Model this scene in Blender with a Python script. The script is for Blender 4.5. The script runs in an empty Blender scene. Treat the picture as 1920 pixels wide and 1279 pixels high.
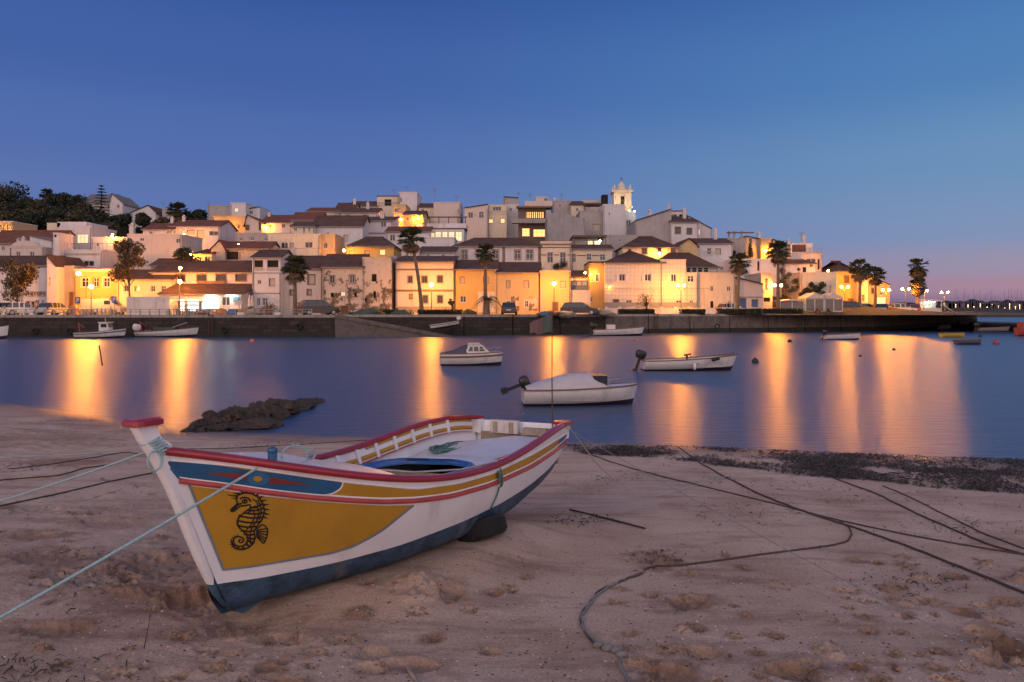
import bpy, math, random
import numpy as np
from mathutils import Vector, Matrix
from mathutils.bvhtree import BVHTree

sc = bpy.context.scene
C = sc.collection
PI = math.pi
rnd = random.Random(7)
# ------------------------------------------------------------------ camera
F, HX, HY, CZ = 1400.0, 960.0, 578.0, 3.0     # focal length in photo pixels, principal column, horizon row, eye height above water
cam = bpy.data.objects.new('camera', bpy.data.cameras.new('camera')); C.objects.link(cam)
cam.location = (0, 0, CZ); cam.rotation_euler = (PI/2, 0, 0)
cam.data.sensor_width = 36; cam.data.lens = F/1920*36; cam.data.shift_y = -(639.5-HY)/1920
cam.data.clip_start = 0.05; cam.data.clip_end = 20000
sc.camera = cam
# ------------------------------------------------------------------ world: dusk sky
w = bpy.data.worlds.new('World'); sc.world = w; w.use_nodes = True
nt = w.node_tree; N = nt.nodes; bg = N['Background']
def nd(tree, typ, **kw):
    n = tree.nodes.new(typ)
    for k, v in kw.items(): setattr(n, k, v)
    return n
def ramp_node(tree, stops, interp='EASE'):
    r = tree.nodes.new('ShaderNodeValToRGB'); r.color_ramp.interpolation = interp
    e = r.color_ramp.elements
    while len(e) < len(stops): e.new(0.5)
    for q, (p, c) in zip(e, stops): q.position = p; q.color = (*c, 1) if len(c) == 3 else c
    return r
def s2l(*c): return tuple(((v/255)/12.92 if v/255 <= .04045 else ((v/255+.055)/1.055)**2.4) for v in c)
tc = nd(nt, 'ShaderNodeTexCoord'); sp = nd(nt, 'ShaderNodeSeparateXYZ'); nt.links.new(tc.outputs['Generated'], sp.inputs[0])
SKY_L = [(0.0, s2l(108,106,152)), (.05, s2l(101,113,168)), (.13, s2l(95,117,174)), (.20, s2l(82,110,172)), (.30, s2l(66,98,165)), (.42, s2l(50,84,154)), (1, (.13,.18,.36))]
SKY_R = [(0.0, s2l(120,100,136)), (.024, s2l(170,136,152)), (.05, s2l(156,146,170)), (.09, s2l(128,149,184)), (.17, s2l(108,148,188)), (.27, s2l(82,130,184)), (.42, s2l(60,104,170)), (1, (.13,.18,.36))]
SKY_B = [(0.0, (1.35,.85,.75)), (.08, (1.35,.92,.85)), (.25, (1.3,1.0,1.0)), (.55, (1.15,.98,1.05)), (.8, (.62,.60,.76)), (1, (.13,.18,.36))]   # afterglow round the set sun, behind the viewer
rl, rr, rb = (ramp_node(nt, s) for s in (SKY_L, SKY_R, SKY_B))
for r in (rl, rr, rb): nt.links.new(sp.outputs['Z'], r.inputs[0])
mr = nd(nt, 'ShaderNodeMapRange', interpolation_type='SMOOTHSTEP'); mr.inputs[1].default_value = -.30; mr.inputs[2].default_value = .70
nt.links.new(sp.outputs['X'], mr.inputs[0])
m1 = nd(nt, 'ShaderNodeMix', data_type='RGBA'); nt.links.new(mr.outputs[0], m1.inputs['Factor']); nt.links.new(rl.outputs[0], m1.inputs['A']); nt.links.new(rr.outputs[0], m1.inputs['B'])
mb_ = nd(nt, 'ShaderNodeMapRange', interpolation_type='SMOOTHSTEP'); mb_.inputs[1].default_value = .30; mb_.inputs[2].default_value = -.75
nt.links.new(sp.outputs['Y'], mb_.inputs[0])
m2 = nd(nt, 'ShaderNodeMix', data_type='RGBA'); nt.links.new(mb_.outputs[0], m2.inputs['Factor']); nt.links.new(m1.outputs['Result'], m2.inputs['A']); nt.links.new(rb.outputs[0], m2.inputs['B'])
nt.links.new(m2.outputs['Result'], bg.inputs[0]); bg.inputs[1].default_value = 1.0
# warm sun lamp standing in for unseen street lamps, low from behind left
sun = bpy.data.objects.new('sun', bpy.data.lights.new('sun', 'SUN')); C.objects.link(sun)
sun.data.energy = 0.36; sun.data.angle = math.radians(6); sun.data.color = (1, .62, .36)
sun.rotation_euler = Vector((.62, .72, -.33)).to_track_quat('-Z', 'Y').to_euler()
sc.view_settings.view_transform = 'Standard'; sc.view_settings.look = 'None'; sc.view_settings.exposure = 0; sc.view_settings.gamma = 1
sc.cycles.use_denoising = True; sc.cycles.max_bounces = 6; sc.cycles.sample_clamp_indirect = 4; sc.cycles.caustics_reflective = False; sc.cycles.caustics_refractive = False

# ------------------------------------------------------------------ helpers
def unp(px, py, Y): return Vector(((px-HX)/F*Y, Y, CZ-(py-HY)/F*Y))     # photo pixel at a known distance
class MB:
    def __init__(s): s.v = []; s.f = []; s.m = []
    def add(s, vs, fs, mi=0):
        b = len(s.v); s.v += [tuple(q) for q in vs]; s.f += [tuple(b+i for i in f) for f in fs]; s.m += [mi]*len(fs); return s
    def box(s, x0, x1, y0, y1, z0, z1, mi=0):
        return s.add([(x0,y0,z0),(x1,y0,z0),(x1,y1,z0),(x0,y1,z0),(x0,y0,z1),(x1,y0,z1),(x1,y1,z1),(x0,y1,z1)],
                     [(0,3,2,1),(4,5,6,7),(0,1,5,4),(1,2,6,5),(2,3,7,6),(3,0,4,7)], mi)
    def tube(s, pts, r, n=8, mi=0, cap=True):
        pts = [Vector(p) for p in pts]; k = len(pts); rs = r if isinstance(r, (list, tuple)) else [r]*k
        rings = []; up = None
        for i, p in enumerate(pts):
            t = (pts[min(i+1,k-1)]-pts[max(i-1,0)])
            t = t.normalized() if t.length > 1e-9 else Vector((0,0,1))
            if up is None: up = Vector((0,0,1)) if abs(t.z) < .9 else Vector((1,0,0))
            a = t.cross(up)
            a = a.normalized() if a.length > 1e-6 else t.orthogonal().normalized()
            b = a.cross(t); up = b
            rings.append([p+(a*math.cos(2*PI*j/n)+b*math.sin(2*PI*j/n))*rs[i] for j in range(n)])
        vs = [q for R_ in rings for q in R_]
        fs = [(i*n+j, i*n+(j+1) % n, (i+1)*n+(j+1) % n, (i+1)*n+j) for i in range(k-1) for j in range(n)]
        if cap: fs += [tuple(range(n))[::-1], tuple((k-1)*n+j for j in range(n))]
        return s.add(vs, fs, mi)
    def lathe(s, prof, c=(0,0,0), n=16, mi=0):
        vs = [(c[0]+r*math.cos(2*PI*j/n), c[1]+r*math.sin(2*PI*j/n), c[2]+z) for r, z in prof for j in range(n)]
        k = len(prof)
        fs = [(i*n+j, i*n+(j+1) % n, (i+1)*n+(j+1) % n, (i+1)*n+j) for i in range(k-1) for j in range(n)]
        fs += [tuple(range(n))[::-1], tuple((k-1)*n+j for j in range(n))]
        return s.add(vs, fs, mi)
    def grid(s, rows, mi=0, closed=False):
        k = len(rows[0]); vs = [q for r in rows for q in r]; fs = []
        for i in range(len(rows)-1):
            for j in range(k if closed else k-1):
                j2 = (j+1) % k; fs.append((i*k+j, i*k+j2, (i+1)*k+j2, (i+1)*k+j))
        return s.add(vs, fs, mi)
    def prism(s, poly, y0, y1, mi=0):      # polygon in x,z swept along y
        n = len(poly); vs = [(x,y0,z) for x, z in poly]+[(x,y1,z) for x, z in poly]
        return s.add(vs, [tuple(range(n)), tuple(range(2*n-1, n-1, -1))]+[(i, i+n, (i+1) % n+n, (i+1) % n) for i in range(n)], mi)
    def ball(s, c, r, n=10, m=6, sc_=(1,1,1), mi=0):
        prof = [(max(1e-4, math.sin(PI*i/m)), -math.cos(PI*i/m)) for i in range(m+1)]
        vs = [(c[0]+a*r*sc_[0]*math.cos(2*PI*j/n), c[1]+a*r*sc_[1]*math.sin(2*PI*j/n), c[2]+b*r*sc_[2]) for a, b in prof for j in range(n)]
        return s.add(vs, [(i*n+j, i*n+(j+1) % n, (i+1)*n+(j+1) % n, (i+1)*n+j) for i in range(m) for j in range(n)], mi)
    def mesh(s, name, mats):
        me = bpy.data.meshes.new(name); me.from_pydata(s.v, [], s.f)
        for m in (mats if isinstance(mats, (list, tuple)) else [mats]): me.materials.append(m)
        if any(s.m): me.polygons.foreach_set('material_index', s.m)
        me.update(); return me
    def build(s, name, mats, parent=None, smooth=False, off=None):
        if off is not None: s.v = [(x-off[0], y-off[1], z-off[2]) for x, y, z in s.v]
        me = s.mesh(name, mats)
        if smooth: me.polygons.foreach_set('use_smooth', [True]*len(me.polygons))
        o = bpy.data.objects.new(name, me); C.objects.link(o)
        if parent: o.parent = parent
        return o
def tag(o, label=None, cat=None, group=None, kind=None):
    if label: o['label'] = label
    if cat: o['category'] = cat
    if group: o['group'] = group
    if kind: o['kind'] = kind
    return o
def empty(name, loc, label, cat, group=None, rz=0):
    o = bpy.data.objects.new(name, None); C.objects.link(o); o.location = loc; o.rotation_euler = (0,0,rz)
    o.empty_display_size = .1
    return tag(o, label, cat, group)
def copy_tree(o, parent=None):
    c = o.copy(); C.objects.link(c); c.parent = parent
    for ch in list(o.children): copy_tree(ch, c)
    return c
# ------------------------------------------------------------------ materials
MATS = {}
def mat(name, col, rough=.7, var=.0, scale=4, bump=0, metal=0, emit=None, es=0, bscale=None, spec=.5, coat=0, stain=None):
    if name in MATS: return MATS[name]
    m = bpy.data.materials.new(name); m.use_nodes = True; t = m.node_tree; p = t.nodes['Principled BSDF']
    p.inputs['Base Color'].default_value = (*col, 1); p.inputs['Roughness'].default_value = rough; p.inputs['Metallic'].default_value = metal
    p.inputs['Specular IOR Level'].default_value = spec; p.inputs['Coat Weight'].default_value = coat
    if emit: p.inputs['Emission Color'].default_value = (*emit, 1); p.inputs['Emission Strength'].default_value = es
    co = t.nodes.new('ShaderNodeTexCoord')
    if var:
        n = t.nodes.new('ShaderNodeTexNoise'); n.inputs['Scale'].default_value = scale; n.inputs['Detail'].default_value = 6; n.inputs['Roughness'].default_value = .65
        t.links.new(co.outputs['Object'], n.inputs[0])
        r = ramp_node(t, [(.28, tuple(c*(1-var) for c in col)), (.5, col), (.75, tuple(min(1, c*(1+var*.6)) for c in col))], 'LINEAR')
        t.links.new(n.outputs[0], r.inputs[0]); out = r.outputs[0]
        if stain:      # streaked weathering with its own shape
            mp = t.nodes.new('ShaderNodeMapping'); mp.inputs['Scale'].default_value = (1.6, 1.6, .22); t.links.new(co.outputs['Object'], mp.inputs[0])
            n2 = t.nodes.new('ShaderNodeTexNoise'); n2.inputs['Scale'].default_value = 1.1; n2.inputs['Detail'].default_value = 8; n2.inputs['Roughness'].default_value = .7
            t.links.new(mp.outputs[0], n2.inputs[0])
            r2 = ramp_node(t, [(.52, (0,0,0)), (.72, (1,1,1))], 'LINEAR'); t.links.new(n2.outputs[0], r2.inputs[0])
            mx = t.nodes.new('ShaderNodeMix'); mx.data_type = 'RGBA'; t.links.new(r2.outputs[0], mx.inputs['Factor']); t.links.new(out, mx.inputs['A']); mx.inputs['B'].default_value = (*stain, 1)
            out = mx.outputs['Result']
        t.links.new(out, p.inputs['Base Color'])
    if bump:
        n = t.nodes.new('ShaderNodeTexNoise'); n.inputs['Scale'].default_value = bscale or scale*4; n.inputs['Detail'].default_value = 5
        t.links.new(co.outputs['Object'], n.inputs[0])
        b = t.nodes.new('ShaderNodeBump'); b.inputs['Strength'].default_value = bump; b.inputs['Distance'].default_value = .02
        t.links.new(n.outputs[0], b.inputs['Height']); t.links.new(b.outputs[0], p.inputs['Normal'])
    MATS[name] = m; return m

# ------------------------------------------------------------------ sea
def water_material():
    m = bpy.data.materials.new('water'); m.use_nodes = True; t = m.node_tree; p = t.nodes['Principled BSDF']
    p.inputs['Base Color'].default_value = (.045, .078, .15, 1); p.inputs['Roughness'].default_value = .29; p.inputs['IOR'].default_value = 1.33
    p.inputs['Specular IOR Level'].default_value = 1.0
    co = t.nodes.new('ShaderNodeTexCoord'); prev = None
    for sx, sy, scl, st in ((.25, 1.0, 1.1, .10), (.30, 2.2, 4.0, .24)):
        mp = t.nodes.new('ShaderNodeMapping'); mp.inputs['Scale'].default_value = (sx, sy, 1); t.links.new(co.outputs['Object'], mp.inputs[0])
        n = t.nodes.new('ShaderNodeTexNoise'); n.inputs['Scale'].default_value = scl; n.inputs['Detail'].default_value = 4; t.links.new(mp.outputs[0], n.inputs[0])
        b = t.nodes.new('ShaderNodeBump'); b.inputs['Strength'].default_value = st; b.inputs['Distance'].default_value = .25
        t.links.new(n.outputs[0], b.inputs['Height'])
        if prev: t.links.new(prev.outputs[0], b.inputs['Normal'])
        prev = b
    t.links.new(prev.outputs[0], p.inputs['Normal'])
    return m
xs = [-6000,-1500,-300,-60,0,60,300,1500,6000]; ys = [9,14,20,40,90,250,800,2500,9000]
wm = MB(); wm.grid([[(x,y,0) for x in xs] for y in ys])
tag(wm.build('water', water_material()), kind='structure')

# ------------------------------------------------------------------ beach
def yw(X):                        # the waterline
    return np.interp(X, [-60,-16.3,-12.3,-8.3,-4.4,1.7,3.9,6.0,9.9,40], [36,23.7,21.3,18.5,17.5,16.7,16.15,15.55,14.8,11])
_NT = {}
def vnoise(X, Y, s, seed):        # smooth value noise
    if seed not in _NT: _NT[seed] = np.random.RandomState(seed).rand(256, 256)
    r = _NT[seed]
    x = X*s; y = Y*s; xi = np.floor(x).astype(int); yi = np.floor(y).astype(int); fx = x-xi; fy = y-yi
    fx = fx*fx*(3-2*fx); fy = fy*fy*(3-2*fy); g = lambda a, b: r[a % 256, b % 256]
    return (g(xi,yi)*(1-fx)+g(xi+1,yi)*fx)*(1-fy)+(g(xi,yi+1)*(1-fx)+g(xi+1,yi+1)*fx)*fy-.5
def zbase(X, Y):
    d = yw(X)-Y
    return np.where(d > 0, .081*d, .12*d)*np.where(d > 16, 16/np.maximum(d,1e-3), 1)
def on_sand(px, py):              # where a photo pixel meets the beach
    Y = 6.0
    for _ in range(18):
        X = (px-HX)/F*Y; d = float(yw(X))-Y; z = (.081*min(d,16) if d > 0 else .12*d); Y = .5*Y+.5*min(60, max(.5, (CZ-z)*F/max(1, py-HY)))
    X = (px-HX)/F*Y
    return X, Y
# hollows and heaps seen in the sand: px, py, width px, height px, turn, depth (m, negative = heap)
DENTS = [(520,1190,110,26,5,.05),(350,1180,90,30,-5,-.05),(430,1160,120,26,0,-.04),(690,1212,70,30,5,.05),(770,1232,110,26,5,.045),(640,1190,60,16,0,.03),(700,1243,80,24,25,.05),
 (815,1182,36,14,-10,.045),(880,1137,30,10,0,.045),(925,1108,26,9,0,.05),(920,1204,40,12,5,.03),(960,1101,20,8,0,.035),(985,1079,20,8,0,.03),(955,1093,20,7,0,.03),
 (690,1108,26,12,0,.03),(790,1110,110,42,0,-.06),(845,1115,50,24,0,.05),(675,1150,40,14,0,-.03),(780,1146,30,10,0,.02),
 (1300,1127,76,24,5,.05),(1285,1172,44,14,0,-.03),(1318,1215,66,26,22,.065),(1255,1250,90,40,0,.05),(1200,1238,70,20,0,.04),(1490,1250,100,34,12,.07),(1555,1218,50,30,-10,-.06),(1520,1235,40,20,0,.03),
 (1602,1247,34,14,10,.05),(1627,1182,36,14,0,.06),(1645,1270,40,20,20,.05),(1460,1098,60,9,5,.025),(1590,1107,60,10,5,.03),(1665,1105,34,16,0,-.045),(1690,1098,30,10,0,.04),(1685,1125,36,16,0,-.05),(1625,1128,28,8,0,.04),
 (1740,1127,60,10,5,.03),(1810,1148,40,18,8,.06),(1845,1135,40,10,5,.04),(1890,1132,50,16,0,.05),(1870,1165,36,14,8,.05),(1845,1188,60,24,25,.07),(1890,1215,60,30,30,.08),(1868,1235,66,34,30,.08),(1755,1252,34,12,15,.05),(1780,1275,70,20,10,.05),
 (1690,1044,26,8,0,-.04),(1695,1060,22,8,0,-.04),(1850,1058,26,10,0,-.05),(1905,1088,40,12,0,-.05),(1735,1085,56,16,0,.03),(1290,1073,50,14,0,.03),(1240,1050,50,22,0,-.03),(1640,1052,26,8,0,.03),
 (100,1180,160,30,5,.04),(180,1080,180,40,0,.05),(300,1060,160,50,0,.06),(250,1110,200,30,0,-.04),(370,1120,120,40,0,.08),(100,1050,140,30,0,.03),(60,960,120,20,0,.03),(200,985,120,16,0,.03),(60,1010,100,14,0,.03),(225,955,60,12,0,.02),(160,968,50,8,0,.02),
 (220,1265,60,20,0,.04),(400,1250,50,16,0,.04),(500,1245,40,14,0,.05),(425,1222,60,12,0,.03),(540,1265,80,14,5,.03),(390,1212,50,14,0,.03),(590,1215,50,14,10,.04),(130,870,160,10,0,.02),(60,900,100,10,0,.03),(90,820,180,18,0,.04),(250,840,100,12,0,.03)]
_rd = random.Random(21)
for _ in range(95):       # smaller prints and scuffs
    _z = _rd.random(); _px, _py = (_rd.uniform(1150,1930), _rd.uniform(1030,1275)) if _z < .55 else ((_rd.uniform(0,700), _rd.uniform(1165,1275)) if _z < .75 else (_rd.uniform(0,330), _rd.uniform(850,1150)))
    _s = (_py-900)/380*.7+.5; DENTS.append((_px, _py, _rd.uniform(12,34)*_s, _rd.uniform(6,13)*_s, _rd.uniform(-25,25), _rd.choice((1,1,1,-1))*_rd.uniform(.015,.045)))
BOAT = dict(yaw=math.radians(62.8), pitch=math.radians(-1.3), roll=math.radians(-.9), o=Vector((-1.874, 4.953, 1.014)))
_ax = Vector((math.cos(BOAT['yaw'])*math.cos(BOAT['pitch']), math.sin(BOAT['yaw'])*math.cos(BOAT['pitch']), math.sin(BOAT['pitch'])))
_ny = Vector((math.sin(BOAT['yaw']), -math.cos(BOAT['yaw']), 0)); _nz = _ny.cross(_ax)*-1
if _nz.z < 0: _nz = -_nz
_yy = _ny*math.cos(BOAT['roll'])-_nz*math.sin(BOAT['roll']); _zz = _nz*math.cos(BOAT['roll'])+_ny*math.sin(BOAT['roll'])
BM = Matrix(((_ax.x,_yy.x,_zz.x,BOAT['o'].x),(_ax.y,_yy.y,_zz.y,BOAT['o'].y),(_ax.z,_yy.z,_zz.z,BOAT['o'].z),(0,0,0,1)))
def zsand(X, Y, fine=True):
    X = np.asarray(X, float); Y = np.asarray(Y, float); z = zbase(X, Y); near = np.clip((yw(X)-Y)/3, 0, 1)
    z = z+near*(.09*vnoise(X,Y,.45,1)+.035*vnoise(X,Y,1.3,2)+.012*vnoise(X,Y,3.7,3))
    if fine:
        rough = np.clip(vnoise(X,Y,.7,9)*3+.35, 0, 1)*np.clip((-.6-X)/1.0, .12, 1)
        z = z+near*(.022*rough*vnoise(X,Y,9,4)+.012*(rough+.2)*vnoise(X,Y,24,5)+.005*(rough+.5)*vnoise(X,Y,60,6)+.004*np.abs(vnoise(X*.4+Y*.3,Y*2.2,2.6,7)))
    # the hull has pressed its bed into the sand
    inv = BM.inverted(); lx = inv[0][0]*X+inv[0][1]*Y+inv[0][3]+inv[0][2]*z; ly = inv[1][0]*X+inv[1][1]*Y+inv[1][3]+inv[1][2]*z
    keel_z = BOAT['o'].z+_ax.z*lx
    wgt = np.exp(-(np.clip(-lx-.1,0,9)**2/.25+np.clip(lx-2.6,0,9)**2/.5+np.clip(np.abs(ly-.1)-.62,0,9)**2/.16))
    z = z-.11*np.exp(-((lx-.05)/.42)**2-((ly-.05)/.34)**2)
    wgt = wgt*np.clip((lx-.1)/.6,0,1)
    z = z*(1-wgt)+(keel_z+.012+.02*vnoise(X,Y,2.2,14))*wgt
    return z
def dents(X, Y):
    z = np.zeros_like(X); dm = np.zeros_like(X)
    for i, (px, py, wp, hp, tr, dp) in enumerate(DENTS):
        cx, cy = on_sand(px, py); wx = wp/F*cy*.5; _, y2 = on_sand(px, py-hp/2); wy = max(.03, (y2-cy))
        a = math.radians(tr); sel = (np.abs(X-cx) < 3*(wx+wy)) & (np.abs(Y-cy) < 3*(wx+wy))
        if not sel.any(): continue
        xx = X[sel]-cx; yy = Y[sel]-cy; u = (xx*math.cos(a)-yy*math.sin(a))/wx; v = (xx*math.sin(a)+yy*math.cos(a))/wy
        wob = 1+.5*vnoise(X[sel],Y[sel],7,20+i)+.35*vnoise(X[sel],Y[sel],22,50+i)
        r = np.sqrt(u*u+v*v)*wob
        prof = -np.clip(1-r**4, 0, 1)*(1+.5*vnoise(X[sel],Y[sel],30,90+i))+.12*np.exp(-((r-1.10)/.12)**2) if dp > 0 else np.clip(1-r, 0, 1)**.8*(1+1.2*vnoise(X[sel],Y[sel],26,80+i))
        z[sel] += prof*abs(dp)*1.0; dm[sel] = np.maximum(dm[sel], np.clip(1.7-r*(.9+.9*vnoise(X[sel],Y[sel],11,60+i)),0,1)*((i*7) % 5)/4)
    return z, dm
def build_beach():
    tu = np.concatenate([np.linspace(-3.2,-.95,60,endpoint=False), np.linspace(-.95,.95,760), np.linspace(.95,3.2,61)[1:]])
    yv = np.concatenate([np.linspace(-6,1.6,24,endpoint=False), np.exp(np.linspace(math.log(1.6),math.log(2.9),40,endpoint=False)), np.exp(np.linspace(math.log(2.9),math.log(34),700))])
    U, V = np.meshgrid(tu, yv); W = np.maximum(V, 1.6); X = U*W; Y = V
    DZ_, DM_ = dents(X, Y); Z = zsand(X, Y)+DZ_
    nr, nc = X.shape; co = np.stack([X,Y,Z], -1).reshape(-1,3).astype(np.float32)
    i = np.arange(nr*nc).reshape(nr,nc); q = np.stack([i[:-1,:-1],i[:-1,1:],i[1:,1:],i[1:,:-1]], -1).reshape(-1,4).astype(np.int32)
    me = bpy.data.meshes.new('beach'); me.vertices.add(len(co)); me.vertices.foreach_set('co', co.ravel())
    me.loops.add(q.size); me.loops.foreach_set('vertex_index', q.ravel()); me.polygons.add(len(q))
    me.polygons.foreach_set('loop_start', np.arange(0,q.size,4,dtype=np.int32)); me.polygons.foreach_set('use_smooth', np.ones(len(q),bool))
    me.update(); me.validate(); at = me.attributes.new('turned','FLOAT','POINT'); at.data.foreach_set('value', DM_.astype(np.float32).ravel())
    o = bpy.data.objects.new('beach', me); C.objects.link(o); return o
def sand_material():
    m = bpy.data.materials.new('sand'); m.use_nodes = True; t = m.node_tree; L = t.links.new; p = t.nodes['Principled BSDF']
    co = t.nodes.new('ShaderNodeTexCoord'); ge = t.nodes.new('ShaderNodeNewGeometry'); s = t.nodes.new('ShaderNodeSeparateXYZ'); L(ge.outputs['Position'], s.inputs[0])
    def noise(scale, det=6, rough=.6, vec=None):
        n = t.nodes.new('ShaderNodeTexNoise'); n.inputs['Scale'].default_value = scale; n.inputs['Detail'].default_value = det; n.inputs['Roughness'].default_value = rough
        L(vec or co.outputs['Object'], n.inputs[0]); return n.outputs[0]
    def mix(f, a, b, mode='MIX'):
        x = t.nodes.new('ShaderNodeMix'); x.data_type = 'RGBA'; x.blend_type = mode
        (L(f, x.inputs['Factor']) if hasattr(f, 'links') else setattr(x.inputs['Factor'], 'default_value', f))
        for k, v in (('A', a), ('B', b)): (L(v, x.inputs[k]) if hasattr(v, 'links') else setattr(x.inputs[k], 'default_value', (*v, 1)))
        return x.outputs['Result']
    base = ramp_node(t, [(.3, (.42,.275,.195)), (.52, (.57,.40,.295)), (.75, (.67,.49,.375))], 'LINEAR'); L(noise(.9, 8, .62), base.inputs[0])
    gr = ramp_node(t, [(.32, (.42,.42,.42)), (.5, (1,1,1)), (.7, (1.45,1.45,1.45))], 'LINEAR'); L(noise(60, 7, .92), gr.inputs[0])
    col = mix(1.0, base.outputs[0], gr.outputs[0], 'MULTIPLY')
    st = t.nodes.new('ShaderNodeMapping'); st.inputs['Scale'].default_value = (.5,2.2,1); st.inputs['Rotation'].default_value = (0,0,.25); L(co.outputs['Object'], st.inputs[0])
    damp = ramp_node(t, [(.50,(0,0,0)),(.66,(1,1,1))], 'LINEAR'); L(noise(1.6,7,.7,st.outputs[0]), damp.inputs[0])
    col = mix(damp.outputs[0], col, mix(1.0, col, (.66,.63,.63), 'MULTIPLY'))
    tn = t.nodes.new('ShaderNodeAttribute'); tn.attribute_name = 'turned'      # sand tinted darker in and around the hollows and heaps
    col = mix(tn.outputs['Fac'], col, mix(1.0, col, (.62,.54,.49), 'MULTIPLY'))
    bits = ramp_node(t, [(.63,(0,0,0)),(.67,(1,1,1))], 'LINEAR'); L(noise(14,5,.75), bits.inputs[0])      # scraps of weed and shell
    bm = ramp_node(t, [(.52,(0,0,0)),(.66,(1,1,1))], 'LINEAR'); L(noise(.8,4,.6), bm.inputs[0])
    bx = t.nodes.new('ShaderNodeMath'); bx.operation = 'MULTIPLY'; L(bits.outputs[0], bx.inputs[0]); L(bm.outputs[0], bx.inputs[1])
    col = mix(bx.outputs[0], col, (.05,.032,.022))
    wet = t.nodes.new('ShaderNodeMapRange'); wet.inputs[1].default_value = .20; wet.inputs[2].default_value = .03; L(s.outputs['Z'], wet.inputs[0])
    col = mix(wet.outputs[0], col, mix(1.0, col, (.42,.40,.40), 'MULTIPLY'))
    L(col, p.inputs['Base Color'])
    ro = t.nodes.new('ShaderNodeMapRange'); ro.inputs[3].default_value = .85; ro.inputs[4].default_value = .28; L(wet.outputs[0], ro.inputs[0]); L(ro.outputs[0], p.inputs['Roughness'])
    b = t.nodes.new('ShaderNodeBump'); b.inputs['Strength'].default_value = .9; b.inputs['Distance'].default_value = .018; L(noise(38,9,.82), b.inputs['Height']); L(b.outputs[0], p.inputs['Normal'])
    p.inputs['Specular IOR Level'].default_value = .25
    return m
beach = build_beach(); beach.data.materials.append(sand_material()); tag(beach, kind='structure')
BVH_SAND = BVHTree.FromObject(beach, bpy.context.evaluated_depsgraph_get())
def hit_sand(px, py, lift=0):
    d = Vector(((px-HX)/F, 1, -(py-HY)/F)); h = BVH_SAND.ray_cast(Vector((0,0,CZ)), d.normalized())
    if h[0] is None: x, y = on_sand(px, py); return Vector((x, y, float(zbase(np.array(x),np.array(y)))+lift))
    return h[0]+Vector((0,0,lift))
# ------------------------------------------------------------------ the painted boat on the beach
KN = [-.5,.3,1.2,2.6,4.3]
PB = np.polyfit(KN, [.039,.532,.781,.86,.653], 4); PS = np.polyfit(KN, [1.094,.879,.69,.676,.748], 4)
def Bx(x): return max(.035, float(np.polyval(PB, x)))
def Sx(x): return float(np.polyval(PS, x))
def Yb(x): return float(np.interp(x, [-.12,.2,.7,1.2,1.9,2.5,3.0,3.7,4.3], [.036,.16,.37,.53,.63,.64,.59,.47,.30]))
XS0, XS1, XB0, XB1 = -.56, 4.32, -.06, 4.16
def crom(P, t):
    n = len(P)-1; t = min(max(t,0),1)*n; i = min(int(t), n-1); f = t-i
    p0 = P[max(i-1,0)]; p1 = P[i]; p2 = P[i+1]; p3 = P[min(i+2,n)]
    return tuple(.5*((2*b)+(-a+c)*f+(2*a-5*b+4*c-d)*f*f+(-a+3*b-3*c+d)*f**3) for a, b, c, d in zip(p0,p1,p2,p3))
def hullP(s, u):
    xs = XS0+s*(XS1-XS0); xb = XB0+s*(XB1-XB0); B = Bx(xs); S = Sx(xs); yb = Yb(xb); zb = max(0, (xb-2.2))**2*.02
    P = [(B,S), (B*.62+yb*.38+.035*min(1,s*4),.52*S+.1), (yb*.65+B*.35+.012*min(1,s*4),.24), (yb+.012,.085+zb), (yb*.8,.012+zb), (yb*.4,-.012+zb), (0,-.02+zb)]
    y, z = crom(P, u); k = min(1, max(0, 1-z/S)); k = k**.93
    return Vector((xs+(xb-xs)*k, max(y,0), z))
def hullN(s, u):
    e = 1e-3; a = hullP(min(s+e,1),u)-hullP(max(s-e,0),u); b = hullP(s,min(u+e,1))-hullP(s,max(u-e,0))
    n = a.cross(b); n = n.normalized() if n.length > 1e-9 else Vector((0,1,0))
    return n if n.y > -1e-3 else -n
M_white = mat('boat_white_paint', (.78,.77,.78), .42, .07, 3, .12, coat=.1, stain=(.52,.47,.44))
M_red = mat('boat_red_paint', (.30,.018,.028), .3, .18, 5, .08, coat=.3)
M_red2 = mat('boat_faded_red_paint', (.42,.065,.06), .42, .22, 6, .1)
M_yel = mat('boat_ochre_paint', (.46,.245,.022), .45, .14, 2.5, .10, stain=(.37,.19,.03))
M_blue = mat('boat_blue_paint', (.022,.105,.235), .42, .22, 6, .08)
M_hullb = mat('boat_bottom_paint', (.034,.075,.125), .5, .75, 7, .45, stain=(.17,.17,.17))
M_line = mat('boat_grey_blue_line', (.16,.22,.30), .5, .2, 6)
M_deck = mat('boat_deck_paint', (.66,.62,.64), .33, .10, 3, .05, stain=(.5,.45,.44))
M_black = mat('boat_black_stencil', (.012,.009,.008), .6)
M_dark = mat('boat_dark_wood', (.055,.035,.025), .7, .3, 6, .2)
M_wood = mat('weathered_wood', (.34,.27,.21), .75, .3, 8, .25)
M_rope = mat('rope_teal', (.33,.50,.52), .8, .25, 60, .6, bscale=140)
M_rope2 = mat('rope_pale', (.45,.45,.42), .85, .3, 60, .6, bscale=140)
M_rope3 = mat('rope_brown', (.085,.058,.045), .9, .4, 30, .6, bscale=90)
M_green = mat('rope_green', (.10,.20,.18), .85, .3, 60, .6, bscale=140)
M_rubber = mat('tyre_rubber', (.014,.014,.015), .8, .3, 20, .3)
M_iron = mat('rusty_iron', (.09,.06,.05), .6, .4, 30, .3, metal=.5)
boat = empty('beached_boat', (0,0,0), 'white and ochre wooden fishing boat with a seahorse on its bow, beached on the sand', 'boat')
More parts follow.
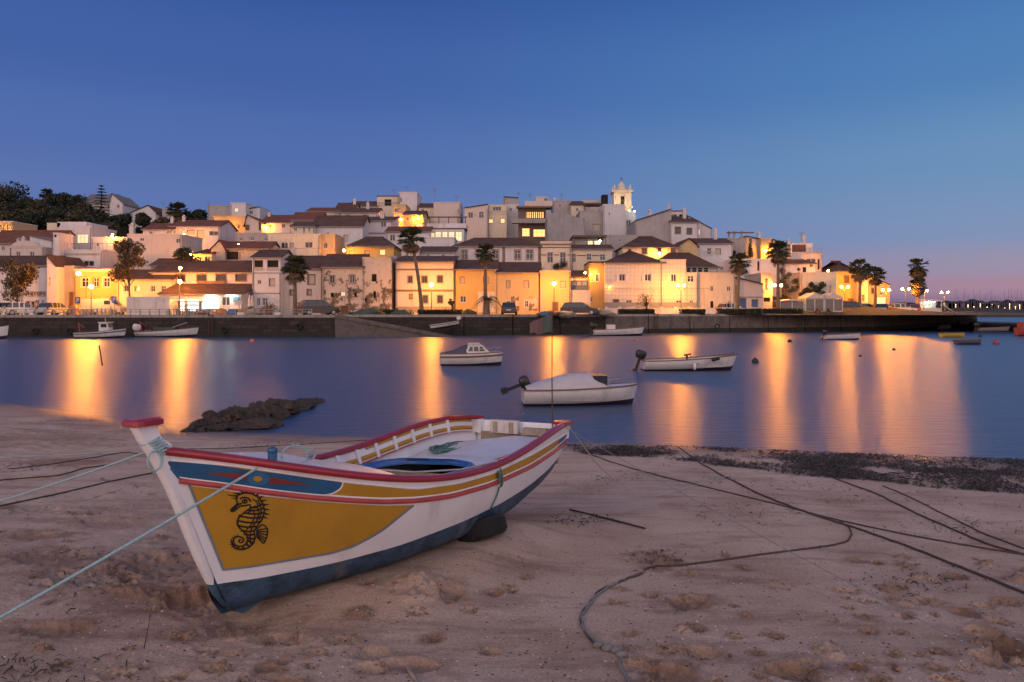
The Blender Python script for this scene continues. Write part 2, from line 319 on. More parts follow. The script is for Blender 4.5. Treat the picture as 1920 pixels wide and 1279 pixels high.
boat.matrix_world = BM
NS, NU = 110, 44
def hull_rows(side):
    rows = []
    for i in range(NS+1):
        s = i/NS; r = []
        for j in range(NU+1):
            p = hullP(s, j/NU); r.append((p.x, side*p.y, p.z))
        rows.append(r)
    return rows
# waterline of the bottom paint, local height over x
def wl(x): return float(np.interp(x, [-.2,.1,.5,1.0,1.6,2.4,3.2,4.3], [.21,.19,.19,.20,.22,.25,.29,.38]))
hb = MB()
for side in (1,-1):
    rows = []
    for i in range(NS+1):
        s = i/NS; us = np.linspace(0,1,161); zz = [hullP(s,u) for u in us]
        k = next((q for q in range(161) if zz[q].z < wl(zz[q].x)), 160); uw = us[max(k-1,0)]+(us[1]-us[0])*((zz[max(k-1,0)].z-wl(zz[k].x))/max(1e-6, zz[max(k-1,0)].z-zz[k].z))
        r = []
        for j in range(NU+1):
            u = uw*j/28 if j <= 28 else uw+(1-uw)*(j-28)/(NU-28)
            p = hullP(s,u); r.append((p.x, side*p.y, p.z))
        rows.append(r if side > 0 else r[::-1])
    b0 = len(hb.m); hb.grid(rows)
    for q in range(b0, len(hb.m)):
        j = (q-b0) % NU; j = j if side > 0 else NU-1-j
        hb.m[q] = 1 if j >= 28 else 0
# transom
tr = [hullP(1,j/NU) for j in range(NU+1)]
def transom_top(y): return Sx(XS1)-.20
tv = [(p.x,p.y,p.z) for p in tr]; tv2 = [(p.x,-p.y,p.z) for p in tr]
for j in range(NU):
    zc = .5*(tv[j][2]+tv[j+1][2]); hb.add([tv[j],tv2[j],tv2[j+1],tv[j+1]], [(0,1,2,3)], 1 if zc < wl(4.2) else 0)
hull = hb.build('hull', [M_white, M_hullb], boat, True)
hm = hull.data
BVH_HULL = BVHTree.FromPolygons([tuple(v.co) for v in hm.vertices], [tuple(p.vertices) for p in hm.polygons])
BINV = BM.inverted()
def hit_hull(px, py, lift=.003, want_n=False):
    o = BINV @ Vector((0,0,CZ)); d = (BINV.to_3x3() @ Vector(((px-HX)/F, 1, -(py-HY)/F))).normalized()
    h = BVH_HULL.ray_cast(o, d)
    for k_ in range(1,15):         # just past the stern edge: step back onto the planking
        if h[0] is not None and h[0].y > 0: break
        d = (BINV.to_3x3() @ Vector(((px-k_-HX)/F, 1, -(py-HY)/F))).normalized(); h = BVH_HULL.ray_cast(o, d)
    if h[0] is None:
        q = BVH_HULL.find_nearest(o+d*((BM.inverted() @ Vector((0,0,CZ))-Vector((1,0,.3))).length)); h = q
    n = h[1]; n = n if n.dot(d) < 0 else -n
    return (h[0]+n*lift) if not want_n else (h[0]+n*lift, n)
def pl(pts, n):          # resample a pixel polyline
    pts = [np.array(p, float) for p in pts]; L = [0]
    for a, b in zip(pts, pts[1:]): L.append(L[-1]+np.linalg.norm(b-a))
    ts = np.linspace(0, L[-1], n)
    return np.stack([np.interp(ts, L, [p[k] for p in pts]) for k in (0,1)], 1)
def smooth_pl(pts, n, it=2):
    p = pl(pts, n)
    for _ in range(it): p[1:-1] = .25*p[:-2]+.5*p[1:-1]+.25*p[2:]
    return p
def painted(name, top, bot, m, n=60, k=14, lift=.003, parent=None):
    a = pl(top, n); b = pl(bot, n); rows = []
    for j in range(k+1):
        rows.append([tuple(hit_hull(*(a[i]*(1-j/k)+b[i]*(j/k)), lift)) for i in range(n)])
    g = MB(); g.grid(rows); return g.build(name, m, parent or boat, True)
def ribbon(px_pts, width, m_, lift=.005, mbx=None, n=None, closed=False, taper=False):
    P = np.array(px_pts, float) if n is None else smooth_pl(px_pts, n); g = mbx or MB(); k = len(P); rows = []
    for i in range(k):
        t = P[min(i+1,k-1)]-P[max(i-1,0)]; t = t/max(1e-6, np.linalg.norm(t)); nn = np.array([-t[1],t[0]])*width*.5*((1-.85*i/(k-1)) if taper else 1)
        rows.append([tuple(hit_hull(*(P[i]+nn), lift)), tuple(hit_hull(*(P[i]-nn), lift))])
    g.grid(rows); return g
SH = [hullP(s,0) for s in np.linspace(0,1,90)]
_SEC = {}
def along_hull(dist, s):      # the point this far below the sheer, along the section
    k = round(s,5)
    if k not in _SEC:
        us = np.linspace(0,1,121); P = [hullP(s,u) for u in us]; L = [0]
        for a, b in zip(P,P[1:]): L.append(L[-1]+(b-a).length)
        _SEC[k] = (us, L)
    us, L = _SEC[k]; u = float(np.interp(dist, L, us)); return hullP(s,u), hullN(s,max(u,.004))
def sweep(name, pts, nrm, wd, ht, m, parent=boat, both=True, round_=True, inset=0):
    g = MB()
    for side in ((1,-1) if both else (1,)):
        rows = []
        for p, n in zip(pts, nrm):
            prof = [(math.cos(a), math.sin(a)) for a in np.linspace(0, 2*PI, 10, endpoint=False)]
            r = []
            for ca, sa in prof:
                k = max(abs(ca),abs(sa))**.55 if round_ else 1
                q = p+Vector((n.x,n.y,0)).normalized()*(ca/k*wd*.5-inset)+Vector((0,0,1))*(sa/k*ht*.5); r.append((q.x, side*q.y, q.z))
            rows.append(r if side > 0 else r[::-1])
        g.grid(rows, closed=True)
        for e in (rows[0], rows[-1]): g.add(e, [tuple(range(10))])
    return g.build(name, m, parent, True)
ss = np.linspace(.004,1,100)
sweep('gunwale_rail', [hullP(s,0)+Vector((0,0,.012)) for s in ss], [hullN(s,.02) for s in ss], .085, .055, M_red, inset=.018)
STK = [(335,901),(420,911),(501,923),(580,932),(657,938),(720,941),(780,939),(845,931),(920,910),(995,876),(1045,843),(1064,825)]
SHR = [(306,862),(372,867),(445,874),(564,892),(657,905),(780,917),(860,906),(920,889),(1000,851),(1064,812)]
# ochre strake between the two rails
def band(name, d0, d1, s0, s1, m, lift=.002, n=70, both=True, k=4):
    g = MB()
    for side in ((1,-1) if both else (1,)):
        rows = []
        for s in np.linspace(s0,s1,n):
            r = []
            for j in range(k+1):
                p, nn = along_hull(d0+(d1-d0)*j/k, s); p = p+nn*lift; r.append((p.x, side*p.y, p.z))
            rows.append(r if side > 0 else r[::-1])
        g.grid(rows)
    return g.build(name, m, boat, True)
def mirror_part(o, name):
    me = o.data.copy()
    for v in me.vertices: v.co.y = -v.co.y
    me.flip_normals(); c = bpy.data.objects.new(name, me); C.objects.link(c); c.parent = boat; return c
# blue bow panel with its red darts and disc, traced on the near side and mirrored
def px_path(pts, n, dy=0):
    q = [hit_hull(x, y+dy, 0, True) for x, y in smooth_pl(pts, n, 3)]
    return [a for a, _ in q], [b for _, b in q]
for nm, pts, dy, w_, h_, m_ in (('white_bead',SHR,0,.012,.014,M_white), ('white_bead',STK,-6,.012,.016,M_white), ('rubbing_strake',STK,0,.042,.038,M_red2)):
    q, n_ = px_path(pts, 80, dy); sweep(nm, q, n_, w_, h_, m_)
def shift(pts, dy): return [(x, y+dy) for x, y in pts]
st_ = painted('ochre_strake', shift(pl(SHR,40)[1:39],2), shift(pl(STK,40)[1:39],-4), M_yel, 90, 6, .0025); mirror_part(st_, 'ochre_strake')
st_ = painted('blue_stern_panel', [(1047,825),(1063,814)], [(1047,838),(1063,824)], M_blue, 8, 4, .0035); mirror_part(st_, 'blue_stern_panel')
def pz1(pts): return [(220+x/3.2, 760+y/3.2) for x, y in pts]
bluep = painted('blue_bow_panel', pz1([(262,322),(500,345),(800,388),(1100,425),(1300,448),(1352,458),(1352,462)]), pz1([(360,440),(500,462),(800,492),(1100,523),(1230,535),(1320,515),(1352,470)]), M_blue, 60, 10, .0045)
mirror_part(bluep, 'blue_bow_panel')
g = ribbon(pz1([(1352,455),(1350,478),(1330,505),(1290,528),(1235,540)]), 3.0, M_white, .006, n=20); g.build('panel_edge', M_white, boat)
for tri in ([(520,400),(785,405),(775,450)], [(1165,475),(915,428),(905,468)]):
    a, b, c = pz1(tri); painted('red_dart', [a,b], [a,c], mat('boat_dull_red', (.22,.035,.035), .5, .2, 6), 14, 6, .007)
def disc_part(name, cx, cy, rx, ry, m, lift):
    g = MB(); c, = pz1([(cx,cy)]); rim = [tuple(hit_hull(c[0]+rx/3.2*math.cos(a), c[1]+ry/3.2*math.sin(a), lift)) for a in np.linspace(0,2*PI,24,endpoint=False)]
    g.add([tuple(hit_hull(*c, lift))]+rim, [(0,i+1,(i+1) % 24+1) for i in range(24)]); return g.build(name, m, boat)
disc_part('blue_disc', 845, 437, 68, 42, mat('boat_mid_blue', (.03,.15,.30), .45, .15, 6), .008)
disc_part('ochre_disc', 842, 437, 27, 17, M_yel, .010)
# ochre side panel and its grey-blue outline
TOP = [(357,911),(420,919),(501,931),(600,941),(657,945),(720,948),(772,947)]
BOT = [(420,1068),(470,1062),(560,1047),(620,1037),(660,1025),(695,1007),(722,990),(745,971),(775,947)]
panel = painted('ochre_side_panel', TOP, BOT, M_yel, 90, 26, .0035); mirror_part(panel, 'ochre_side_panel')
g = MB(); ribbon([(353,906)]+[(357,914),(385,985),(419,1069)], 4.2, M_line, .006, g, 40); ribbon(BOT, 3.4, M_line, .006, g, 60); g.build('panel_outline', M_line, boat)
# seahorse
def z1(pts): return pz1(pts)
sg_ = MB()
def stroke(pts, wd=2.2, n=None, taper=False):
    n = n or max(4, int(len(pts)*5)); ribbon(z1(pts), wd*1.25, M_black, .008, sg_, n, taper=taper)
front = [(722,535),(712,560),(722,585),(700,605),(676,626),(692,637),(735,602),(770,598),(796,592),(800,612),(768,634),(735,660),(720,690),(722,720),(745,745),(772,772),(785,800),(772,828),(748,843),(715,842),(694,822),(698,795),(722,782),(750,790),(760,808),(745,822),(727,816),(728,802),(742,803)]
back = [(722,535),(760,522),(805,525),(845,548),(872,585),(882,630),(868,680),(838,720),(818,755),(826,790),(815,825),(790,848),(755,862),(715,858),(688,832),(684,808)]
stroke(front, 2.3, 150); stroke(back, 2.4, 110)
stroke([(800,612),(835,600),(850,640),(835,690),(800,740),(795,790),(800,830)], 2.0, 50); stroke([(780,640),(815,625),(825,660),(805,710),(772,745)], 1.8, 30)
for a, b in (((800,612),(872,585)),((785,625),(880,612)),((760,642),(882,640)),((738,662),(872,668)),((724,690),(858,695)),((722,718),(838,722)),((742,745),(822,748)),((765,765),(820,770)),((780,788),(826,792)),((784,808),(820,815)),((775,825),(800,842)),((752,842),(762,860)),((725,842),(722,858)),((700,828),(690,838))):
    stroke([a, ((a[0]+b[0])/2,(a[1]+b[1])/2+10), b], 2.6, 10)
for (x, y), (dx, dy) in zip([(735,527),(755,520),(775,518),(795,520),(815,527),(835,538),(852,553),(865,572),(876,595),(882,620),(882,645),(875,665)], [(-42,-2),(-28,-12),(-14,-18),(-4,-18),(8,-18),(18,-14),(26,-12),(32,-8),(34,-4),(34,4),(30,8),(26,10)]):
    stroke([(x,y),(x+dx*.5,y+dy*.6),(x+dx,y+dy)], 3.4, 6, True)
stroke([(722,540),(690,540),(655,532)], 3.0, 8, True); stroke([(722,552),(700,556),(680,552)], 2.4, 8, True)
for i in range(14):
    t = i/13; x = np.interp(t, [0,.35,.6,.8,1], [735,720,745,785,775]); y = np.interp(t, [0,.35,.6,.8,1], [655,700,745,800,828]); stroke([(x,y),(x-12,y+4)], 2.4, 4, True)
for a in np.linspace(.4, 4.6, 13): stroke([(725+40*math.cos(a),820+38*math.sin(a)),(725+54*math.cos(a),820+51*math.sin(a))], 2.2, 4, True)
for ex, ey in ((902,735),(900,755),(897,775),(892,795),(885,812),(876,826)): stroke([(832,752+(ey-752)*.3),(ex,ey)], 1.8, 8)
stroke([(835,740),(868,710),(888,722),(902,742),(895,790),(878,828),(850,800),(832,785)], 2.0, 40)
stroke([(763+16*math.cos(a),573+13*math.sin(a)) for a in np.linspace(0,6.28,14)], 1.8, 16); stroke([(758,572),(768,575)], 4, 4); stroke([(735,560),(750,548),(785,552),(800,575)], 2.4, 16)
stroke([(690,630),(725,590),(745,585)], 2.8, 10); stroke([(810,560),(835,575),(845,600)], 1.8, 10); stroke([(840,560),(860,600),(862,640),(848,685)], 1.8, 20)
sg_.build('seahorse_emblem', M_black, boat)
# stem post with its red cap
def in_plane(px, py, c):     # photo pixel onto the boat's plane y = c
    o = BINV @ Vector((0,0,CZ)); d = BINV.to_3x3() @ Vector(((px-HX)/F, 1, -(py-HY)/F)); k = (c-o.y)/d.y; q = o+d*k; return q.x, q.z
FRONT = pz1([(118,130),(165,215),(192,258),(238,325),(330,500),(390,640),(450,800),(520,960),(578,1078),(620,1150),(670,1205),(715,1235),(765,1245)])
BACKE = pz1([(232,122),(266,198),(318,228),(340,278),(300,345),(395,500),(455,620),(520,770),(580,890),(640,1000),(690,1080),(750,1140),(860,1180)])
fr = [in_plane(x,y,.038) for x, y in FRONT]; bk = [in_plane(x,y,.038) for x, y in BACKE]
def stem_part(name, a, b, m):
    g = MB(); F_, B_ = fr[a:b], bk[a:b]; hw = .038
    rows = [[(f[0]-.012,0.012,f[1]),(f[0],hw,f[1]),(k[0],hw+.004,k[1]),(k[0],-hw-.004,k[1]),(f[0],-hw,f[1]),(f[0]-.012,-.012,f[1])] for f, k in zip(F_, B_)]
    g.grid(rows, closed=True); g.add(rows[0], [tuple(range(6))]); g.add(rows[-1], [tuple(range(6))[::-1]]); return g.build(name, m, boat)
stem_part('stem_post', 0, 9, M_white); stem_part('forefoot', 8, 13, mat('boat_forefoot_paint', (.06,.13,.21), .5, .6, 7, .3, stain=(.22,.25,.28)))
tx, tz = fr[0]; ux = bk[0][0]
cp = MB(); ax0, ax1 = tx-.035, ux+.035
for xx in (ax0, ax1): pass
rows = []
for xx, k in ((ax0,.55),(ax0+.015,.9),(ax0+.05,1),(ax1-.05,1),(ax1-.012,.93),(ax1,.6)):
    rows.append([(xx, .082*k*c_, tz+.018+.024*k*s_ + (xx-ax0)*(.02)) for c_, s_ in ((1,-.8),(1,.5),(.6,1),(-.6,1),(-1,.5),(-1,-.8),(-.6,-1),(.6,-1))])
cp.grid(rows, closed=True); cp.add(rows[0],[tuple(range(8))]); cp.add(rows[-1],[tuple(range(8))[::-1]]); cp.build('stem_cap', M_red, boat)
# decks
def inner(s, d=.05): p = hullP(s,.0); return p.x, max(.012, p.y-d), p.z
def inn(s, dist, d):      # inside face of the planking
    p, n = along_hull(dist, s); q = p-n*d; return Vector((q.x, max(.012,q.y), q.z))
rows = []
for i in range(41):
    s = .02+.32*i/40; x, y, z = inner(s, .03); cam_ = .14*min(1,(i/40)*1.8)*(1-.35*(i/40)**2); r = []
    end = 1
    for j in range(21):
        t = (j/20*2-1)*end; r.append((x, y*t, z-.012+cam_*(1-t*t)))
    rows.append(r)
g = MB(); g.grid(rows); fd = g.build('foredeck', M_deck, boat, True)
g = MB(); g.grid([[(q[0],q[1],q[2]-.035) for q in r] for r in rows]); g.build('deck_edge', M_white, fd, True)
DZ = -.15       # side deck below the sheer
dzc = -.055
def dzs(sd): return -.06 if sd > 0 else -.17
def aft(s): return .11*min(1,max(0,(s-.63)/.10))
ox0, ox1 = .352, .60
def ow(s): k = (s-ox0)/(ox1-ox0); return .70*max(0, 1-abs(2*k-1)**7)**.4     # half width of the open well
g = MB()
for sd in (1,-1):
    rows = []
    for i in range(70):
        s = .16+.825*i/69; p = inn(s, -dzs(sd), .03); x, y, z = p; wv = ow(s)*y if ox0 < s < ox1 else 0
        zc = hullP(s,0).z+dzc-aft(s); z -= aft(s); rows.append([(x, sd*(wv+(y-wv)*j/6), z+(zc-z)*(1-(wv+(y-wv)*j/6)/y)) for j in range(7)])
    g.grid(rows if sd > 0 else [r[::-1] for r in rows])
g.build('side_deck', M_deck, boat, True)
# blue coaming round the well
g = MB(); loop = [(s, 1) for s in np.linspace(ox0+.003,ox1-.003,40)]+[(s,-1) for s in np.linspace(ox1-.003,ox0+.003,40)]; rows = []
for s, sd in loop:
    p = inn(s,-dzs(sd),.03); x, y, z = p; yv = ow(s)*y; zc = hullP(s,0).z+dzc; zz = z+(zc-z)*(1-ow(s)); rows.append([(x,sd*(yv+.05),zz+.0),(x,sd*(yv+.05),zz+.03),(x,sd*(yv-.015),zz+.03),(x,sd*(yv-.018),zz-.025)])
rows.append(rows[0]); g.grid(rows); g.build('well_coaming', mat('boat_coaming_blue', (.02,.10,.34), .4, .15, 6, .05), boat, True)
g = MB(); rows = []
for i in range(40):
    s = .34+.262*i/39; x, y, z = inner(s,.07); rows.append([(x+.04, y*t, (.16 if abs(t) < .7 else z+DZ-.05)) for t in (-.9,-.88,-.55,-.3,.3,.55,.88,.9)])
g.grid(rows); g.build('well_floor', M_dark, boat, True)
for sb in (ox1-.012, .345):
    g = MB(); sec = [hullP(sb, u) for u in np.linspace(.05,.7,24)]; zt = Sx(sec[0].x)+DZ-.02; x0 = sec[0].x
    sec = [(p.x, max(.02,p.y-.045), p.z) for p in sec if p.z < zt]; poly = sec+[(x, -y, z) for x, y, z in sec[::-1]]
    n_ = len(poly); g.add([(x,y,z) for x, y, z in poly]+[(x+.025,y,z) for x, y, z in poly], [tuple(range(n_)), tuple(range(2*n_-1,n_-1,-1))]+[(i,(i+1) % n_,(i+1) % n_+n_,i+n_) for i in range(n_)]); g.build('bulkhead', M_wood, boat)
# inside of the bulwarks
for sd, nm in ((1,'inner_bulwark'),(-1,'inner_bulwark')):
    def strip(name, s0, s1, dd, off, m, par, n=50):
        g = MB(); rows = []
        for s in np.linspace(s0,s1,n):
            r = []
            for d_, o_ in zip(dd, off): p = inn(s,d_,o_); r.append((p.x,sd*p.y,p.z))
            rows.append(r)
        g.grid(rows); return g.build(name, m, par, True)
    dk = -dzs(sd)
    bw = strip(nm, .16, .995, (0,.05,.10,.18,dk+.16), (.03,)*5, M_white, boat, 60)
    strip('ochre_stringer', .40, .985, (dk*.58,dk*.6,dk*.82,dk*.84), (.032,.048,.048,.032), M_yel, bw)
    strip('ochre_stringer', .62, .985, (.012,.014,.045,.047), (.032,.044,.044,.032), M_yel, bw)
    g = MB(); rows = []
    for s in np.linspace(.36,.985,50): p = inn(s,dk,.03); rows.append([(p.x,sd*(p.y-.002),p.z+.012),(p.x,sd*(p.y-.055),p.z+.016)])
    g.grid(rows); g.build('red_waterway', M_red2, bw, True)
    for s in np.linspace(.40,.90,9):
        g = MB(); a_ = inn(s,.008,.03); b_ = inn(s,dk,.03); n_ = along_hull(.1,s)[1]
        rows = [[(p.x+e, sd*(p.y-k), p.z) for e, k in ((-.02,0),(.02,0),(.02,.03),(-.02,.03))] for p in (a_, inn(s,dk*.5,.03), b_)]
        g.grid(rows, closed=True); g.add(rows[0],[(0,1,2,3)]); g.build('frame', M_white, bw)
# stern: cheeks carry a flat cap, low transom board between them
zs_ = Sx(XS1)
for sd in (1,-1):
    g = MB(); g.add([(x, sd*(Bx(x)-dx), Sx(x)+.044+dz) for x in (3.86,4.1,4.345) for dx, dz in ((-.03,0),(-.03,-.03),(.14,-.03),(.14,0))], [(0,1,5,4),(1,2,6,5),(2,3,7,6),(3,0,4,7),(4,5,9,8),(5,6,10,9),(6,7,11,10),(7,4,8,11),(0,3,2,1),(8,9,10,11)]); g.build('quarter_cap', M_red, boat)
    g = MB(); y1 = Bx(4.3)-.03; g.box(4.24,4.315,min(sd*y1,sd*(y1-.13)),max(sd*y1,sd*(y1-.13)),zs_+DZ,zs_+.012); g.build('stern_post', M_white, boat)
g = MB(); g.box(4.26,4.31,-.50,.50,.30,zs_-.13); g.build('transom_board', M_wood, boat)
g = MB(); g.box(4.20,4.258,-.34,.02,zs_+DZ+.02,zs_+.02); mbd = g.build('motor_board', mat('chipped_white_board', (.60,.55,.50), .6, .25, 9, .2), boat)
for y in (-.27,-.06): g = MB(); g.box(4.185,4.2,y-.025,y+.025,zs_+DZ+.03,zs_+.0); g.build('board_cleat', M_wood, mbd)
g = MB(); g.box(4.17,4.258,.10,.40,zs_+DZ+.02,zs_+DZ+.10); g.build('stern_block', M_wood, boat)
x0 = 2.55; g = MB(); g.box(x0,x0+.5,Bx(x0)-.36,Bx(x0)-.09,Sx(x0)-.17,Sx(x0)-.085); g.build('red_locker', M_red2, boat)
# mooring post on the rail
px_, pz_ = in_plane(457,848,Bx(.0)*.8)
g = MB(); xq = .02; yq = Bx(xq)-.04; g.tube([(xq,yq,Sx(xq)-.03),(xq,yq,Sx(xq)+.09)], [.026,.03], 8); g.ball((xq,yq,Sx(xq)+.105), .036, 10, 6, (1,1,.7)); g.build('mooring_post', M_blue, boat)
POST = BM @ Vector((xq,yq,Sx(xq)+.05))
# flagstaff with its flag
FX, FYL = 4.22, .46
fp = MB(); fp.tube([(FX,FYL,zs_-.1),(FX-.005,FYL,zs_+.6),(FX,FYL+.005,zs_+1.30)], [.008,.007,.005], 6); staff = fp.build('flagstaff', M_iron, boat)
rows = []
for i in range(21):
    u = i/20; rows.append([tuple(Vector((FX,FYL,zs_+1.06))+BINV.to_3x3() @ Vector((-.26*u+.02*math.sin(9*u), .09*math.sin(7*u+.4*j/8)*u**.5, -.05*u*u-.02*math.sin(6*u)))+Vector((0,0,.20*(j/8)*(1-.42*u*u)+.02*math.sin(8*u))))  for j in range(9)])
g = MB(); g.grid(rows)
for q in range(len(g.m)): g.m[q] = 1 if q//8 >= 8 else 0
g.build('flag', [mat('flag_green', (.08,.11,.095), .8, .15, 9), mat('flag_red', (.17,.095,.085), .8, .15, 9)], staff, True)
# lashings
def coil(name, c, r, n, tube, m, parent, tilt=(1,0,0), seg=14, jit=.3):
    g = MB(); R0 = random.Random(hash(name) % 999); pts = []
    for i in range(n*seg+1):
        a = 2*PI*i/seg; q = r*(1+jit*(R0.random()-.5)); pts.append(Vector(c)+Vector((q*math.cos(a), q*math.sin(a), tube*.8*(i/seg)*.5)))
    g.tube(pts, tube, 5); return g.build(name, m, parent, True)
fc, fz = in_plane(297,838,0)
g = MB()
for k in range(6):
    z0 = fz-.03+.016*k; xx = fc+.03-.018*k; g.tube([(xx+.055*math.cos(a), .052*math.sin(a), z0+.02*math.cos(a)) for a in np.linspace(0,2*PI,13)], .008, 5, cap=False)
g.tube([(fc-.06+.05*math.cos(a), .05, fz-.07+.06*math.sin(a)) for a in np.linspace(0,2*PI,14)], .006, 5, cap=False)
g.build('stem_lashing', M_rope, boat)
sm = .555; xq2 = hullP(sm,0)
g = MB(); P0, n0 = along_hull(.02, sm); pts = []
for d in np.linspace(-.02,.42,16): p, n = along_hull(max(d,0), sm+.012*math.sin(d*7)); pts.append(p+n*(.035 if d < .2 else .012))
g.tube(pts, .007, 5); 
for k in range(3): p, n = along_hull(.05+.03*k, sm); g.ball(p+n*.03, .022-.003*k, 7, 5)
p, n = along_hull(.13, sm+.006); g.tube([p+n*.04+Vector((.03*math.cos(a), 0, .05*math.sin(a))) for a in np.linspace(0,2*PI,12)], .006, 5, cap=False)
g.build('fender_line', M_green, boat, True)
a = hullP(sm,0); b_ = hullP(.40,0); g = MB(); g.tube([Vector((a.x,a.y,a.z+.045)), Vector(((a.x+b_.x)/2, a.y-.12, a.z+.03)), Vector((b_.x, b_.y-.30, b_.z+.03)), Vector((b_.x-.5, b_.y-.75, b_.z+.12))], .008, 5); g.build('deck_line', M_rope2, boat, True)
g = MB(); xx = .28; g.tube([Vector((xx+.07*math.cos(t), .30+.05*math.cos(t), Sx(xx)+.10+.07*math.sin(t))) for t in np.linspace(0,2*PI,16)], .007, 5, cap=False); g.tube([Vector((xx+.12+.04*math.cos(t), .34, Sx(xx)+.09+.03*math.sin(t))) for t in np.linspace(0,2*PI,12)], .008, 5, cap=False); g.build('mooring_ring', M_rope, boat, True)
# a heap of green line on the after deck: a thing that lies in the boat
R0 = random.Random(3); c0 = Vector((3.45,-.40,Sx(3.45)-.235)); pts = []
for i in range(150):
    a = i*.42; r = .15+.10*math.sin(i*.071)+.09*R0.random(); pts.append(BM @ (c0+Vector((r*1.25*math.cos(a), r*.62*math.sin(a), -.012+.0001*i+.03*R0.random()))))
g = MB(); g.tube(pts, .0075, 5); cn = pts[0].copy(); o = g.build('rope_coil', M_green, None, True); tag(o, 'heap of green line coiled on the after deck of the painted boat', 'rope')
# tyre under the bilge
tp = hit_sand(900, 1004); ty = empty('car_tyre', tp+Vector((0,0,.055)), 'old black car tyre propping up the painted boat', 'tyre')
ty.scale = (.74,.74,.86); ty.rotation_euler = (math.radians(-20), math.radians(-10), math.radians(22))
prof = [(.20,-.085),(.26,-.10),(.30,-.088),(.318,-.06),(.322,0),(.318,.06),(.30,.088),(.26,.10),(.20,.085),(.19,.05),(.225,.03),(.235,0),(.225,-.03),(.19,-.05)]
g = MB(); rows = [[(r*math.cos(a), r*math.sin(a), z) for r, z in prof] for a in np.linspace(0,2*PI,40,endpoint=False)]; rows.append(rows[0]); g.grid(rows, closed=True); tb = g.build('casing', M_rubber, ty, True)
g = MB()
for i in range(60):
    a = 2*PI*i/60; c, s_ = math.cos(a), math.sin(a)
    for z0, z1_ in ((-.062,-.022),(-.016,.016),(.022,.062)):
        aa = a+(.03 if abs(z0) < .02 else 0); c, s_ = math.cos(aa), math.sin(aa); t_ = Vector((-s_,c,0))*.012; e = Vector((c,s_,0)); g.add([e*.317+t_+Vector((0,0,z0)),e*.317-t_+Vector((0,0,z0)),e*.317-t_+Vector((0,0,z1_)),e*.317+t_+Vector((0,0,z1_)),e*.330+t_+Vector((0,0,z0)),e*.330-t_+Vector((0,0,z0)),e*.330-t_+Vector((0,0,z1_)),e*.330+t_+Vector((0,0,z1_))], [(4,5,6,7),(0,1,5,4),(2,3,7,6),(1,2,6,5),(3,0,4,7)])
tag(g.build('tread', M_rubber, tb), kind='stuff')

# ------------------------------------------------------------------ ropes over the sand
def catmull(P, per=8):
    P = [Vector(p) for p in P]; out = []
    for i in range(len(P)-1):
        for k in range(per): out.append(Vector(crom([P[max(i-1,0)],P[i],P[i+1],P[min(i+2,len(P)-1)]], (1+k/per)/3)))
    return out+[P[-1]]
def rope(label, pts, r, m, name='mooring_rope', group='mooring ropes on the beach'):
    r = r*.82 if r > .009 else r; g = MB(); g.tube(catmull(pts), r, 6); o = g.build(name, m, None, True); return tag(o, label, 'rope', group)
def sand_rope(label, pix, r, m, wob=0.006, **kw):
    P = []; R_ = random.Random(len(pix)+int(pix[0][0]))
    for x, y in smooth_pl(pix, max(8, len(pix)*5), 1): P.append(hit_sand(x+R_.uniform(-1,1)*wob*200, y+R_.uniform(-.3,.3)*wob*60, r*.75))
    return rope(label, P, r, m, **kw)
STEM = BM @ Vector((fc-.03, .03, fz)); e1 = hit_sand(-420, 1390); e2 = hit_sand(-300, 1010)
def sag(a, b, d, n=7): return [a.lerp(b, i/n)-Vector((0,0,d*4*(i/n)*(1-i/n))) for i in range(n+1)]
rope('taut pale teal rope from the blue post to the lower left', sag(POST, e1, .02), .009, M_rope)
rope('pale teal rope from the lashed stem post to the left edge', sag(STEM, e2, .06), .008, M_rope)
sand_rope('thin teal rope lying across the sand left of the stem', [(-60,862),(60,856),(150,852),(262,848)], .007, M_rope)
sand_rope('dark rope with weed lying on the sand left of the boat', [(-60,958),(0,950),(120,925),(200,905),(285,888)], .012, M_rope3)
sand_rope('dark weedy rope furthest up the sand on the left', [(-40,905),(40,898),(110,893),(160,878),(210,872)], .012, M_rope3)
sand_rope('short dark rope on the sand behind the stem post', [(20,880),(90,872),(180,858),(235,848),(262,852)], .010, M_rope3)
sand_rope('dark rope on the sand behind the foredeck, towards the rocks', [(330,842),(420,842),(520,836),(600,832),(680,826),(760,828)], .010, M_rope3)
SR = BM @ Vector((4.28,.62,zs_+.0)); SR2 = BM @ Vector((3.75,.80,Sx(3.75)+.02))
q = [hit_sand(x,y,.006) for x, y in ((1180,918),(1230,930),(1290,915),(1370,892),(1440,874),(1478,862))]
rope('pale slack line from the stern curving back to the waterline', [SR, SR.lerp(q[0],.5)-Vector((0,0,.10))]+q, .007, M_rope2)
rope('thin taut line from the stern to the lower right corner', sag(SR2, hit_sand(2010,1310), .03), .003, MATS.get('rope_line') or mat('rope_line', (.20,.22,.22), .85))
sand_rope('long brown rope from the weed to the right edge, crossing the others', [(1262,832),(1310,868),(1372,902),(1440,935),(1520,965),(1600,990),(1700,1025),(1800,1065),(1960,1130)], .014, M_rope3)
sand_rope('brown rope from below the stern to the right edge', [(1085,845),(1160,872),(1240,894),(1340,918),(1450,945),(1560,974),(1680,1000),(1800,1022),(1960,1048)], .011, M_rope3)
sand_rope('brown rope from the seaweed to the upper right edge', [(1510,872),(1570,900),(1640,925),(1720,965),(1800,1000),(1860,1025),(1960,1052)], .013, M_rope3)
sand_rope('thinner brown rope nearest the water at the right edge', [(1655,912),(1700,930),(1770,965),(1840,1000),(1960,1045)], .010, M_rope3)
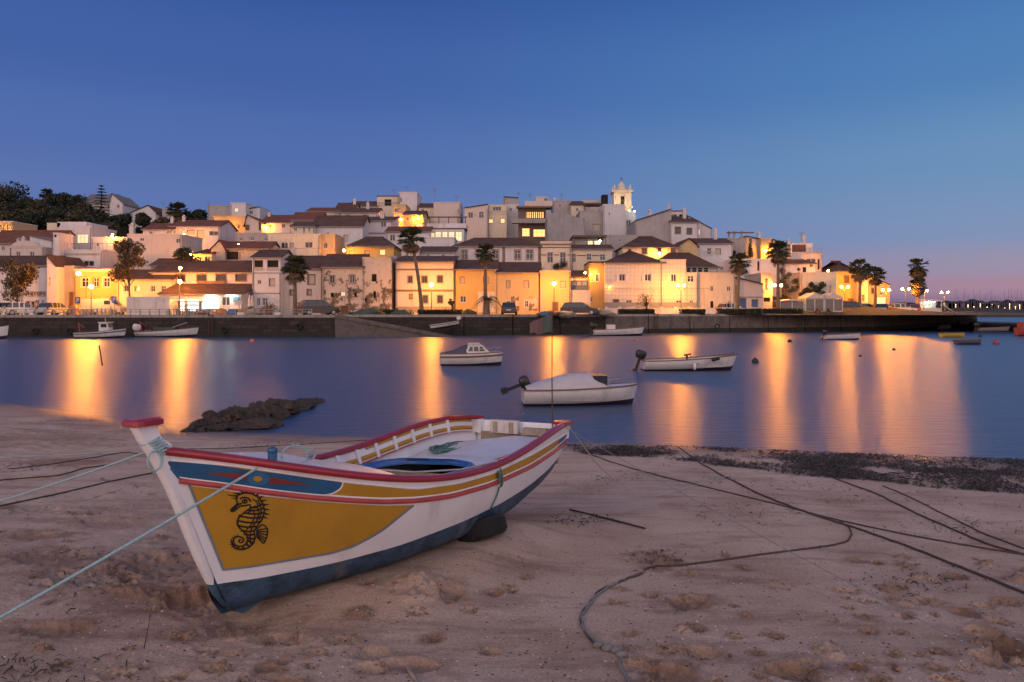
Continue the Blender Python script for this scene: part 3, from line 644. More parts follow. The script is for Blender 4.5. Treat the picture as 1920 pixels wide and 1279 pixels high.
sand_rope('dark rope bending back from the crossing to the knot', [(1575,978),(1592,990),(1597,1004),(1590,1016),(1560,1024),(1500,1032),(1420,1042),(1330,1055),(1270,1062),(1230,1063),(1208,1068),(1204,1078),(1175,1087),(1150,1098),(1122,1110),(1108,1130),(1092,1150),(1088,1170),(1098,1190),(1112,1207),(1128,1218)], .011, M_rope3)
sand_rope('second pale strand beside the dark bent rope, down to the bottom edge', [(1210,1074),(1180,1084),(1140,1103),(1117,1120),(1100,1143),(1090,1158),(1092,1178),(1105,1197),(1125,1213),(1150,1222),(1166,1232),(1160,1250),(1172,1268),(1185,1292)], .012, mat('rope_grey', (.22,.20,.19), .9, .4, 40, .6, bscale=90))
g = MB()
for x, y, r in ((1122,1214,.03),(1140,1220,.034),(1155,1224,.028),(1166,1232,.03)): g.ball(hit_sand(x,y,.015), r, 9, 6, (1.2,.8,.7))
tag(g.build('rope_knot', MATS['rope_grey'], None, True), 'knot in the grey rope at the bottom centre of the sand', 'rope')
g = MB(); g.tube(catmull([hit_sand(x,y,.012) for x, y in ((1068,957),(1120,970),(1160,980),(1210,993))]), [.010]*24+[.008], 6); tag(g.build('stick', M_dark, None, True), 'thin brown stick lying on the sand right of the boat', 'stick')
g = MB(); p = hit_sand(270,1216); g.tube([p, p+Vector((.02,.0,.10)), p+Vector((.035,.01,.2))], [.003,.0025,.001], 5); tag(g.build('twig', M_dark, None, True), 'thin twig standing upright in the sand below the bow', 'twig')
g = MB(); g.tube(catmull([hit_sand(x,y,.012) for x, y in ((764,1254),(770,1266),(780,1279),(786,1292))]), .011, 6); tag(g.build('driftwood', M_wood, None, True), 'pale bit of driftwood at the bottom edge of the sand', 'driftwood')
# ------------------------------------------------------------------ seaweed along the tideline
def strands(name, n, place, size, m, label, cat, seed):
    R_ = np.random.RandomState(seed); vs = []; fs = []
    XY = np.array([place(R_) for _ in range(n)]); ZZ = zsand(XY[:,0], XY[:,1], False)
    for i in range(n):
        X, Y, k = XY[i]; z = ZZ[i]; a = R_.rand()*6.28; L = size*(.5+R_.rand())*k; wd = L*(.12+.2*R_.rand()); h = .006+.035*R_.rand()*k
        c, s = math.cos(a), math.sin(a); b = len(vs); bend = (R_.rand()-.5)*L
        pts = [(-L,0,.0),(0,bend*.4,h),(L,bend,.004+h*.3)]
        for x_, y_, z_ in pts:
            for e in (-1,1): xx, yy = x_, y_+e*wd*.5; vs.append((X+xx*c-yy*s, Y+xx*s+yy*c, z+.004+z_+R_.rand()*.012))
        fs += [(b,b+1,b+3,b+2),(b+2,b+3,b+5,b+4)]
    g = MB(); g.v = vs; g.f = fs; g.m = [0]*len(fs); o = g.build(name, m); tag(o, label, cat, kind='stuff'); return o
M_weed = mat('seaweed', (.050,.036,.024), .6, .6, 12, spec=.4)
def wplace(R_):
    while True:
        px = 1060+1340*R_.rand(); lo = np.interp(px, [1060,1300,1600,1940,2400], [836,838,852,864,884]); hi = np.interp(px, [1060,1300,1500,1700,1940,2400], [850,868,890,908,928,955])
        py = lo+(hi-lo)*R_.rand()**1.15; X, Y = on_sand(px, py)
        dn = float(vnoise(np.array(X),np.array(Y),1.1,31)+.6*vnoise(np.array(X),np.array(Y),3.1,32))
        if R_.rand() < .22+.35*np.clip((px-1100)/500,0,1)+1.3*dn: return X, Y, .7+.5*R_.rand()
strands('seaweed_bank', 16000, wplace, .055, M_weed, 'bank of dark seaweed along the waterline on the right', 'seaweed', 5)
PATCH = [(40,880,60,8),(130,800,110,16),(480,838,90,6),(560,832,40,5),(800,1000,1,1),(1238,1048,60,16),(1440,905,180,16),(1700,930,200,30),(1390,960,120,20),(1130,900,80,14),(1735,1085,110,26),(1090,978,50,12),(190,1075,130,40),(60,1262,130,24),(1800,990,120,20),(1400,868,150,16),(130,760,60,5)]
def pplace(R_):
    px, py, wx, wy = PATCH[R_.randint(len(PATCH))]; X, Y = on_sand(px+R_.randn()*wx*.6, max(790, py+R_.randn()*wy*.6)); return X, Y, .5
strands('seaweed_scraps', 1300, pplace, .05, M_weed, 'scattered scraps of dark weed on the sand', 'seaweed', 6)
# shell grit and clods of damp sand
def grit(name, n, place, lo, hi, m, label, cat, seed, flat=.6):
    R_ = np.random.RandomState(seed); XY = np.array([place(R_) for _ in range(n)]); vs = []; fs = []
    for X, Y in XY:
        h = BVH_SAND.ray_cast(Vector((X,Y,3.5)), Vector((0,0,-1)))
        if h[0] is None: continue
        z = h[0].z; s = lo+(hi-lo)*R_.rand()**2.5; b = len(vs); k = 5; a0 = R_.rand()*6
        ring = [(X+s*(.7+.6*R_.rand())*math.cos(a0+2*PI*i/k), Y+s*(.7+.6*R_.rand())*math.sin(a0+2*PI*i/k), z+s*flat*.25*(R_.rand()-.2)) for i in range(k)]
        vs += ring+[(X+s*.3*R_.randn(), Y+s*.3*R_.randn(), z+s*flat*(.7+.6*R_.rand()))]; fs += [(b+i,b+(i+1) % k,b+k) for i in range(k)]
    g = MB(); g.v = vs; g.f = fs; g.m = [0]*len(fs); tag(g.build(name, m), label, cat, kind='stuff')
def gp(R_):
    Y = 3.2*math.exp(R_.rand()*1.15); return ((R_.rand()*1.5-.75)*Y, Y)
grit('shell_grit', 5200, gp, .002, .009, mat('shell_bits', (.62,.52,.46), .7, .5, 30), 'pale shell grit scattered over the near sand', 'shells', 12, .5)
grit('weed_grit', 4200, gp, .003, .011, mat('weed_bits', (.07,.045,.03), .8, .4, 20), 'dark grit and weed crumbs over the near sand', 'grit', 13, .5)
_DC = [(on_sand(d[0],d[1]), d[2]/F*on_sand(d[0],d[1])[1]*.5) for d in DENTS if d[1] > 930]
def cp_(R_):
    (cx, cy), r = _DC[R_.randint(len(_DC))]; a = R_.rand()*6.28; q = r*(.5+.9*R_.rand()); return (cx+q*math.cos(a), cy+q*math.sin(a)*.8)
grit('sand_clods', 3000, cp_, .005, .024, mat('damp_clod', (.25,.165,.115), .9, .4, 40, .4), 'clods of damp sand round the footprints', 'sand', 14, .9)
# ------------------------------------------------------------------ rocks by the water
def rock_mesh(c, r, seed, sub=24):
    X = []; R_ = np.random.RandomState(seed)
    th = np.linspace(0,PI,sub//2+1); ph = np.linspace(0,2*PI,sub,endpoint=False); T, P = np.meshgrid(th, ph, indexing='ij')
    d = np.stack([np.sin(T)*np.cos(P), np.sin(T)*np.sin(P), np.cos(T)], -1); k = np.ones(T.shape)
    for a, s in ((.30,1.7),(.22,4),(.16,9),(.10,18)): k += a*2*(vnoise(d[...,0]*s+seed*3.1+d[...,2]*s*.7+40, d[...,1]*s+seed*1.7+40-d[...,2]*s*.9, 1, seed % 90))
    p = d*k[...,None]*np.array(r)+np.array(c); g = MB(); rows = [[tuple(q) for q in row] for row in p]
    for row in (0,-1): rows[row] = [tuple(p[row].mean(0))]*sub
    g.grid(rows, closed=True); return g
M_rock = mat('weedy_rock', (.050,.034,.022), .85, .6, 5, .8, bscale=14, stain=(.10,.065,.04))
ROCKS = [(376,807,36,24),(406,806,46,38),(438,805,54,40),(478,803,62,38),(524,800,62,32),(556,797,40,18),(574,794,30,9),(465,808,80,18),(394,809,36,12),(352,809,18,8)]
for i, (px, py, wp, hp) in enumerate(ROCKS):
    X, Y = on_sand(px, py); s = Y/F; z = max(0,float(zbase(np.array(X),np.array(Y))))
    o = rock_mesh((X,Y+.35,z+.02), (wp*.66*s, .62, hp*.70*s), 11+i, 40).build('rock', M_rock, None, False)
    tag(o, ['low weedy rock second from the left in the outcrop','tall weedy rock at the left of the outcrop','tallest dark rock near the middle of the outcrop','broad dark rock in the middle of the outcrop','dark rock right of the middle of the outcrop','low dark rock towards the right of the outcrop','lowest rock at the right tip of the outcrop','flat rock in front of the outcrop','small rock at the front left of the outcrop','smallest rock at the left end of the outcrop'][i], 'rock', 'rocks of the weedy outcrop')
# ------------------------------------------------------------------ quay, hill and far shore
QZ = 2.2
WALL = [(-150,78.0),(-18.5,78.0),(-18.5,82.0),(-5.3,82.0),(48.6,100.0),(58,110),(78,135),(109,175)]
def quay_y(X): return float(np.interp(X, [-150,-18.51,-18.5,-5.3,48.6,58,78,109], [78,78,82,82,100,110,135,175]))
def zhill(X, Y):
    X = np.asarray(X, float); Y = np.asarray(Y, float)
    m = np.clip((70-X)/42, 0, 1); m = m*m*(3-2*m); k = np.clip((Y-96)/75, 0, 1); left = np.clip((-55-X)/60, 0, 1)
    z = QZ+m*(20.5*k)*(1-.18*left)+m*left*np.clip((Y-150)/80,0,1)*15
    far = np.clip((Y-260)/150, 0, 1); return z*(1-far)+far*(1.0)
M_conc = mat('quay_concrete', (.30,.27,.24), .9, .3, 1.5, .4, stain=(.14,.12,.10))
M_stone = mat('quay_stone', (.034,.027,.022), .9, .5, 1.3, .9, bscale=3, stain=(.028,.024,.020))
M_algae = mat('quay_algae', (.022,.020,.014), .85, .5, 1.2, .9, bscale=4)
M_pave = mat('quay_paving', (.26,.22,.18), .9, .25, .8, .2)
def hill():
    xs_ = np.concatenate([np.linspace(-190,110,76)]); ys_ = np.concatenate([np.linspace(93,260,43), np.linspace(270,420,8)]); g = MB()
    X, Y = np.meshgrid(xs_, ys_); Z = zhill(X,Y)+.5*vnoise(X,Y,.12,77)*np.clip((Y-100)/20,0,1)
    g.grid([[(X[i,j],Y[i,j],Z[i,j]-.05) for j in range(len(xs_))] for i in range(len(ys_))]); return g.build('hillside', mat('hillside_scrub', (.045,.042,.026), .95, .6, .3, .5, bscale=2), None, True)
tag(hill(), kind='structure')
# paved quay
g = MB(); top = [(x,y,QZ) for x, y in WALL]; back = [(x, max(y+.5, 96.0) if x < 48 else y+.01, QZ) for x, y in WALL]
g.add([(-150,78.4,QZ),(-18.9,78.4,QZ),(-18.9,99,QZ),(-150,99,QZ)], [(0,1,2,3)]); g.add([(-18.9,82.4,QZ),(-5.3,82.4,QZ),(48.4,100.4,QZ),(57.7,110.2,QZ),(77.7,135.2,QZ),(108.5,175.2,QZ),(108.5,215,QZ),(40,215,QZ),(30,104,QZ),(-18.9,99,QZ)], [tuple(range(10))])
tag(g.build('quay', M_pave), kind='structure')
def wall_run(name, label, pts, top_h, mats):
    root = empty(name, (pts[0][0],pts[0][1],0), label, 'wall', 'stretches of the harbour wall'); off = root.location
    for (x0,y0),(x1,y1) in zip(pts, pts[1:]):
        L = math.hypot(x1-x0,y1-y0); n = max(1,int(L/5.5)); dx, dy = (x1-x0)/n, (y1-y0)/n; nx, ny = dy/math.hypot(dx,dy), -dx/math.hypot(dx,dy)
        for i in range(n):
            j = .03*rnd.random(); e_ = .002 if y1 == y0 else .012; a = (x0+dx*(i+e_), y0+dy*(i+e_)); b = (x0+dx*(i+1-e_), y0+dy*(i+1-e_)); g = MB()
            def slab(z0, z1, t0, mi): 
                P = [(a[0]+nx*t0,a[1]+ny*t0),(b[0]+nx*t0,b[1]+ny*t0),(b[0]-nx*.6,b[1]-ny*.6),(a[0]-nx*.6,a[1]-ny*.6)]
                g.add([(x,y,z0) for x, y in P]+[(x,y,z1) for x, y in P], [(4,5,6,7),(0,1,5,4),(1,2,6,5),(3,0,4,7),(2,3,7,6)], mi)
            slab(-1.0,.55,.06+j,1); slab(.55,top_h-.28,.0+j,0); slab(top_h-.28,top_h,.05+j,2)
            g.build('wall_panel', mats, root, off=off)
    g = MB(); rows = [[(x,y+.25,-1),(x,y+.25,top_h-.1)] for x, y in pts]; g.grid(rows); g.build('wall_core', mats[1], root, off=off)
    return root
def blocks(m, c1, c2, mo):       # coursed stone
    t = m.node_tree; L = t.links.new; p = t.nodes['Principled BSDF']; co = t.nodes.new('ShaderNodeTexCoord'); mp = t.nodes.new('ShaderNodeMapping'); mp.inputs['Rotation'].default_value = (PI/2,0,0); L(co.outputs['Object'], mp.inputs[0]); b = t.nodes.new('ShaderNodeTexBrick'); b.inputs['Scale'].default_value = 1; b.inputs['Brick Width'].default_value = .95; b.inputs['Row Height'].default_value = .42; b.inputs['Mortar Size'].default_value = .03; b.inputs['Color1'].default_value = (*c1,1); b.inputs['Color2'].default_value = (*c2,1); b.inputs['Mortar'].default_value = (*mo,1); L(mp.outputs[0], b.inputs[0])
    old = p.inputs['Base Color'].links[0].from_socket; mx = t.nodes.new('ShaderNodeMix'); mx.data_type = 'RGBA'; mx.blend_type = 'MULTIPLY'; mx.inputs['Factor'].default_value = 1; L(old, mx.inputs['A']); L(b.outputs[0], mx.inputs['B']); L(mx.outputs['Result'], p.inputs['Base Color'])
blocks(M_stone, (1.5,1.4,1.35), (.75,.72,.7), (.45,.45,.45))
MW = [M_stone, M_algae, M_conc]
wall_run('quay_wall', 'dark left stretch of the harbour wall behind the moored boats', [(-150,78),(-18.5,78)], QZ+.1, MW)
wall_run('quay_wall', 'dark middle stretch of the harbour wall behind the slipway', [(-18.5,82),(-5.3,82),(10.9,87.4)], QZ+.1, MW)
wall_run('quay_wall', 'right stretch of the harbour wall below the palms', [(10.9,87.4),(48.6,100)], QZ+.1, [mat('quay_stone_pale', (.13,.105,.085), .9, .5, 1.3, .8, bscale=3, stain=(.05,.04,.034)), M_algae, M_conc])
wall_run('quay_wall', 'far stretch of the harbour wall running back to the pier head', [(48.6,100),(58,110),(78,135),(109,175)], QZ+.1, [MATS['quay_stone_pale'], M_algae, M_conc])
# slipway
g = MB(); g.add([(-18.5,78,QZ+.02),(-18.5,82,QZ+.02),(-5.2,82,-.25),(-5.2,78.4,-.25),(-18.5,78,-1),(-5.2,78.4,-1)], [(0,3,2,1),(0,4,5,3)]); g.add([(-18.5,77.9,QZ+.12),(-18.5,78.15,QZ+.12),(-5.2,78.5,-.15),(-5.2,78.25,-.15),(-18.5,77.9,QZ-.2),(-5.2,78.25,-.5)], [(0,3,2,1),(0,4,5,3)]); tag(g.build('slipway', mat('slipway_stone',(.12,.10,.085),.9,.4,1.5,.5)), kind='structure')
# far shore on the right
M_far = mat('far_land', (.020,.018,.024), 1, .3, .02)
g = MB(); X = np.linspace(300,1500,120); R_ = np.random.RandomState(3)
g.grid([[(x,900,-1) for x in X],[(x,900,3+1.5*math.sin(x*.02)) for x in X],[(x,960,9+5*vnoise(np.array(x),np.array(1.0),.02,8)+2*vnoise(np.array(x),np.array(1.0),.1,9)) for x in X],[(x,1100,2) for x in X]])
tag(g.build('far_shore', M_far, None, False), kind='structure')
g = MB(); rows = []
for i in range(60): x = 150+i*2.6; y = 262-i*.3; h = 2.6+.9*rnd.random(); rows.append([(x,y-4,-1),(x,y-2+rnd.random(),h*.6),(x,y+rnd.random(),h),(x,y+4,-1)])
g.grid(rows); tag(g.build('breakwater', mat('breakwater_rock', (.05,.04,.035), .9, .5, .5, .8), None), 'low dark rubble breakwater in front of the far marina', 'breakwater')
M_faded = mat('far_wall', (.10,.085,.09), .9)
for i in range(14):
    px = 1772+i*11+rnd.uniform(-3,3); Y = 880; b = unp(px,578,Y); h = rnd.uniform(5,9); wd = rnd.uniform(6,14); r = empty('far_building', (b.x,Y,3), 'small dim building on the far shore', 'building', 'buildings on the far shore'); g = MB(); g.box(-wd/2,wd/2,0,8,0,h); g.build('wall', M_far if i % 3 else M_faded, r); g = MB(); g.add([(-wd/2-.4,-.4,h),(wd/2+.4,-.4,h),(wd/2+.4,8.4,h),(-wd/2-.4,8.4,h),(-wd/2+2,4,h+2.2),(wd/2-2,4,h+2.2)], [(0,1,5,4),(1,2,5),(2,3,4,5),(3,0,4)]); g.build('roof', M_far, r)
M_mast = mat('mast_grey', (.22,.20,.24), .6)
for i in range(34):
    px = 1785+133*((i*.618) % 1); Y = 620+rnd.uniform(-60,60); top = rnd.uniform(540,562); a = unp(px,584,Y); b = unp(px,top,Y); g = MB(); g.tube([(0,0,0),(0,0,b.z-a.z)], [.16,.10], 5); g.tube([(-.9,0,(b.z-a.z)*.6),(.9,0,(b.z-a.z)*.6)], .07, 4); o = g.build('yacht_mast', M_mast); o.location = a; tag(o, 'bare yacht mast standing up from the far marina', 'mast', 'masts of the far marina')
LAMP_M = mat('lamp_sodium', (.8,.5,.2), .5, emit=(1,.32,.022), es=1600)
LAMP_W = mat('lamp_white', (.8,.8,.8), .5, emit=(.75,1,.86), es=110)
LAMP_S = mat('lamp_far', (.8,.6,.3), .5, emit=(1,.62,.28), es=10)
for i, (px, py) in enumerate([(1792,571),(1803,577),(1815,572),(1826,575),(1838,570),(1851,576),(1860,571),(1872,574),(1884,577),(1893,570),(1904,575),(1912,572),(1880,581),(1845,581)]):
    g = MB(); p = unp(px,py,800); g.ball((0,0,0), .32, 6, 4); g.tube([(0,0,-.3),(0,0,2-p.z)], .1, 4); o = g.build('far_lamp', LAMP_S); o.location = p; tag(o, 'tiny lit lamp on the far shore', 'lamp', 'lamps of the far shore')

# ------------------------------------------------------------------ house kit
W = lambda n, c, st=(.42,.36,.31), v=.10: mat('wall_'+n, c, .85, v, .5, .15, bscale=12, stain=st)
WH = W('white', (.60,.565,.57)); WC = W('cream', (.66,.56,.43)); WG = W('grey', (.36,.33,.32), (.24,.22,.21), .2); WP = W('pale_pink', (.58,.49,.44)); WY = W('yellow', (.58,.38,.13), (.44,.30,.15)); WO = W('ochre', (.56,.40,.20)); WCO = W('concrete', (.31,.29,.285), (.20,.19,.185), .25)  # yellow and ochre also put lamplight into the colour of lamp-lit walls
def ruin_mat():
    m = mat('wall_ruin', (.60,.48,.38), .9, .15, .6, .4, bscale=6); t = m.node_tree; L = t.links.new; p = t.nodes['Principled BSDF']; co = t.nodes.new('ShaderNodeTexCoord')
    n = t.nodes.new('ShaderNodeTexNoise'); n.inputs['Scale'].default_value = .75; n.inputs['Detail'].default_value = 9; n.inputs['Roughness'].default_value = .72; L(co.outputs['Object'], n.inputs[0])
    s = t.nodes.new('ShaderNodeSeparateXYZ'); L(co.outputs['Object'], s.inputs[0]); mrr = t.nodes.new('ShaderNodeMapRange'); mrr.inputs[1].default_value = 6; mrr.inputs[2].default_value = 0; mrr.inputs[3].default_value = -.07; mrr.inputs[4].default_value = .08; L(s.outputs['Z'], mrr.inputs[0])
    ad = t.nodes.new('ShaderNodeMath'); L(n.outputs[0], ad.inputs[0]); L(mrr.outputs[0], ad.inputs[1])
    r = ramp_node(t, [(.50,(0,0,0)),(.525,(1,1,1))], 'LINEAR'); L(ad.outputs[0], r.inputs[0]); old = p.inputs['Base Color'].links[0].from_socket
    n3 = t.nodes.new('ShaderNodeTexVoronoi'); n3.inputs['Scale'].default_value = 2.6; L(co.outputs['Object'], n3.inputs[0]); r3 = ramp_node(t, [(0,(.26,.19,.12)),(.6,(.15,.11,.075)),(1,(.09,.07,.05))], 'LINEAR'); L(n3.outputs['Distance'], r3.inputs[0])
    mx = t.nodes.new('ShaderNodeMix'); mx.data_type = 'RGBA'; L(r.outputs[0], mx.inputs['Factor']); L(old, mx.inputs['A']); L(r3.outputs[0], mx.inputs['B']); L(mx.outputs['Result'], p.inputs['Base Color']); return m
WR = ruin_mat()
def tile_mat():
    m = mat('wall_tiled', (.62,.55,.46), .45, .06, .5); t = m.node_tree; L = t.links.new; p = t.nodes['Principled BSDF']; co = t.nodes.new('ShaderNodeTexCoord'); mp = t.nodes.new('ShaderNodeMapping'); mp.inputs['Rotation'].default_value = (PI/2,0,0); L(co.outputs['Object'], mp.inputs[0])
    b = t.nodes.new('ShaderNodeTexBrick'); b.offset = 0; b.inputs['Scale'].default_value = 1; b.inputs['Brick Width'].default_value = .5; b.inputs['Row Height'].default_value = .5; b.inputs['Mortar Size'].default_value = .02
    b.inputs['Color1'].default_value = (.64,.56,.47,1); b.inputs['Color2'].default_value = (.60,.53,.44,1); b.inputs['Mortar'].default_value = (.40,.34,.28,1); L(mp.outputs[0], b.inputs[0]); L(b.outputs[0], p.inputs['Base Color']); return m
WT = tile_mat()
RT = mat('roof_tile', (.10,.050,.034), .9, .45, .9, .3, bscale=9); RR = mat('roof_tile_red', (.17,.060,.036), .9, .4, .9, .3, bscale=9); RG = mat('roof_grey', (.17,.155,.16), .9, .3, .9, .2)
M_frame = mat('window_white', (.62,.58,.54), .6); M_brown = mat('window_brown', (.10,.055,.035), .6); M_sur = mat('window_surround', (.30,.20,.14), .8); M_glass = mat('glass_dusk', (.030,.032,.045), .08, spec=.8); M_blind = mat('blind', (.46,.39,.31), .7); M_shade_black = mat('shade_black', (.012,.010,.009), .9); M_bluep = mat('door_blue', (.06,.12,.25), .5); M_door = mat('door_brown', (.14,.075,.04), .6)
M_lit = mat('glass_lit_warm', (.5,.35,.15), .3, emit=(1,.50,.14), es=1.8); M_lit2 = mat('glass_lit_pale', (.5,.5,.35), .3, emit=(1,.82,.42), es=.85); M_shop = mat('glass_lit_shop', (.6,.6,.6), .3, emit=(.86,1,.92), es=1.5); M_litg = mat('glass_lit_green', (.4,.4,.2), .3, emit=(.62,.66,.18), es=.55)
M_rail = mat('railing_grey', (.22,.21,.22), .5); M_chim = mat('chimney_white', (.60,.54,.50), .85, .15, 2, stain=(.35,.3,.27)); M_trim = mat('trim_brown', (.22,.13,.09), .8, .1, 2); M_dado = mat('trim_grey', (.26,.25,.25), .8, .1, 2)
PANE = {'d':M_glass,'l':M_lit,'m':M_lit2,'s':M_blind,'h':M_shade_black,'o':M_blind,'L':M_shop,'g':M_litg,'b':M_bluep,'D':M_door,'w':M_glass,'B':M_glass,'k':M_glass}
def tiles(g, el, er, rl_, rr_, per=.30, amp=.045, th=.10, mi=0):      # corrugated slope between eave (left,right) and ridge (left,right)
    el, er, rl_, rr_ = map(Vector, (el,er,rl_,rr_)); n = max(2, int((er-el).length/per)*2); nrm = (er-el).cross(rl_-el)
    nrm = nrm.normalized() if nrm.length > 1e-6 else Vector((0,0,1))
    if nrm.z < 0: nrm = -nrm
    lo = []; hi = []; lo2 = []
    for i in range(n+1):
        o = nrm*(amp if i % 2 else 0); t = i/n; e = el.lerp(er,t); r = rl_.lerp(rr_,t); lo.append(e+o); hi.append(r+o); lo2.append(e-Vector((0,0,th)))
    g.grid([lo2,lo,hi], mi); g.add([el-Vector((0,0,th)),er-Vector((0,0,th)),rr_-Vector((0,0,th)),rl_-Vector((0,0,th))], [(0,1,2,3)], mi)
HOUSES = {}
def house(name, label, bx, Y, D, wall, roof=('flat',), wins=(), cat='house', chim=(), bands=(), ant=(), over=.25, depth_base=None, side=()):
    """bx = left, right, eave and base rows in photo pixels at distance Y (base None: down to the hillside)"""
    x0p, x1p, ye, yb = bx; k = Y/F; X0 = (x0p-HX)*k; X1 = (x1p-HX)*k; ze = CZ-(ye-HY)*k
    zb = (CZ-(yb-HY)*k) if yb else float(min(zhill(X0,Y),zhill(X1,Y),zhill((X0+X1)/2,Y)))-.6
    if yb: zb = min(zb, QZ+.0) if zb < QZ+.7 else zb
    zb = min(zb, ze-1.0); O = Vector(((X0+X1)/2, Y, zb)); r = empty(name, O, label, cat, 'houses of the hillside town'); zx = lambda p: CZ-(p-HY)*k; xx = lambda p: (p-HX)*k
    kind = roof[0]; Y1 = Y+D
    # front wall with real openings
    ops = []
    for wv in wins:
        a, b, c, d = xx(wv[0]), xx(wv[1]), zx(wv[3]), zx(wv[2]); ops.append((max(a,X0+.05),min(b,X1-.05),max(c,zb+.02),min(d,ze-.05),wv[4]))
    ops = [o for o in ops if o[1]-o[0] > .1 and o[3]-o[2] > .1]
    cx = sorted({X0,X1,*[o[0] for o in ops],*[o[1] for o in ops]}); cz = sorted({zb,ze,*[o[2] for o in ops],*[o[3] for o in ops]}); g = MB()
    for i in range(len(cx)-1):
        for j in range(len(cz)-1):
            mx_, mz = (cx[i]+cx[i+1])/2, (cz[j]+cz[j+1])/2
            if any(o[0] < mx_ < o[1] and o[2] < mz < o[3] for o in ops): continue
            g.add([(cx[i],Y,cz[j]),(cx[i+1],Y,cz[j]),(cx[i+1],Y,cz[j+1]),(cx[i],Y,cz[j+1])], [(0,1,2,3)])
    rv = .16
    for a, b, c, d, s in ops: g.add([(a,Y,c),(b,Y,c),(b,Y,d),(a,Y,d),(a,Y+rv,c),(b,Y+rv,c),(b,Y+rv,d),(a,Y+rv,d)], [(0,4,5,1),(1,5,6,2),(2,6,7,3),(3,7,4,0)])
    g.add([(X0,Y,zb),(X1,Y,zb),(X1,Y1,zb),(X0,Y1,zb),(X0,Y,ze),(X1,Y,ze),(X1,Y1,ze),(X0,Y1,ze)], [(1,2,6,5),(2,3,7,6),(3,0,4,7)])
    rm = roof[2] if len(roof) > 2 else RT; ro = None
    if kind == 'flat':
        h = .0; g.add([(X0,Y,ze),(X1,Y,ze),(X1,Y1,ze),(X0,Y1,ze)], [(0,1,2,3)])
        c = MB(); t = .22; e = .05; z0, z1 = ze-.08, ze+.12
        for q in ((X0-e,X1+e,Y-e,Y+t),(X0-e,X1+e,Y1-t,Y1+e),(X0-e,X0+t,Y+t,Y1-t),(X1-t,X1+e,Y+t,Y1-t)): c.box(*q,z0,z1)
        ro = c.build('parapet', rm if len(roof) > 2 else wall, r, off=O)
    elif kind in ('gable','hip','half'):
        D2 = D*.5 if kind != 'half' else D; yr = Y+D2; zr = CZ-(roof[1]-HY)*yr/F; zr = max(zr, ze+.3); ins = (roof[3] if len(roof) > 3 else min((X1-X0)*.3, D*.45)) if kind == 'hip' else 0; c = MB(); o = over; sl = (zr-ze)/D2
        tiles(c, (X0-o,Y-o,ze-o*sl+.06), (X1+o,Y-o,ze-o*sl+.06), (X0-(o if not ins else -ins),yr,zr+.06), (X1+(o if not ins else -ins),yr,zr+.06))
        if kind != 'half': tiles(c, (X1+o,Y1+o,ze-o*sl+.06), (X0-o,Y1+o,ze-o*sl+.06), (X1+(o if not ins else -ins),yr,zr+.06), (X0-(o if not ins else -ins),yr,zr+.06))
        if ins:
            tiles(c, (X0-o,Y1+o,ze-o*sl+.06), (X0-o,Y-o,ze-o*sl+.06), (X0+ins,yr,zr+.06), (X0+ins,yr,zr+.06)); tiles(c, (X1+o,Y-o,ze-o*sl+.06), (X1+o,Y1+o,ze-o*sl+.06), (X1-ins,yr,zr+.06), (X1-ins,yr,zr+.06))
        else:
            for q in (X0,X1): g.add([(q,Y,ze),(q,Y1,ze),(q,yr,zr)], [(0,1,2)])
        c.tube([(X0-(o if not ins else -ins),yr,zr+.08),(X1+(o if not ins else -ins),yr,zr+.08)], .12, 6); ro = c.build('roof', rm, r, off=O)
    elif kind == 'front':           # gable towards the harbour, roof[1] = ridge row, roof[3] = ridge column
        zr = CZ-(roof[1]-HY)*k; xr = xx(roof[3]) if len(roof) > 3 else (X0+X1)/2; c = MB(); o = over; g.add([(X0,Y,ze),(X1,Y,ze),(xr,Y,zr)], [(0,1,2)]); g.add([(X0,Y1,ze),(X1,Y1,ze),(xr,Y1,zr)], [(0,1,2)])
        for xe, sg in ((X0,-1),(X1,1)):
            if abs(xe-xr) < .3: continue
            dz = (zr-ze)/abs(xe-xr)*o; tiles(c, (xe+sg*o,Y-o,ze-dz+.05), (xe+sg*o,Y1,ze-dz+.05), (xr,Y-o,zr+.05), (xr,Y1,zr+.05))
        ro = c.build('roof', rm, r, off=O)
    elif kind == 'shedx':           # one slope across: roof[1] = row of the higher end, roof[3] = 'l' or 'r'
        zr = CZ-(roof[1]-HY)*k; hi_l = roof[3] == 'l'; xa, xb_ = (X0,X1) if hi_l else (X1,X0); c = MB(); g.add([(xa,Y,ze),(xb_,Y,ze),(xa,Y,zr)], [(0,1,2)]); g.add([(xa,Y1,ze),(xa,Y,ze),(xa,Y,zr),(xa,Y1,zr)], [(0,1,2,3)])
        tiles(c, (xb_,Y-over,ze+.05), (xb_,Y1,ze+.05), (xa,Y-over,zr+.05), (xa,Y1,zr+.05)); ro = c.build('roof', rm, r, off=O)
    elif kind == 'shed':            # slopes down to the front
        zr = CZ-(roof[1]-HY)*(Y1)/F; zr = max(zr, ze+.2); c = MB(); tiles(c, (X0-over,Y-over,ze+.03), (X1+over,Y-over,ze+.03), (X0-over,Y1,zr+.06), (X1+over,Y1,zr+.06))
        for q in (X0,X1): g.add([(q,Y,ze),(q,Y1,ze),(q,Y1,zr)], [(0,1,2)])
        g.add([(X0,Y1,ze),(X1,Y1,ze),(X1,Y1,zr),(X0,Y1,zr)], [(0,1,2,3)]); ro = c.build('roof', rm, r, off=O)
    g.build('wall', wall, r, off=O)
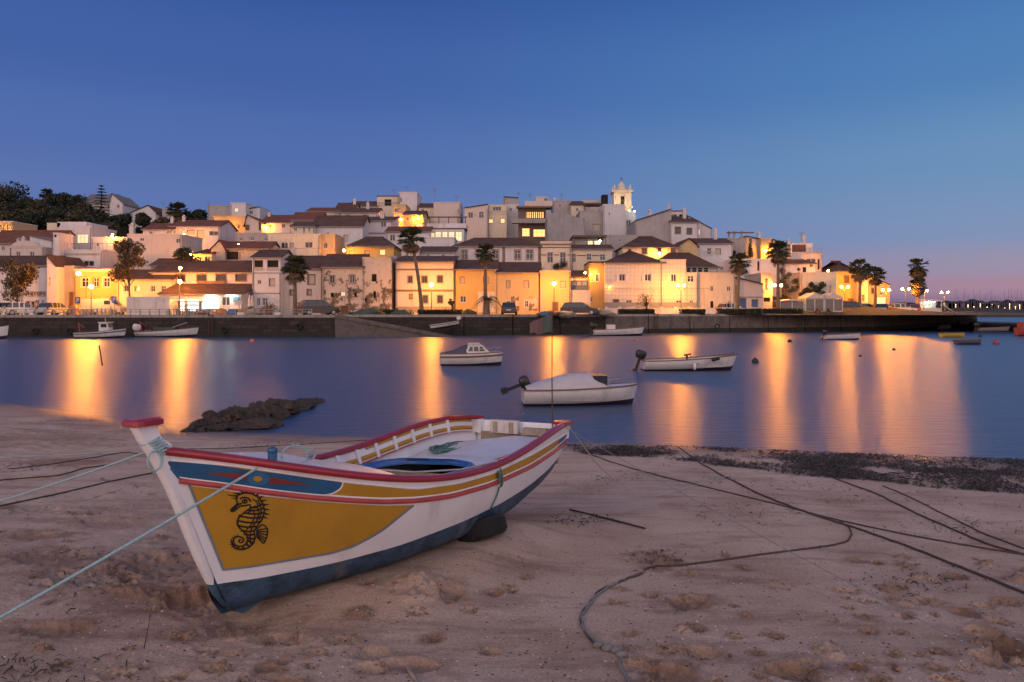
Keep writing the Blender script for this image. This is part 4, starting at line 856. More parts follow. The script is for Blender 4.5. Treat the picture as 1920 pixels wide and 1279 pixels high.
    for a, b, c_, d, s in ops:
        fm = M_brown if s in ('B','o','s') else M_frame; f = MB(); t = .055; yy = Y+.09
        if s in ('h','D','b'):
            if s == 'h': f.box(a,b,Y+rv-.01,Y+rv+.03,c_,d); f.build('opening', M_shade_black, r, off=O)  # black panel closes the opening, painted for the shade inside
            else:
                f.box(a,b,Y+.10,Y+rv,c_,d); dr = f.build('door', PANE[s], r, off=O); q = MB(); q.box(a-.09,a,Y-.03,Y+.06,c_,d+.09); q.box(b,b+.09,Y-.03,Y+.06,c_,d+.09); q.box(a,b,Y-.03,Y+.06,d,d+.09); q.build('door_frame', M_sur, dr, off=O); q = MB(); q.ball((b-.14,Y+.08,c_+(d-c_)*.45), .04, 6, 4); q.build('handle', M_rail, dr, off=O)
            continue
        f.box(a,a+t,yy,yy+.06,c_,d); f.box(b-t,b,yy,yy+.06,c_,d); f.box(a+t,b-t,yy,yy+.06,c_,c_+t); f.box(a+t,b-t,yy,yy+.06,d-t,d)
        if s not in ('o','L','s'):
            nm = max(1, round((b-a)/.62))
            for i in range(1, nm+(0 if nm > 1 else 1)):
                q = a+(b-a)*i/max(nm,2); f.box(q-.025,q+.025,yy+.003,yy+.05,c_+t,d-t)
            if d-c_ > 1.1 or s == 'w': f.box(a+t,b-t,yy+.006,yy+.045,c_+(d-c_)*.62-.02,c_+(d-c_)*.62+.02)
        wn = f.build('window', fm, r, off=O); p = MB(); p.box(a,b,Y+rv-.02,Y+rv+.02,c_,d); p.build('pane', PANE[s], wn, off=O)
        q = MB(); e = .10; y0 = Y-.035
        if s in ('o','B','k','w'): q.box(a-e,a,y0,Y+.02,c_-e,d+e); q.box(b,b+e,y0,Y+.02,c_-e,d+e); q.box(a,b,y0,Y+.02,d,d+e); q.box(a,b,y0-.04,Y+.02,c_-e,c_); q.build('surround', M_sur if s in ('o','B','k') else M_frame, wn, off=O)
        else: q.box(a-.06,b+.06,Y-.07,Y+.02,c_-.07,c_); q.build('sill', M_frame, wn, off=O)
    for bd in bands:                # trim bands: x0, x1, y0, y1, material
        q = MB(); q.box(xx(bd[0]),xx(bd[1]),Y-.045,Y+.02,zx(bd[3]),zx(bd[2])); q.build('trim', bd[4], r, off=O)
    for cpx, ct, cb, cw in chim:    # chimneys: column, top row, foot row, width px
        yy = Y+D*.45; q = MB(); a = (cpx-HX)*yy/F; zt = CZ-(ct-HY)*yy/F; z0 = CZ-(cb-HY)*yy/F; hw = cw*.5*yy/F; q.box(a-hw,a+hw,yy-hw,yy+hw,z0-.6,zt-.5*hw); q.box(a-hw*1.3,a+hw*1.3,yy-hw*1.3,yy+hw*1.3,zt-.5*hw,zt-.2*hw); q.lathe([(hw*.8,zt-.2*hw),(hw*.7,zt+hw*.5),(hw*.2,zt+hw*.9)], (a,yy,0), 8); q.build('chimney', M_chim, ro or r, off=O)
    for apx, at, ab in ant:
        yy = Y+D*.5; a = (apx-HX)*yy/F; zt = CZ-(at-HY)*yy/F; q = MB(); q.tube([(a,yy,ze),(a,yy,zt)], .035, 4)
        for i in range(4): q.tube([(a-.5+.08*i,yy,zt-.12-.16*i),(a+.5-.08*i,yy,zt-.12-.16*i)], .02, 4)
        q.build('antenna', M_rail, r, off=O)
    if X1-X0 > 3:
        q = MB(); dx_ = X0+.14 if len(label) % 2 else X1-.14; q.tube([(dx_,Y-.06,ze-.1),(dx_,Y-.06,zb)], .045, 6); q.build('downpipe', M_rail if len(label) % 3 else M_trim, r, off=O)
        if kind in ('gable','hip','shed'): q = MB(); q.box(X0-.15,X1+.15,Y-over-.08,Y-over+.03,ze-.16,ze-.06); q.build('gutter', M_rail, ro, off=O)
    HOUSES[name] = r; return r
def rail_on(h, x0, x1, y0, y1, Y, m=None, n=None):       # balustrade fixed to a house
    k = Y/F; g = MB(); a, b = (x0-HX)*k, (x1-HX)*k; zt, z0 = CZ-(y0-HY)*k, CZ-(y1-HY)*k; n = n or max(3,int((b-a)/.5)); g.box(a,b,Y-.05,Y+.02,zt-.06,zt)
    g.box(a,b,Y-.03,Y,z0,z0+.05)
    for i in range(n+1): q = a+(b-a)*i/n; g.box(q-.02,q+.02,Y-.03,Y,z0,zt)
    g.build('balustrade', m or M_rail, h, off=h.location)
def slab_on(h, name, x0, x1, y0, y1, Y, D, m):
    k = Y/F; g = MB(); g.box((x0-HX)*k,(x1-HX)*k,Y,Y+D,CZ-(y1-HY)*k,CZ-(y0-HY)*k); return g.build(name, m, h, off=h.location)
# ------------------------------------------------------------------ the town, house by house (rows and columns in photo pixels)
# waterfront, left to right
house('long_house', 'long low white house with dark tiled roof at the far left of the quay', (-60,88,497,None), 92, 7, WH, ('gable',482), [(50,60,548,554,'k'),(62,71,548,554,'k'),(74,84,548,554,'k'),(50,55,566,584,'D'),(60,64,566,584,'D'),(68,72,564,584,'k'),(78,83,563,580,'d'),(-20,-5,510,528,'d'),(10,22,512,530,'d')])
house('gable_wall_house', 'narrow white gabled house end beside the long low house', (88,107,500,None), 91, 7, WH, ('shedx',478,RT,'l'), [(91,94,520,536,'d')])
h = house('modern_house', 'tall narrow modern house with one greenish lit window', (106,139,500,None), 92.5, 6, WG, ('flat',), [(108,120,519,553,'g'),(130,137,548,578,'D')])
house('yellow_townhouse', 'yellow lit townhouse with arched door between lamps on the left', (139,220,506,None), 92, 7, WY, ('flat',None,WC), [(153,166,521,538,'w'),(175,185,521,538,'k'),(194,206,521,538,'w'),(165,180,558,573,'d'),(208,214,556,584,'D')], bands=[(139,220,505,510,WC)])
house('low_yellow_house', 'long low yellow house with tiled eaves behind the white kiosk', (220,322,523,None), 91.5, 7, WC, ('gable',508), [(232,241,536,547,'w'),(252,261,536,547,'w'),(282,291,536,547,'w'),(302,311,536,547,'w')])
house('terrace_house', 'white house with two dark terrace windows above the yellow townhouse', (112,192,470,None), 101, 6, WH, ('flat',), [(122,144,488,499,'d'),(156,176,489,499,'d')], bands=[(115,187,475,479,WG)])
rail_on(HOUSES['terrace_house'], 112, 215, 456, 469, 101)
house('tower_house', 'slim white tower of a house with a dark top opening', (100,112,438,None), 100, 3, WH, ('flat',), [(101,106,440,445,'h')])
h = house('cube_house', 'white stepped cube house with two lit windows on the left hill', (112,172,425,None), 112, 7, WH, ('flat',), [(120,131,437,455,'m'),(144,165,439,456,'m')]); slab_on(h,'upper_floor',107,162,416,426,113,6,WH); slab_on(h,'side_wing',88,113,418,458,113,6,WC)
house('lit_corner_house', 'small house at the left edge with three orange lit windows', (-24,24,416,None), 116, 6, WO, ('flat',None,WP), [(-2,3,422,433,'s'),(5,11,422,433,'s'),(13,20,422,433,'s')])
house('long_red_roof', 'low house with a long dark red roof at the left', (-30,100,456,None), 107, 8, WP, ('gable',434,RR), [(3,9,462,470,'d'),(30,36,462,470,'d')])
house('pediment_house', 'pale house with a curved pediment and finials on the left', (18,78,464,None), 100, 5, WP, ('flat',), [(30,38,472,480,'d'),(56,64,472,480,'d')], chim=((35,448,460,5),(44,445,460,5)))
h = HOUSES['pediment_house']; g = MB(); k = 100/F; xc = (48-HX)*k; hw = 26*k; z0 = CZ-(464-HY)*k; g.prism([(xc+hw*math.cos(a), z0+.1+15*k*math.sin(a)*.75) for a in np.linspace(0,PI,15)], 99.9, 100.3); g.build('pediment', WP, h, off=h.location)
house('small_gable_house', 'small white gabled house behind the pediment', (56,100,452,None), 103.5, 5, WH, ('shedx',442,RG,'l'), [(62,66,455,464,'d')])
house('lane_wall_house', 'low white wall house under the orange lane lamp', (172,240,446,None), 106, 4, WH, ('flat',), [(180,186,455,462,'d'),(214,218,452,470,'D')])
house('pink_wall_house', 'plain pinkish white house with few openings left of the lit lane', (239,340,440,None), 104, 7, WP, ('flat',), [(262,270,446,452,'d'),(330,339,447,456,'d')])
house('red_hat_house', 'white house with a dark red roof above the plain pinkish house', (268,322,430,None), 113, 6, WH, ('gable',421,RR), [(312,318,432,438,'d'),(280,286,434,440,'d')], chim=((248,421,440,8),))
house('hilltop_gable', 'white gabled house on the wooded hilltop at the left', (205,232,382,None), 168, 8, WH, ('front',363,RG,210), [(219,224,384,390,'d')])
house('hilltop_roof', 'grey roofed house beside the dark conifer on the hilltop', (153,206,378,None), 172, 8, WG, ('gable',366,RG), [(165,170,382,388,'d')], ant=((159,362,378),))
house('distant_white_house', 'small white house with brown roof on the left skyline', (247,292,398,None), 165, 7, WH, ('front',385,RT,278), [(256,262,400,407,'d')], ant=((306,378,398),))
house('skyline_shed', 'grey shed on the skyline left of the hill palm', (304,322,392,None), 166, 6, WG, ('flat',), [(310,314,396,402,'d')])
# around the market hall
h = house('market_hall', 'long white market hall with four dark square windows and brown roof', (283,473,510,None), 93, 8, WH, ('gable',491), [(330,347,515,527,'B'),(369,387,515,527,'B'),(405,424,515,527,'B'),(442,462,515,527,'B')])
slab_on(h, 'sign_board', 370, 423, 527, 534, 92.7, .2, M_trim)
h = house('shop', 'lit shop with white bright opening under a wide brown lean-to roof', (300,456,551,None), 88.2, 4.6, WH, ('shed',533,RT), [(318,346,560,584,'L'),(350,373,560,584,'L'),(377,411,558,581,'L'),(416,431,557,573,'d')], 'shop')
slab_on(h, 'blue_sign', 437, 448, 557, 566, 88.0, .1, mat('sign_blue', (.05,.16,.26), .5)); slab_on(h,'gable_panel',455,473,536,584,92.6,.3,WH)
slab_on(h,'shelf',320,346,573,575,88.26,.05,M_door); slab_on(h,'shelf',352,372,571,573,88.26,.05,M_door); slab_on(h,'glazing_bar',393,394,558,581,88.1,.1,M_frame)
slab_on(h,'canopy',331,379,565,567,85.5,2.4,M_brown); slab_on(h,'canopy_post',334,336,567,590,85.6,.12,M_brown); slab_on(h,'canopy_post',374,376,567,590,85.6,.12,M_brown)
h = house('loggia_house', 'white three storey house with two arched loggias at the top', (473,526,482,None), 90, 6, WH, ('gable',471), [(477,493,488,501,'h'),(501,522,488,501,'h'),(483,490,525,533,'d'),(504,516,522,537,'s'),(481,488,559,573,'d'),(492,502,559,573,'w')], bands=[(473,526,511,513,M_dado),(473,526,549,551,M_dado),(473,475,513,586,M_dado),(524,526,513,586,M_dado)])
for a in ((477,493),(501,522)): rail_on(h,a[0],a[1],501,507,89.95,M_blind,6)
house('blind_window_house', 'pinkish white house with brown-edged blind windows and a pale door', (526,605,503,None), 91, 7, WP, ('gable',482,RT), [(577,590,515,533,'o'),(543,554,520,533,'o'),(544,550,544,553,'o'),(576,583,543,553,'o'),(560,573,568,586,'o')], chim=((551,465,482,4),))
house('crumbling_house', 'crumbling ochre ruin with peeling plaster and empty windows', (605,680,500,None), 90, 6, WR, ('gable',479), [(618,627,517,531,'k'),(655,665,516,531,'k'),(620,626,549,557,'h'),(639,647,547,555,'m'),(664,669,549,557,'h'),(639,653,574,587,'D')])
house('crumbling_gable', 'tall peeling end of the ruin with black empty windows', (680,734,484,None), 90, 7, WR, ('flat',), [(697,706,514,528,'h'),(700,705,546,559,'h'),(684,688,558,566,'h')])
house('alley_house', 'dark narrow back wall in the alley beside the ruin', (731,744,482,None), 94, 5, WCO, ('flat',), [(733,739,550,580,'h')])
h = house('banded_house', 'cream house with two brown bands and five framed windows behind the tall palm', (742,850,490,None), 90, 7, WC, ('shed',481), [(765,773,518,530,'B'),(791,801,518,530,'B'),(820,830,517,530,'B'),(792,802,554,568,'B'),(820,830,554,568,'B'),(768,773,552,560,'o')], bands=[(742,850,504,507,M_trim),(742,850,543,547,M_trim),(742,850,575,586,W('dado_stone',(.33,.26,.19)))])
house('yellow_row_house', 'orange yellow house with two shuttered windows and a brown roof', (851,931,504,None), 90.5, 6, WY, ('gable',490), [(862,872,519,533,'s'),(906,917,519,533,'s'),(863,874,555,567,'d')], bands=[(851,854,504,586,WO),(927,931,504,586,WO),(896,927,547,586,WC)])
house('peeling_row_house', 'yellow house with peeling plaster at its foot and four windows', (932,1013,510,None), 90.5, 6, WO, ('gable',494), [(949,957,526,541,'s'),(982,992,526,541,'s'),(949,957,564,574,'w'),(984,991,564,576,'w')], bands=[(958,973,556,583,WR),(992,1008,556,583,WR)])
house('flat_yellow_house', 'plain flat-topped yellow house behind the middle street lamp', (1013,1070,509,None), 90, 6, WO, ('flat',), [(1050,1061,527,540,'s'),(1036,1046,567,583,'D')], chim=((1020,500,508,5),))
h = house('glazed_annex', 'low annex with a blue-grey glazed upper floor', (1069,1107,546,None), 90.4, 6, WP, ('flat',), [], 'annex'); slab_on(h,'glazed_floor',1070,1103,526,545.5,91.2,4.5,mat('annex_blue_grey',(.14,.16,.19),.5))
for a in (1072,1082,1092): slab_on(h,'pane',a,a+8,528,535,91.12,.06,M_blind)
house('lower_terrace', 'small roof terrace house with dark tiles behind the annex', (1069,1103,519,None), 97, 5, WC, ('shed',508,RT), [(1074,1080,521,526,'d')])
# second terrace
h = house('quoined_house', 'long white house with brown quoins and white sash windows above the yellow row', (851,1013,461,None), 104, 8, WH, ('hip',448,RT,2.5), [(866,876,469,486,'k'),(895,904,469,486,'k'),(924,935,469,486,'k'),(965,976,469,486,'k'),(987,999,469,486,'k')], bands=[(851,856,461,500,M_trim),(942,947,461,500,M_trim),(1009,1013,461,500,M_trim)])
house('ornate_house', 'ornate cream house with a brown cornice and tall balcony doors', (1014,1071,454,None), 104, 7, WC, ('flat',), [(1026,1037,473,493,'w'),(1050,1061,473,500,'w')], bands=[(1014,1071,457,460,M_trim),(1014,1071,463,465,M_trim),(1014,1024,477,479,M_trim),(1039,1048,477,479,M_trim),(1063,1071,477,479,M_trim)])
rail_on(HOUSES['ornate_house'],1048,1064,489,501,103.9)
house('cornice_wing', 'lower cream wing with brown cornice right of the ornate house', (1071,1148,466,None), 104.6, 6, WC, ('gable',461,RT), [(1073,1080,476,492,'w'),(1100,1109,476,488,'w'),(1125,1135,477,488,'w')], bands=[(1081,1099,478,480,M_trim),(1110,1124,478,480,M_trim)])
house('yellow_hip_house', 'yellow house with a dark hipped roof above the ruin', (649,738,462,None), 105, 7, WY, ('hip',446,RT), [(655,664,469,482,'s'),(683,693,469,482,'s'),(712,722,468,478,'l')], bands=[(649,738,461,463,WC)])
house('cream_block', 'cream flat-roofed house with two dark windows in the middle left', (503,600,440,None), 105.5, 7, WC, ('flat',), [(527,540,455,466,'d'),(543,551,455,466,'s'),(572,586,454,465,'d')], bands=[(503,600,465,466,WG)])
house('cream_block_wing', 'right wing of the cream flat-roofed house, lit orange at its end', (600,628,440,None), 106, 6, WO, ('flat',), [(607,614,455,466,'d'),(621,624,457,467,'d')])
house('old_roof_house', 'old grey-white house with a patched red roof below the cream block', (420,503,466,None), 101, 6, WG, ('gable',455,RR), [(424,447,472,487,'h'),(449,457,474,487,'s')])
house('mossy_gable', 'mossy gabled house left of the patched red roof', (396,422,466,None), 100.5, 6, WG, ('front',450,RR,412), [(400,405,470,478,'d')])
house('twin_window_house', 'tiny cream house with two white barred windows behind the market hall', (362,397,476,None), 99.5, 5, WC, ('shed',468), [(368,378,481,489,'w'),(384,394,481,489,'w')])
house('balcony_house', 'white house with brown roof and three shuttered windows beside the bright lamp', (318,412,424,None), 114, 7, WH, ('gable',415,RR), [(351,366,431,439,'s'),(369,383,432,448,'s'),(392,409,433,442,'d')], chim=((345,405,418,5),(323,408,420,5)))
house('bush_house', 'dark roofed low house behind the bush on the left', (283,340,497,None), 99.5, 5, WP, ('gable',487), [(300,306,500,506,'d')])
house('long_grey_wall', 'long grey weathered wall house with a row of small openings', (441,546,438,None), 113, 5, WG, ('flat',), [(450,455,446,452,'d'),(470,476,444,451,'d'),(496,501,446,452,'d')])
house('curved_orange_house', 'rounded orange lit house above the lane', (399,460,406,None), 125, 7, WO, ('flat',), [(427,432,424,433,'d'),(445,450,420,428,'d')])
house('blue_edge_house', 'pinkish gabled house with a dark door beside the lane lamp', (460,490,416,None), 124, 7, WP, ('front',403,RR,464), [(461,467,422,432,'D'),(486,489,416,432,'D')])
house('long_lit_house', 'long low house with red roof and lamp-lit white wall', (490,546,417,None), 126, 7, WH, ('gable',405,RR), [(503,509,421,429,'d'),(528,535,420,427,'d')], chim=((505,400,412,5),))
house('skyline_grey_box', 'grey box house on the skyline at the left', (390,432,386,None), 150, 8, WG, ('flat',), [(405,409,390,394,'d')], ant=((391,378,386),))
house('skyline_white_box', 'white box house with one bright window on the skyline', (432,461,381,None), 149, 7, WH, ('flat',), [(440,446,390,397,'m')])
house('skyline_shed_roof', 'small white house with sloping top right of the skyline box', (461,487,392,None), 151, 7, WH, ('shedx',388,RG,'r'), [(468,474,396,401,'d')])
h = house('porch_house', 'pinkish house with glazed balcony in the middle left', (546,600,412,None), 124, 6, WP, ('gable',400,RR), [(550,566,406,412,'d'),(548,556,415,420,'d'),(572,586,404,411,'m')]); rail_on(h,546,590,414,421,123.9)
house('oval_window_house', 'small cream house with round window below the glazed balcony', (546,590,424,None), 115, 6, WC, ('gable',418), [(551,557,427,433,'d'),(578,582,426,434,'d'),(568,572,425,437,'d')])
house('white_gable_terrace', 'white house with dark mono-pitch roof and roof terrace in the centre left', (585,680,424,None), 116, 7, WH, ('gable',406), [(646,653,417,424,'d'),(644,652,440,453,'s'),(612,618,436,444,'d')], chim=((615,412,424,4),))
house('arched_window_house', 'white house with two arched windows and a curved gable', (677,736,413,None), 121, 7, WH, ('shed',407,RT), [(681,689,417,427,'d'),(714,724,416,426,'d')], bands=[(677,736,436,439,M_dado)], chim=((717,399,410,7),))
house('pale_row_house', 'pale house below the big white skyline block', (640,708,398,None), 134, 7, WP, ('gable',392,RT), [(648,656,402,408,'d'),(680,688,402,408,'d')], chim=((690,380,394,5),))
house('dark_roof_house', 'house with a steep dark roof on the centre left skyline', (628,664,395,None), 142, 7, WG, ('gable',382), [(634,640,398,404,'d')], chim=((665,374,385,5),))
house('skyline_rose_house', 'pale pink house on the skyline behind the dark roof', (575,630,396,None), 143, 7, WP, ('gable',391,RR), [(584,590,400,406,'d'),(606,612,400,406,'d')])
house('ridge_house', 'long brown-roofed house along the skyline left of the white block', (655,708,386,None), 150, 8, WC, ('gable',379), [(668,674,390,395,'d'),(690,696,390,395,'d')])
h = house('white_block', 'large white block with a recessed balcony on the skyline', (707,748,368,None), 150, 8, WC, ('flat',None,RT), [(721,734,374,386,'h'),(746,747,374,380,'d')], ant=((738,354,366),)); rail_on(h,707,748,380,386,149.9)
house('white_block_tower', 'tallest white wing of the skyline block', (748,782,361,None), 148, 8, WH, ('flat',), [(750,754,371,379,'d')], ant=((763,348,361),))
house('orange_lit_house', 'narrow house lit bright orange by a hidden lamp below the skyline block', (737,761,384,None), 140, 6, WO, ('flat',), [(740,746,391,398,'d'),(747,755,391,398,'s')])
house('lit_lane_house', 'low orange lit house in the lane below the skyline block', (757,795,402,None), 135, 6, WO, ('gable',397,RT), [(772,780,408,414,'l'),(781,791,419,424,'l'),(762,767,408,414,'d')])
house('long_white_wall', 'long low white wall house with brown roof in the centre', (724,805,434,None), 114, 6, WH, ('gable',427,RR), [(731,741,440,452,'d')])
house('stepped_white_wall', 'stepped white house wall right of the tall palm crown', (780,852,446,None), 108, 6, WH, ('flat',), [(812,834,463,464,'d'),(800,806,470,478,'d')])
house('low_roof_front', 'low brown roof house between the palm and the quoined house', (786,852,472,None), 100, 5, WH, ('shed',463,RT), [(800,806,477,483,'d'),(828,834,477,483,'d')], chim=((858,470,482,4),))
house('roof_pavilion', 'white box on the roof behind the palm trunk', (754,786,470,None), 99, 4, WP, ('flat',), [(760,766,476,484,'d')])
h = house('glazed_restaurant', 'white house with a long brightly lit glazed terrace', (805,870,429,None), 116, 7, WH, ('flat',None,RR), [(808,815,436,447,'m'),(816,827,434,452,'m'),(829,839,434,452,'m'),(841,852,434,452,'m'),(854,866,434,452,'m')]); slab_on(h,'terrace_wall',800,874,419,428,118,5,WH)
for a in (805,822,840,858,872): slab_on(h,'pergola_post',a,a+1.6,407,419,118.2,.15,M_brown)
slab_on(h,'pergola_beam',803,876,406,408,118,.3,M_brown)
house('white_cube', 'plain white cube house with a railing on the skyline', (813,863,380,None), 142, 8, WP, ('flat',), [(858,861,392,402,'d')], ant=((815,352,380),(856,366,380)))
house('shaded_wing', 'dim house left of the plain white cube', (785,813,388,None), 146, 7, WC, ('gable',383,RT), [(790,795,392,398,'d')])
house('arched_pair_house', 'pale house with two dark arched shutters below the skyline', (871,915,390,None), 140, 7, WP, ('shedx',383,RT,'r'), [(878,887,398,409,'d'),(898,907,397,409,'d'),(889,894,402,404,'d')])
h = house('balcony_flat', 'cream flat with balcony and two lit windows below the skyline', (915,950,385,None), 141, 7, WC, ('flat',), [(924,940,388,395,'d'),(917,924,411,418,'l'),(939,946,410,418,'l')]); rail_on(h,914,949,395,401,140.9,WC)
house('grey_cube_house', 'grey blank house on the skyline left of the louvred house', (944,972,371,None), 152, 7, WG, ('shedx',369,RG,'l'), [(950,954,380,385,'d')])
house('white_strip_house', 'narrow white house left of the louvred house', (950,972,384,None), 143, 6, WH, ('flat',), [(955,960,390,396,'d')])
h = house('louvred_house', 'dark modern house with lit louvres and two lit glazed floors', (972,1024,388,None), 138, 7, mat('wall_dark_modern',(.16,.115,.09),.8,.2,.8), ('flat',), [(986,1021,397,409,'l'),(979,993,428,443,'l'),(1000,1022,430,444,'l'),(964,968,428,436,'l')])
for i in range(9): slab_on(h,'louvre',987+i*4,989+i*4,396,410,137.85,.1,M_brown)
slab_on(h,'balcony_slab',960,1026,410,418,136.6,1.6,WCO); slab_on(h,'roof_box',984,1036,377,386,139,6,WP); slab_on(h,'canopy',968,1034,386,389,136.8,2,M_trim)
house('rooftop_tanks', 'low rooftop structure with tanks on the skyline', (1004,1028,370,None), 152, 6, WP, ('flat',), [(1020,1027,372,377,'d')], ant=((972,360,372),(994,362,372)))
h = house('concrete_hall', 'large blank grey concrete wall with a curved top', (1026,1096,410,None), 128, 8, WCO, ('flat',), [], 'building'); g = MB(); k = 128/F; g.prism([((px-HX)*k, CZ-(py-HY)*k) for px, py in ((1026,452),(1096,452),(1094,412),(1080,407),(1067,403),(1060,399),(1030,399),(1026,401))], 127.8, 128.02); g.build('curved_front', WCO, h, off=h.location)
house('grey_upper_house', 'blue-grey house behind the curved concrete wall', (1037,1071,377,None), 150, 7, WG, ('flat',), [(1048,1052,384,390,'d')], ant=((1053,362,377),), chim=((1040,373,380,6),))
house('orange_edge_house', 'white house with an orange lit edge on the skyline', (1071,1094,384,None), 148, 7, WC, ('gable',379,RT), [(1080,1085,390,396,'d')])
h = house('black_chimney_house', 'house with a thick black chimney beside the church tower', (1090,1131,377,None), 152, 7, WP, ('flat',), [(1102,1108,382,388,'d')]); slab_on(h,'black_chimney',1129,1140,365,386,150,2,M_shade_black); slab_on(h,'pergola_roof',1096,1128,380,383,146,4,M_brown); slab_on(h,'pergola_post',1096,1097.5,383,400,146,.15,M_brown)
house('dim_terrace_house', 'grey stepped house below the black chimney', (1087,1131,396,None), 138, 8, WG, ('flat',), [(1112,1126,420,432,'s')])
house('tall_white_wall', 'tall blank white wall right of the grey stepped house', (1131,1173,384,None), 137, 9, WH, ('flat',), [(1141,1144,398,404,'d')])
house('church_side_house', 'white house with one brown window below the church tower', (1172,1192,397,None), 139, 8, WH, ('flat',), [(1174,1183,413,423,'d')])
h = house('lamp_terrace', 'dark glazed roof terrace with a bright white lamp', (1075,1137,449,None), 112, 5, WG, ('flat',), [(1100,1112,451,461,'m'),(1114,1128,451,461,'m')]); slab_on(h,'terrace_roof',1074,1138,441,445,111,6,M_brown)
for a in (1076,1100,1126,1135): slab_on(h,'post',a,a+2,445,462,111.2,.15,M_brown)
house('long_garden_wall', 'long grey garden wall house under the church', (1136,1225,442,None), 121, 5, WG, ('flat',), [(1160,1165,448,454,'d'),(1200,1205,448,454,'d')])
h = house('big_gable_house', 'big grey gabled house with a white front right of the church', (1259,1310,416,None), 124, 9, WH, ('shed',404,RT), [(1266,1276,426,438,'B'),(1288,1297,428,439,'B')], chim=((1253,383,396,4),(1283,392,404,6)))
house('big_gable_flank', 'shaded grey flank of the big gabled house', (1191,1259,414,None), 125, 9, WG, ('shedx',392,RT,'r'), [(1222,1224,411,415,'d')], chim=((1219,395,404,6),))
h = house('roof_dormer', 'white dormer with balcony on the roof of the big gabled house', (1253,1286,396,None), 131, 6, WH, ('flat',None,RR), [(1256,1269,402,410,'d'),(1274,1281,402,411,'h')]); rail_on(h,1253,1286,408,413,130.8)
house('sloping_wing', 'white wing with a long sloping top right of the big gabled house', (1292,1335,429,None), 128, 8, WH, ('shedx',406,RG,'l'), [(1309,1313,427,440,'m')])
house('hipped_lamp_house', 'house with a wide dark hipped roof and a lamp-lit yellow front', (1168,1272,463,None), 109, 8, WC, ('hip',445,RT,3), [(1204,1213,465,476,'B'),(1233,1241,463,476,'h'),(1258,1267,464,476,'B')])
house('orange_gable_house', 'orange lit gabled house right of the hipped roof', (1272,1308,461,None), 110, 8, WO, ('front',447,RT,1292), [(1276,1279,464,467,'d')])
h = house('white_balcony_house', 'white house with a balcony and a closed blind on the right slope', (1308,1374,456,None), 111, 8, WH, ('gable',449,RT), [(1341,1352,466,477,'s'),(1326,1334,465,477,'d'),(1362,1368,496,506,'d'),(1350,1356,501,505,'s')], chim=((1341,430,455,6),)); rail_on(h,1320,1338,471,478,110.9,WH)
# around the tiled house
h = house('tiled_house', 'large house faced in pale square tiles with white shutters', (1134,1246,492,None), 95, 8, WT, ('hip',470,RT,4), [(1161,1172,514,527,'d'),(1209,1220,514,527,'d'),(1150,1160,562,576,'D'),(1174,1185,563,576,'d')], bands=[(1134,1246,567,585,M_dado)])
for a in (1156,1173,1204,1221): slab_on(h,'shutter',a,a+5,513,528,94.9,.06,M_frame)
h = house('tiled_wing', 'taller right wing of the tiled house with lamp in front', (1238.5,1286,488,None), 94.9, 8, WT, ('flat',), [(1258,1268,514,528,'d'),(1267.5,1279,563,577,'d')], bands=[(1238.5,1286,567,585,M_dado)])
for a in (1253,1269): slab_on(h,'shutter',a,a+5,513,528,94.8,.06,M_frame)
house('tiled_end', 'narrow right end of the tiled house with one window', (1286,1306,513,None), 95.3, 8, WT, ('flat',), [(1289,1301,517,529,'w'),(1293,1300,563,577,'d')], bands=[(1286,1306,567,585,M_dado)])
house('yellow_flank_house', 'yellow lamp-lit flank beside the tiled house', (1105,1134,492,None), 95.6, 7, WY, ('flat',None,RT), [(1108,1113,514,528,'d'),(1117,1123,514,528,'w'),(1106,1111,556,566,'d')])
h = house('veranda_house', 'brown roofed house with a long open veranda behind the tiled house', (1222,1346,500,None), 103, 7, WC, ('hip',476,RT,3), [(1288,1295,500,510,'h'),(1298,1306,500,510,'h'),(1309,1317,500,510,'h'),(1320,1328,500,510,'h')]); rail_on(h,1286,1346,505,513,102.5)
house('plain_white_house', 'plain white house with two small dark windows right of the tiled house', (1306,1378,513,None), 96.5, 7, WC, ('flat',), [(1332,1338,536,546,'d'),(1363,1370,537,546,'d'),(1332,1338,565,581,'h'),(1365,1371,565,571,'d')])
house('blue_door_house', 'low house with a blue door, a blue shutter and a red lean-to roof', (1378,1431,533,None), 97.5, 7, WP, ('shedx',520,RR,'l'), [(1387,1398,560,580,'b'),(1410,1420,562,576,'b')], bands=[(1378,1431,556,559,M_dado)])
house('tall_window_house', 'white house with one tall window beside the second right palm', (1427,1448,513,None), 98.5, 7, WC, ('flat',), [(1433,1440,522,545,'d'),(1432,1444,558,566,'h')])
house('white_yard_wall', 'white yard wall house behind the right palms', (1374,1466,487,None), 107, 6, WH, ('flat',), [(1380,1386,494,502,'d'),(1420,1424,490,508,'h'),(1450,1456,495,502,'d')])
h = house('pergola_ruin', 'weathered ruin with a broken pergola on the right slope', (1364,1398,448,None), 117, 6, WCO, ('flat',), [(1372,1380,470,480,'h')])
for a in (1366,1376,1390): slab_on(h,'pergola_post',a,a+3,433,450,117.2,.3,WCO)
slab_on(h,'pergola_beam',1364,1414,435,437,117,.4,M_brown)
house('grey_slope_house', 'grey house with arched chimney right of the ruin', (1398,1430,449,None), 118, 6, WG, ('shedx',443,RG,'l'), [(1404,1408,458,464,'d')], chim=((1423,436,450,6),))
house('lit_slope_house', 'small house lit orange on the right slope', (1427,1447,448,None), 117, 6, WO, ('flat',), [(1437,1441,470,476,'h')])
house('dark_gable_slope', 'dark roofed house behind the second right palm', (1447,1475,460,None), 116, 6, WG, ('front',449,RT,1450), [(1456,1460,468,474,'d')])
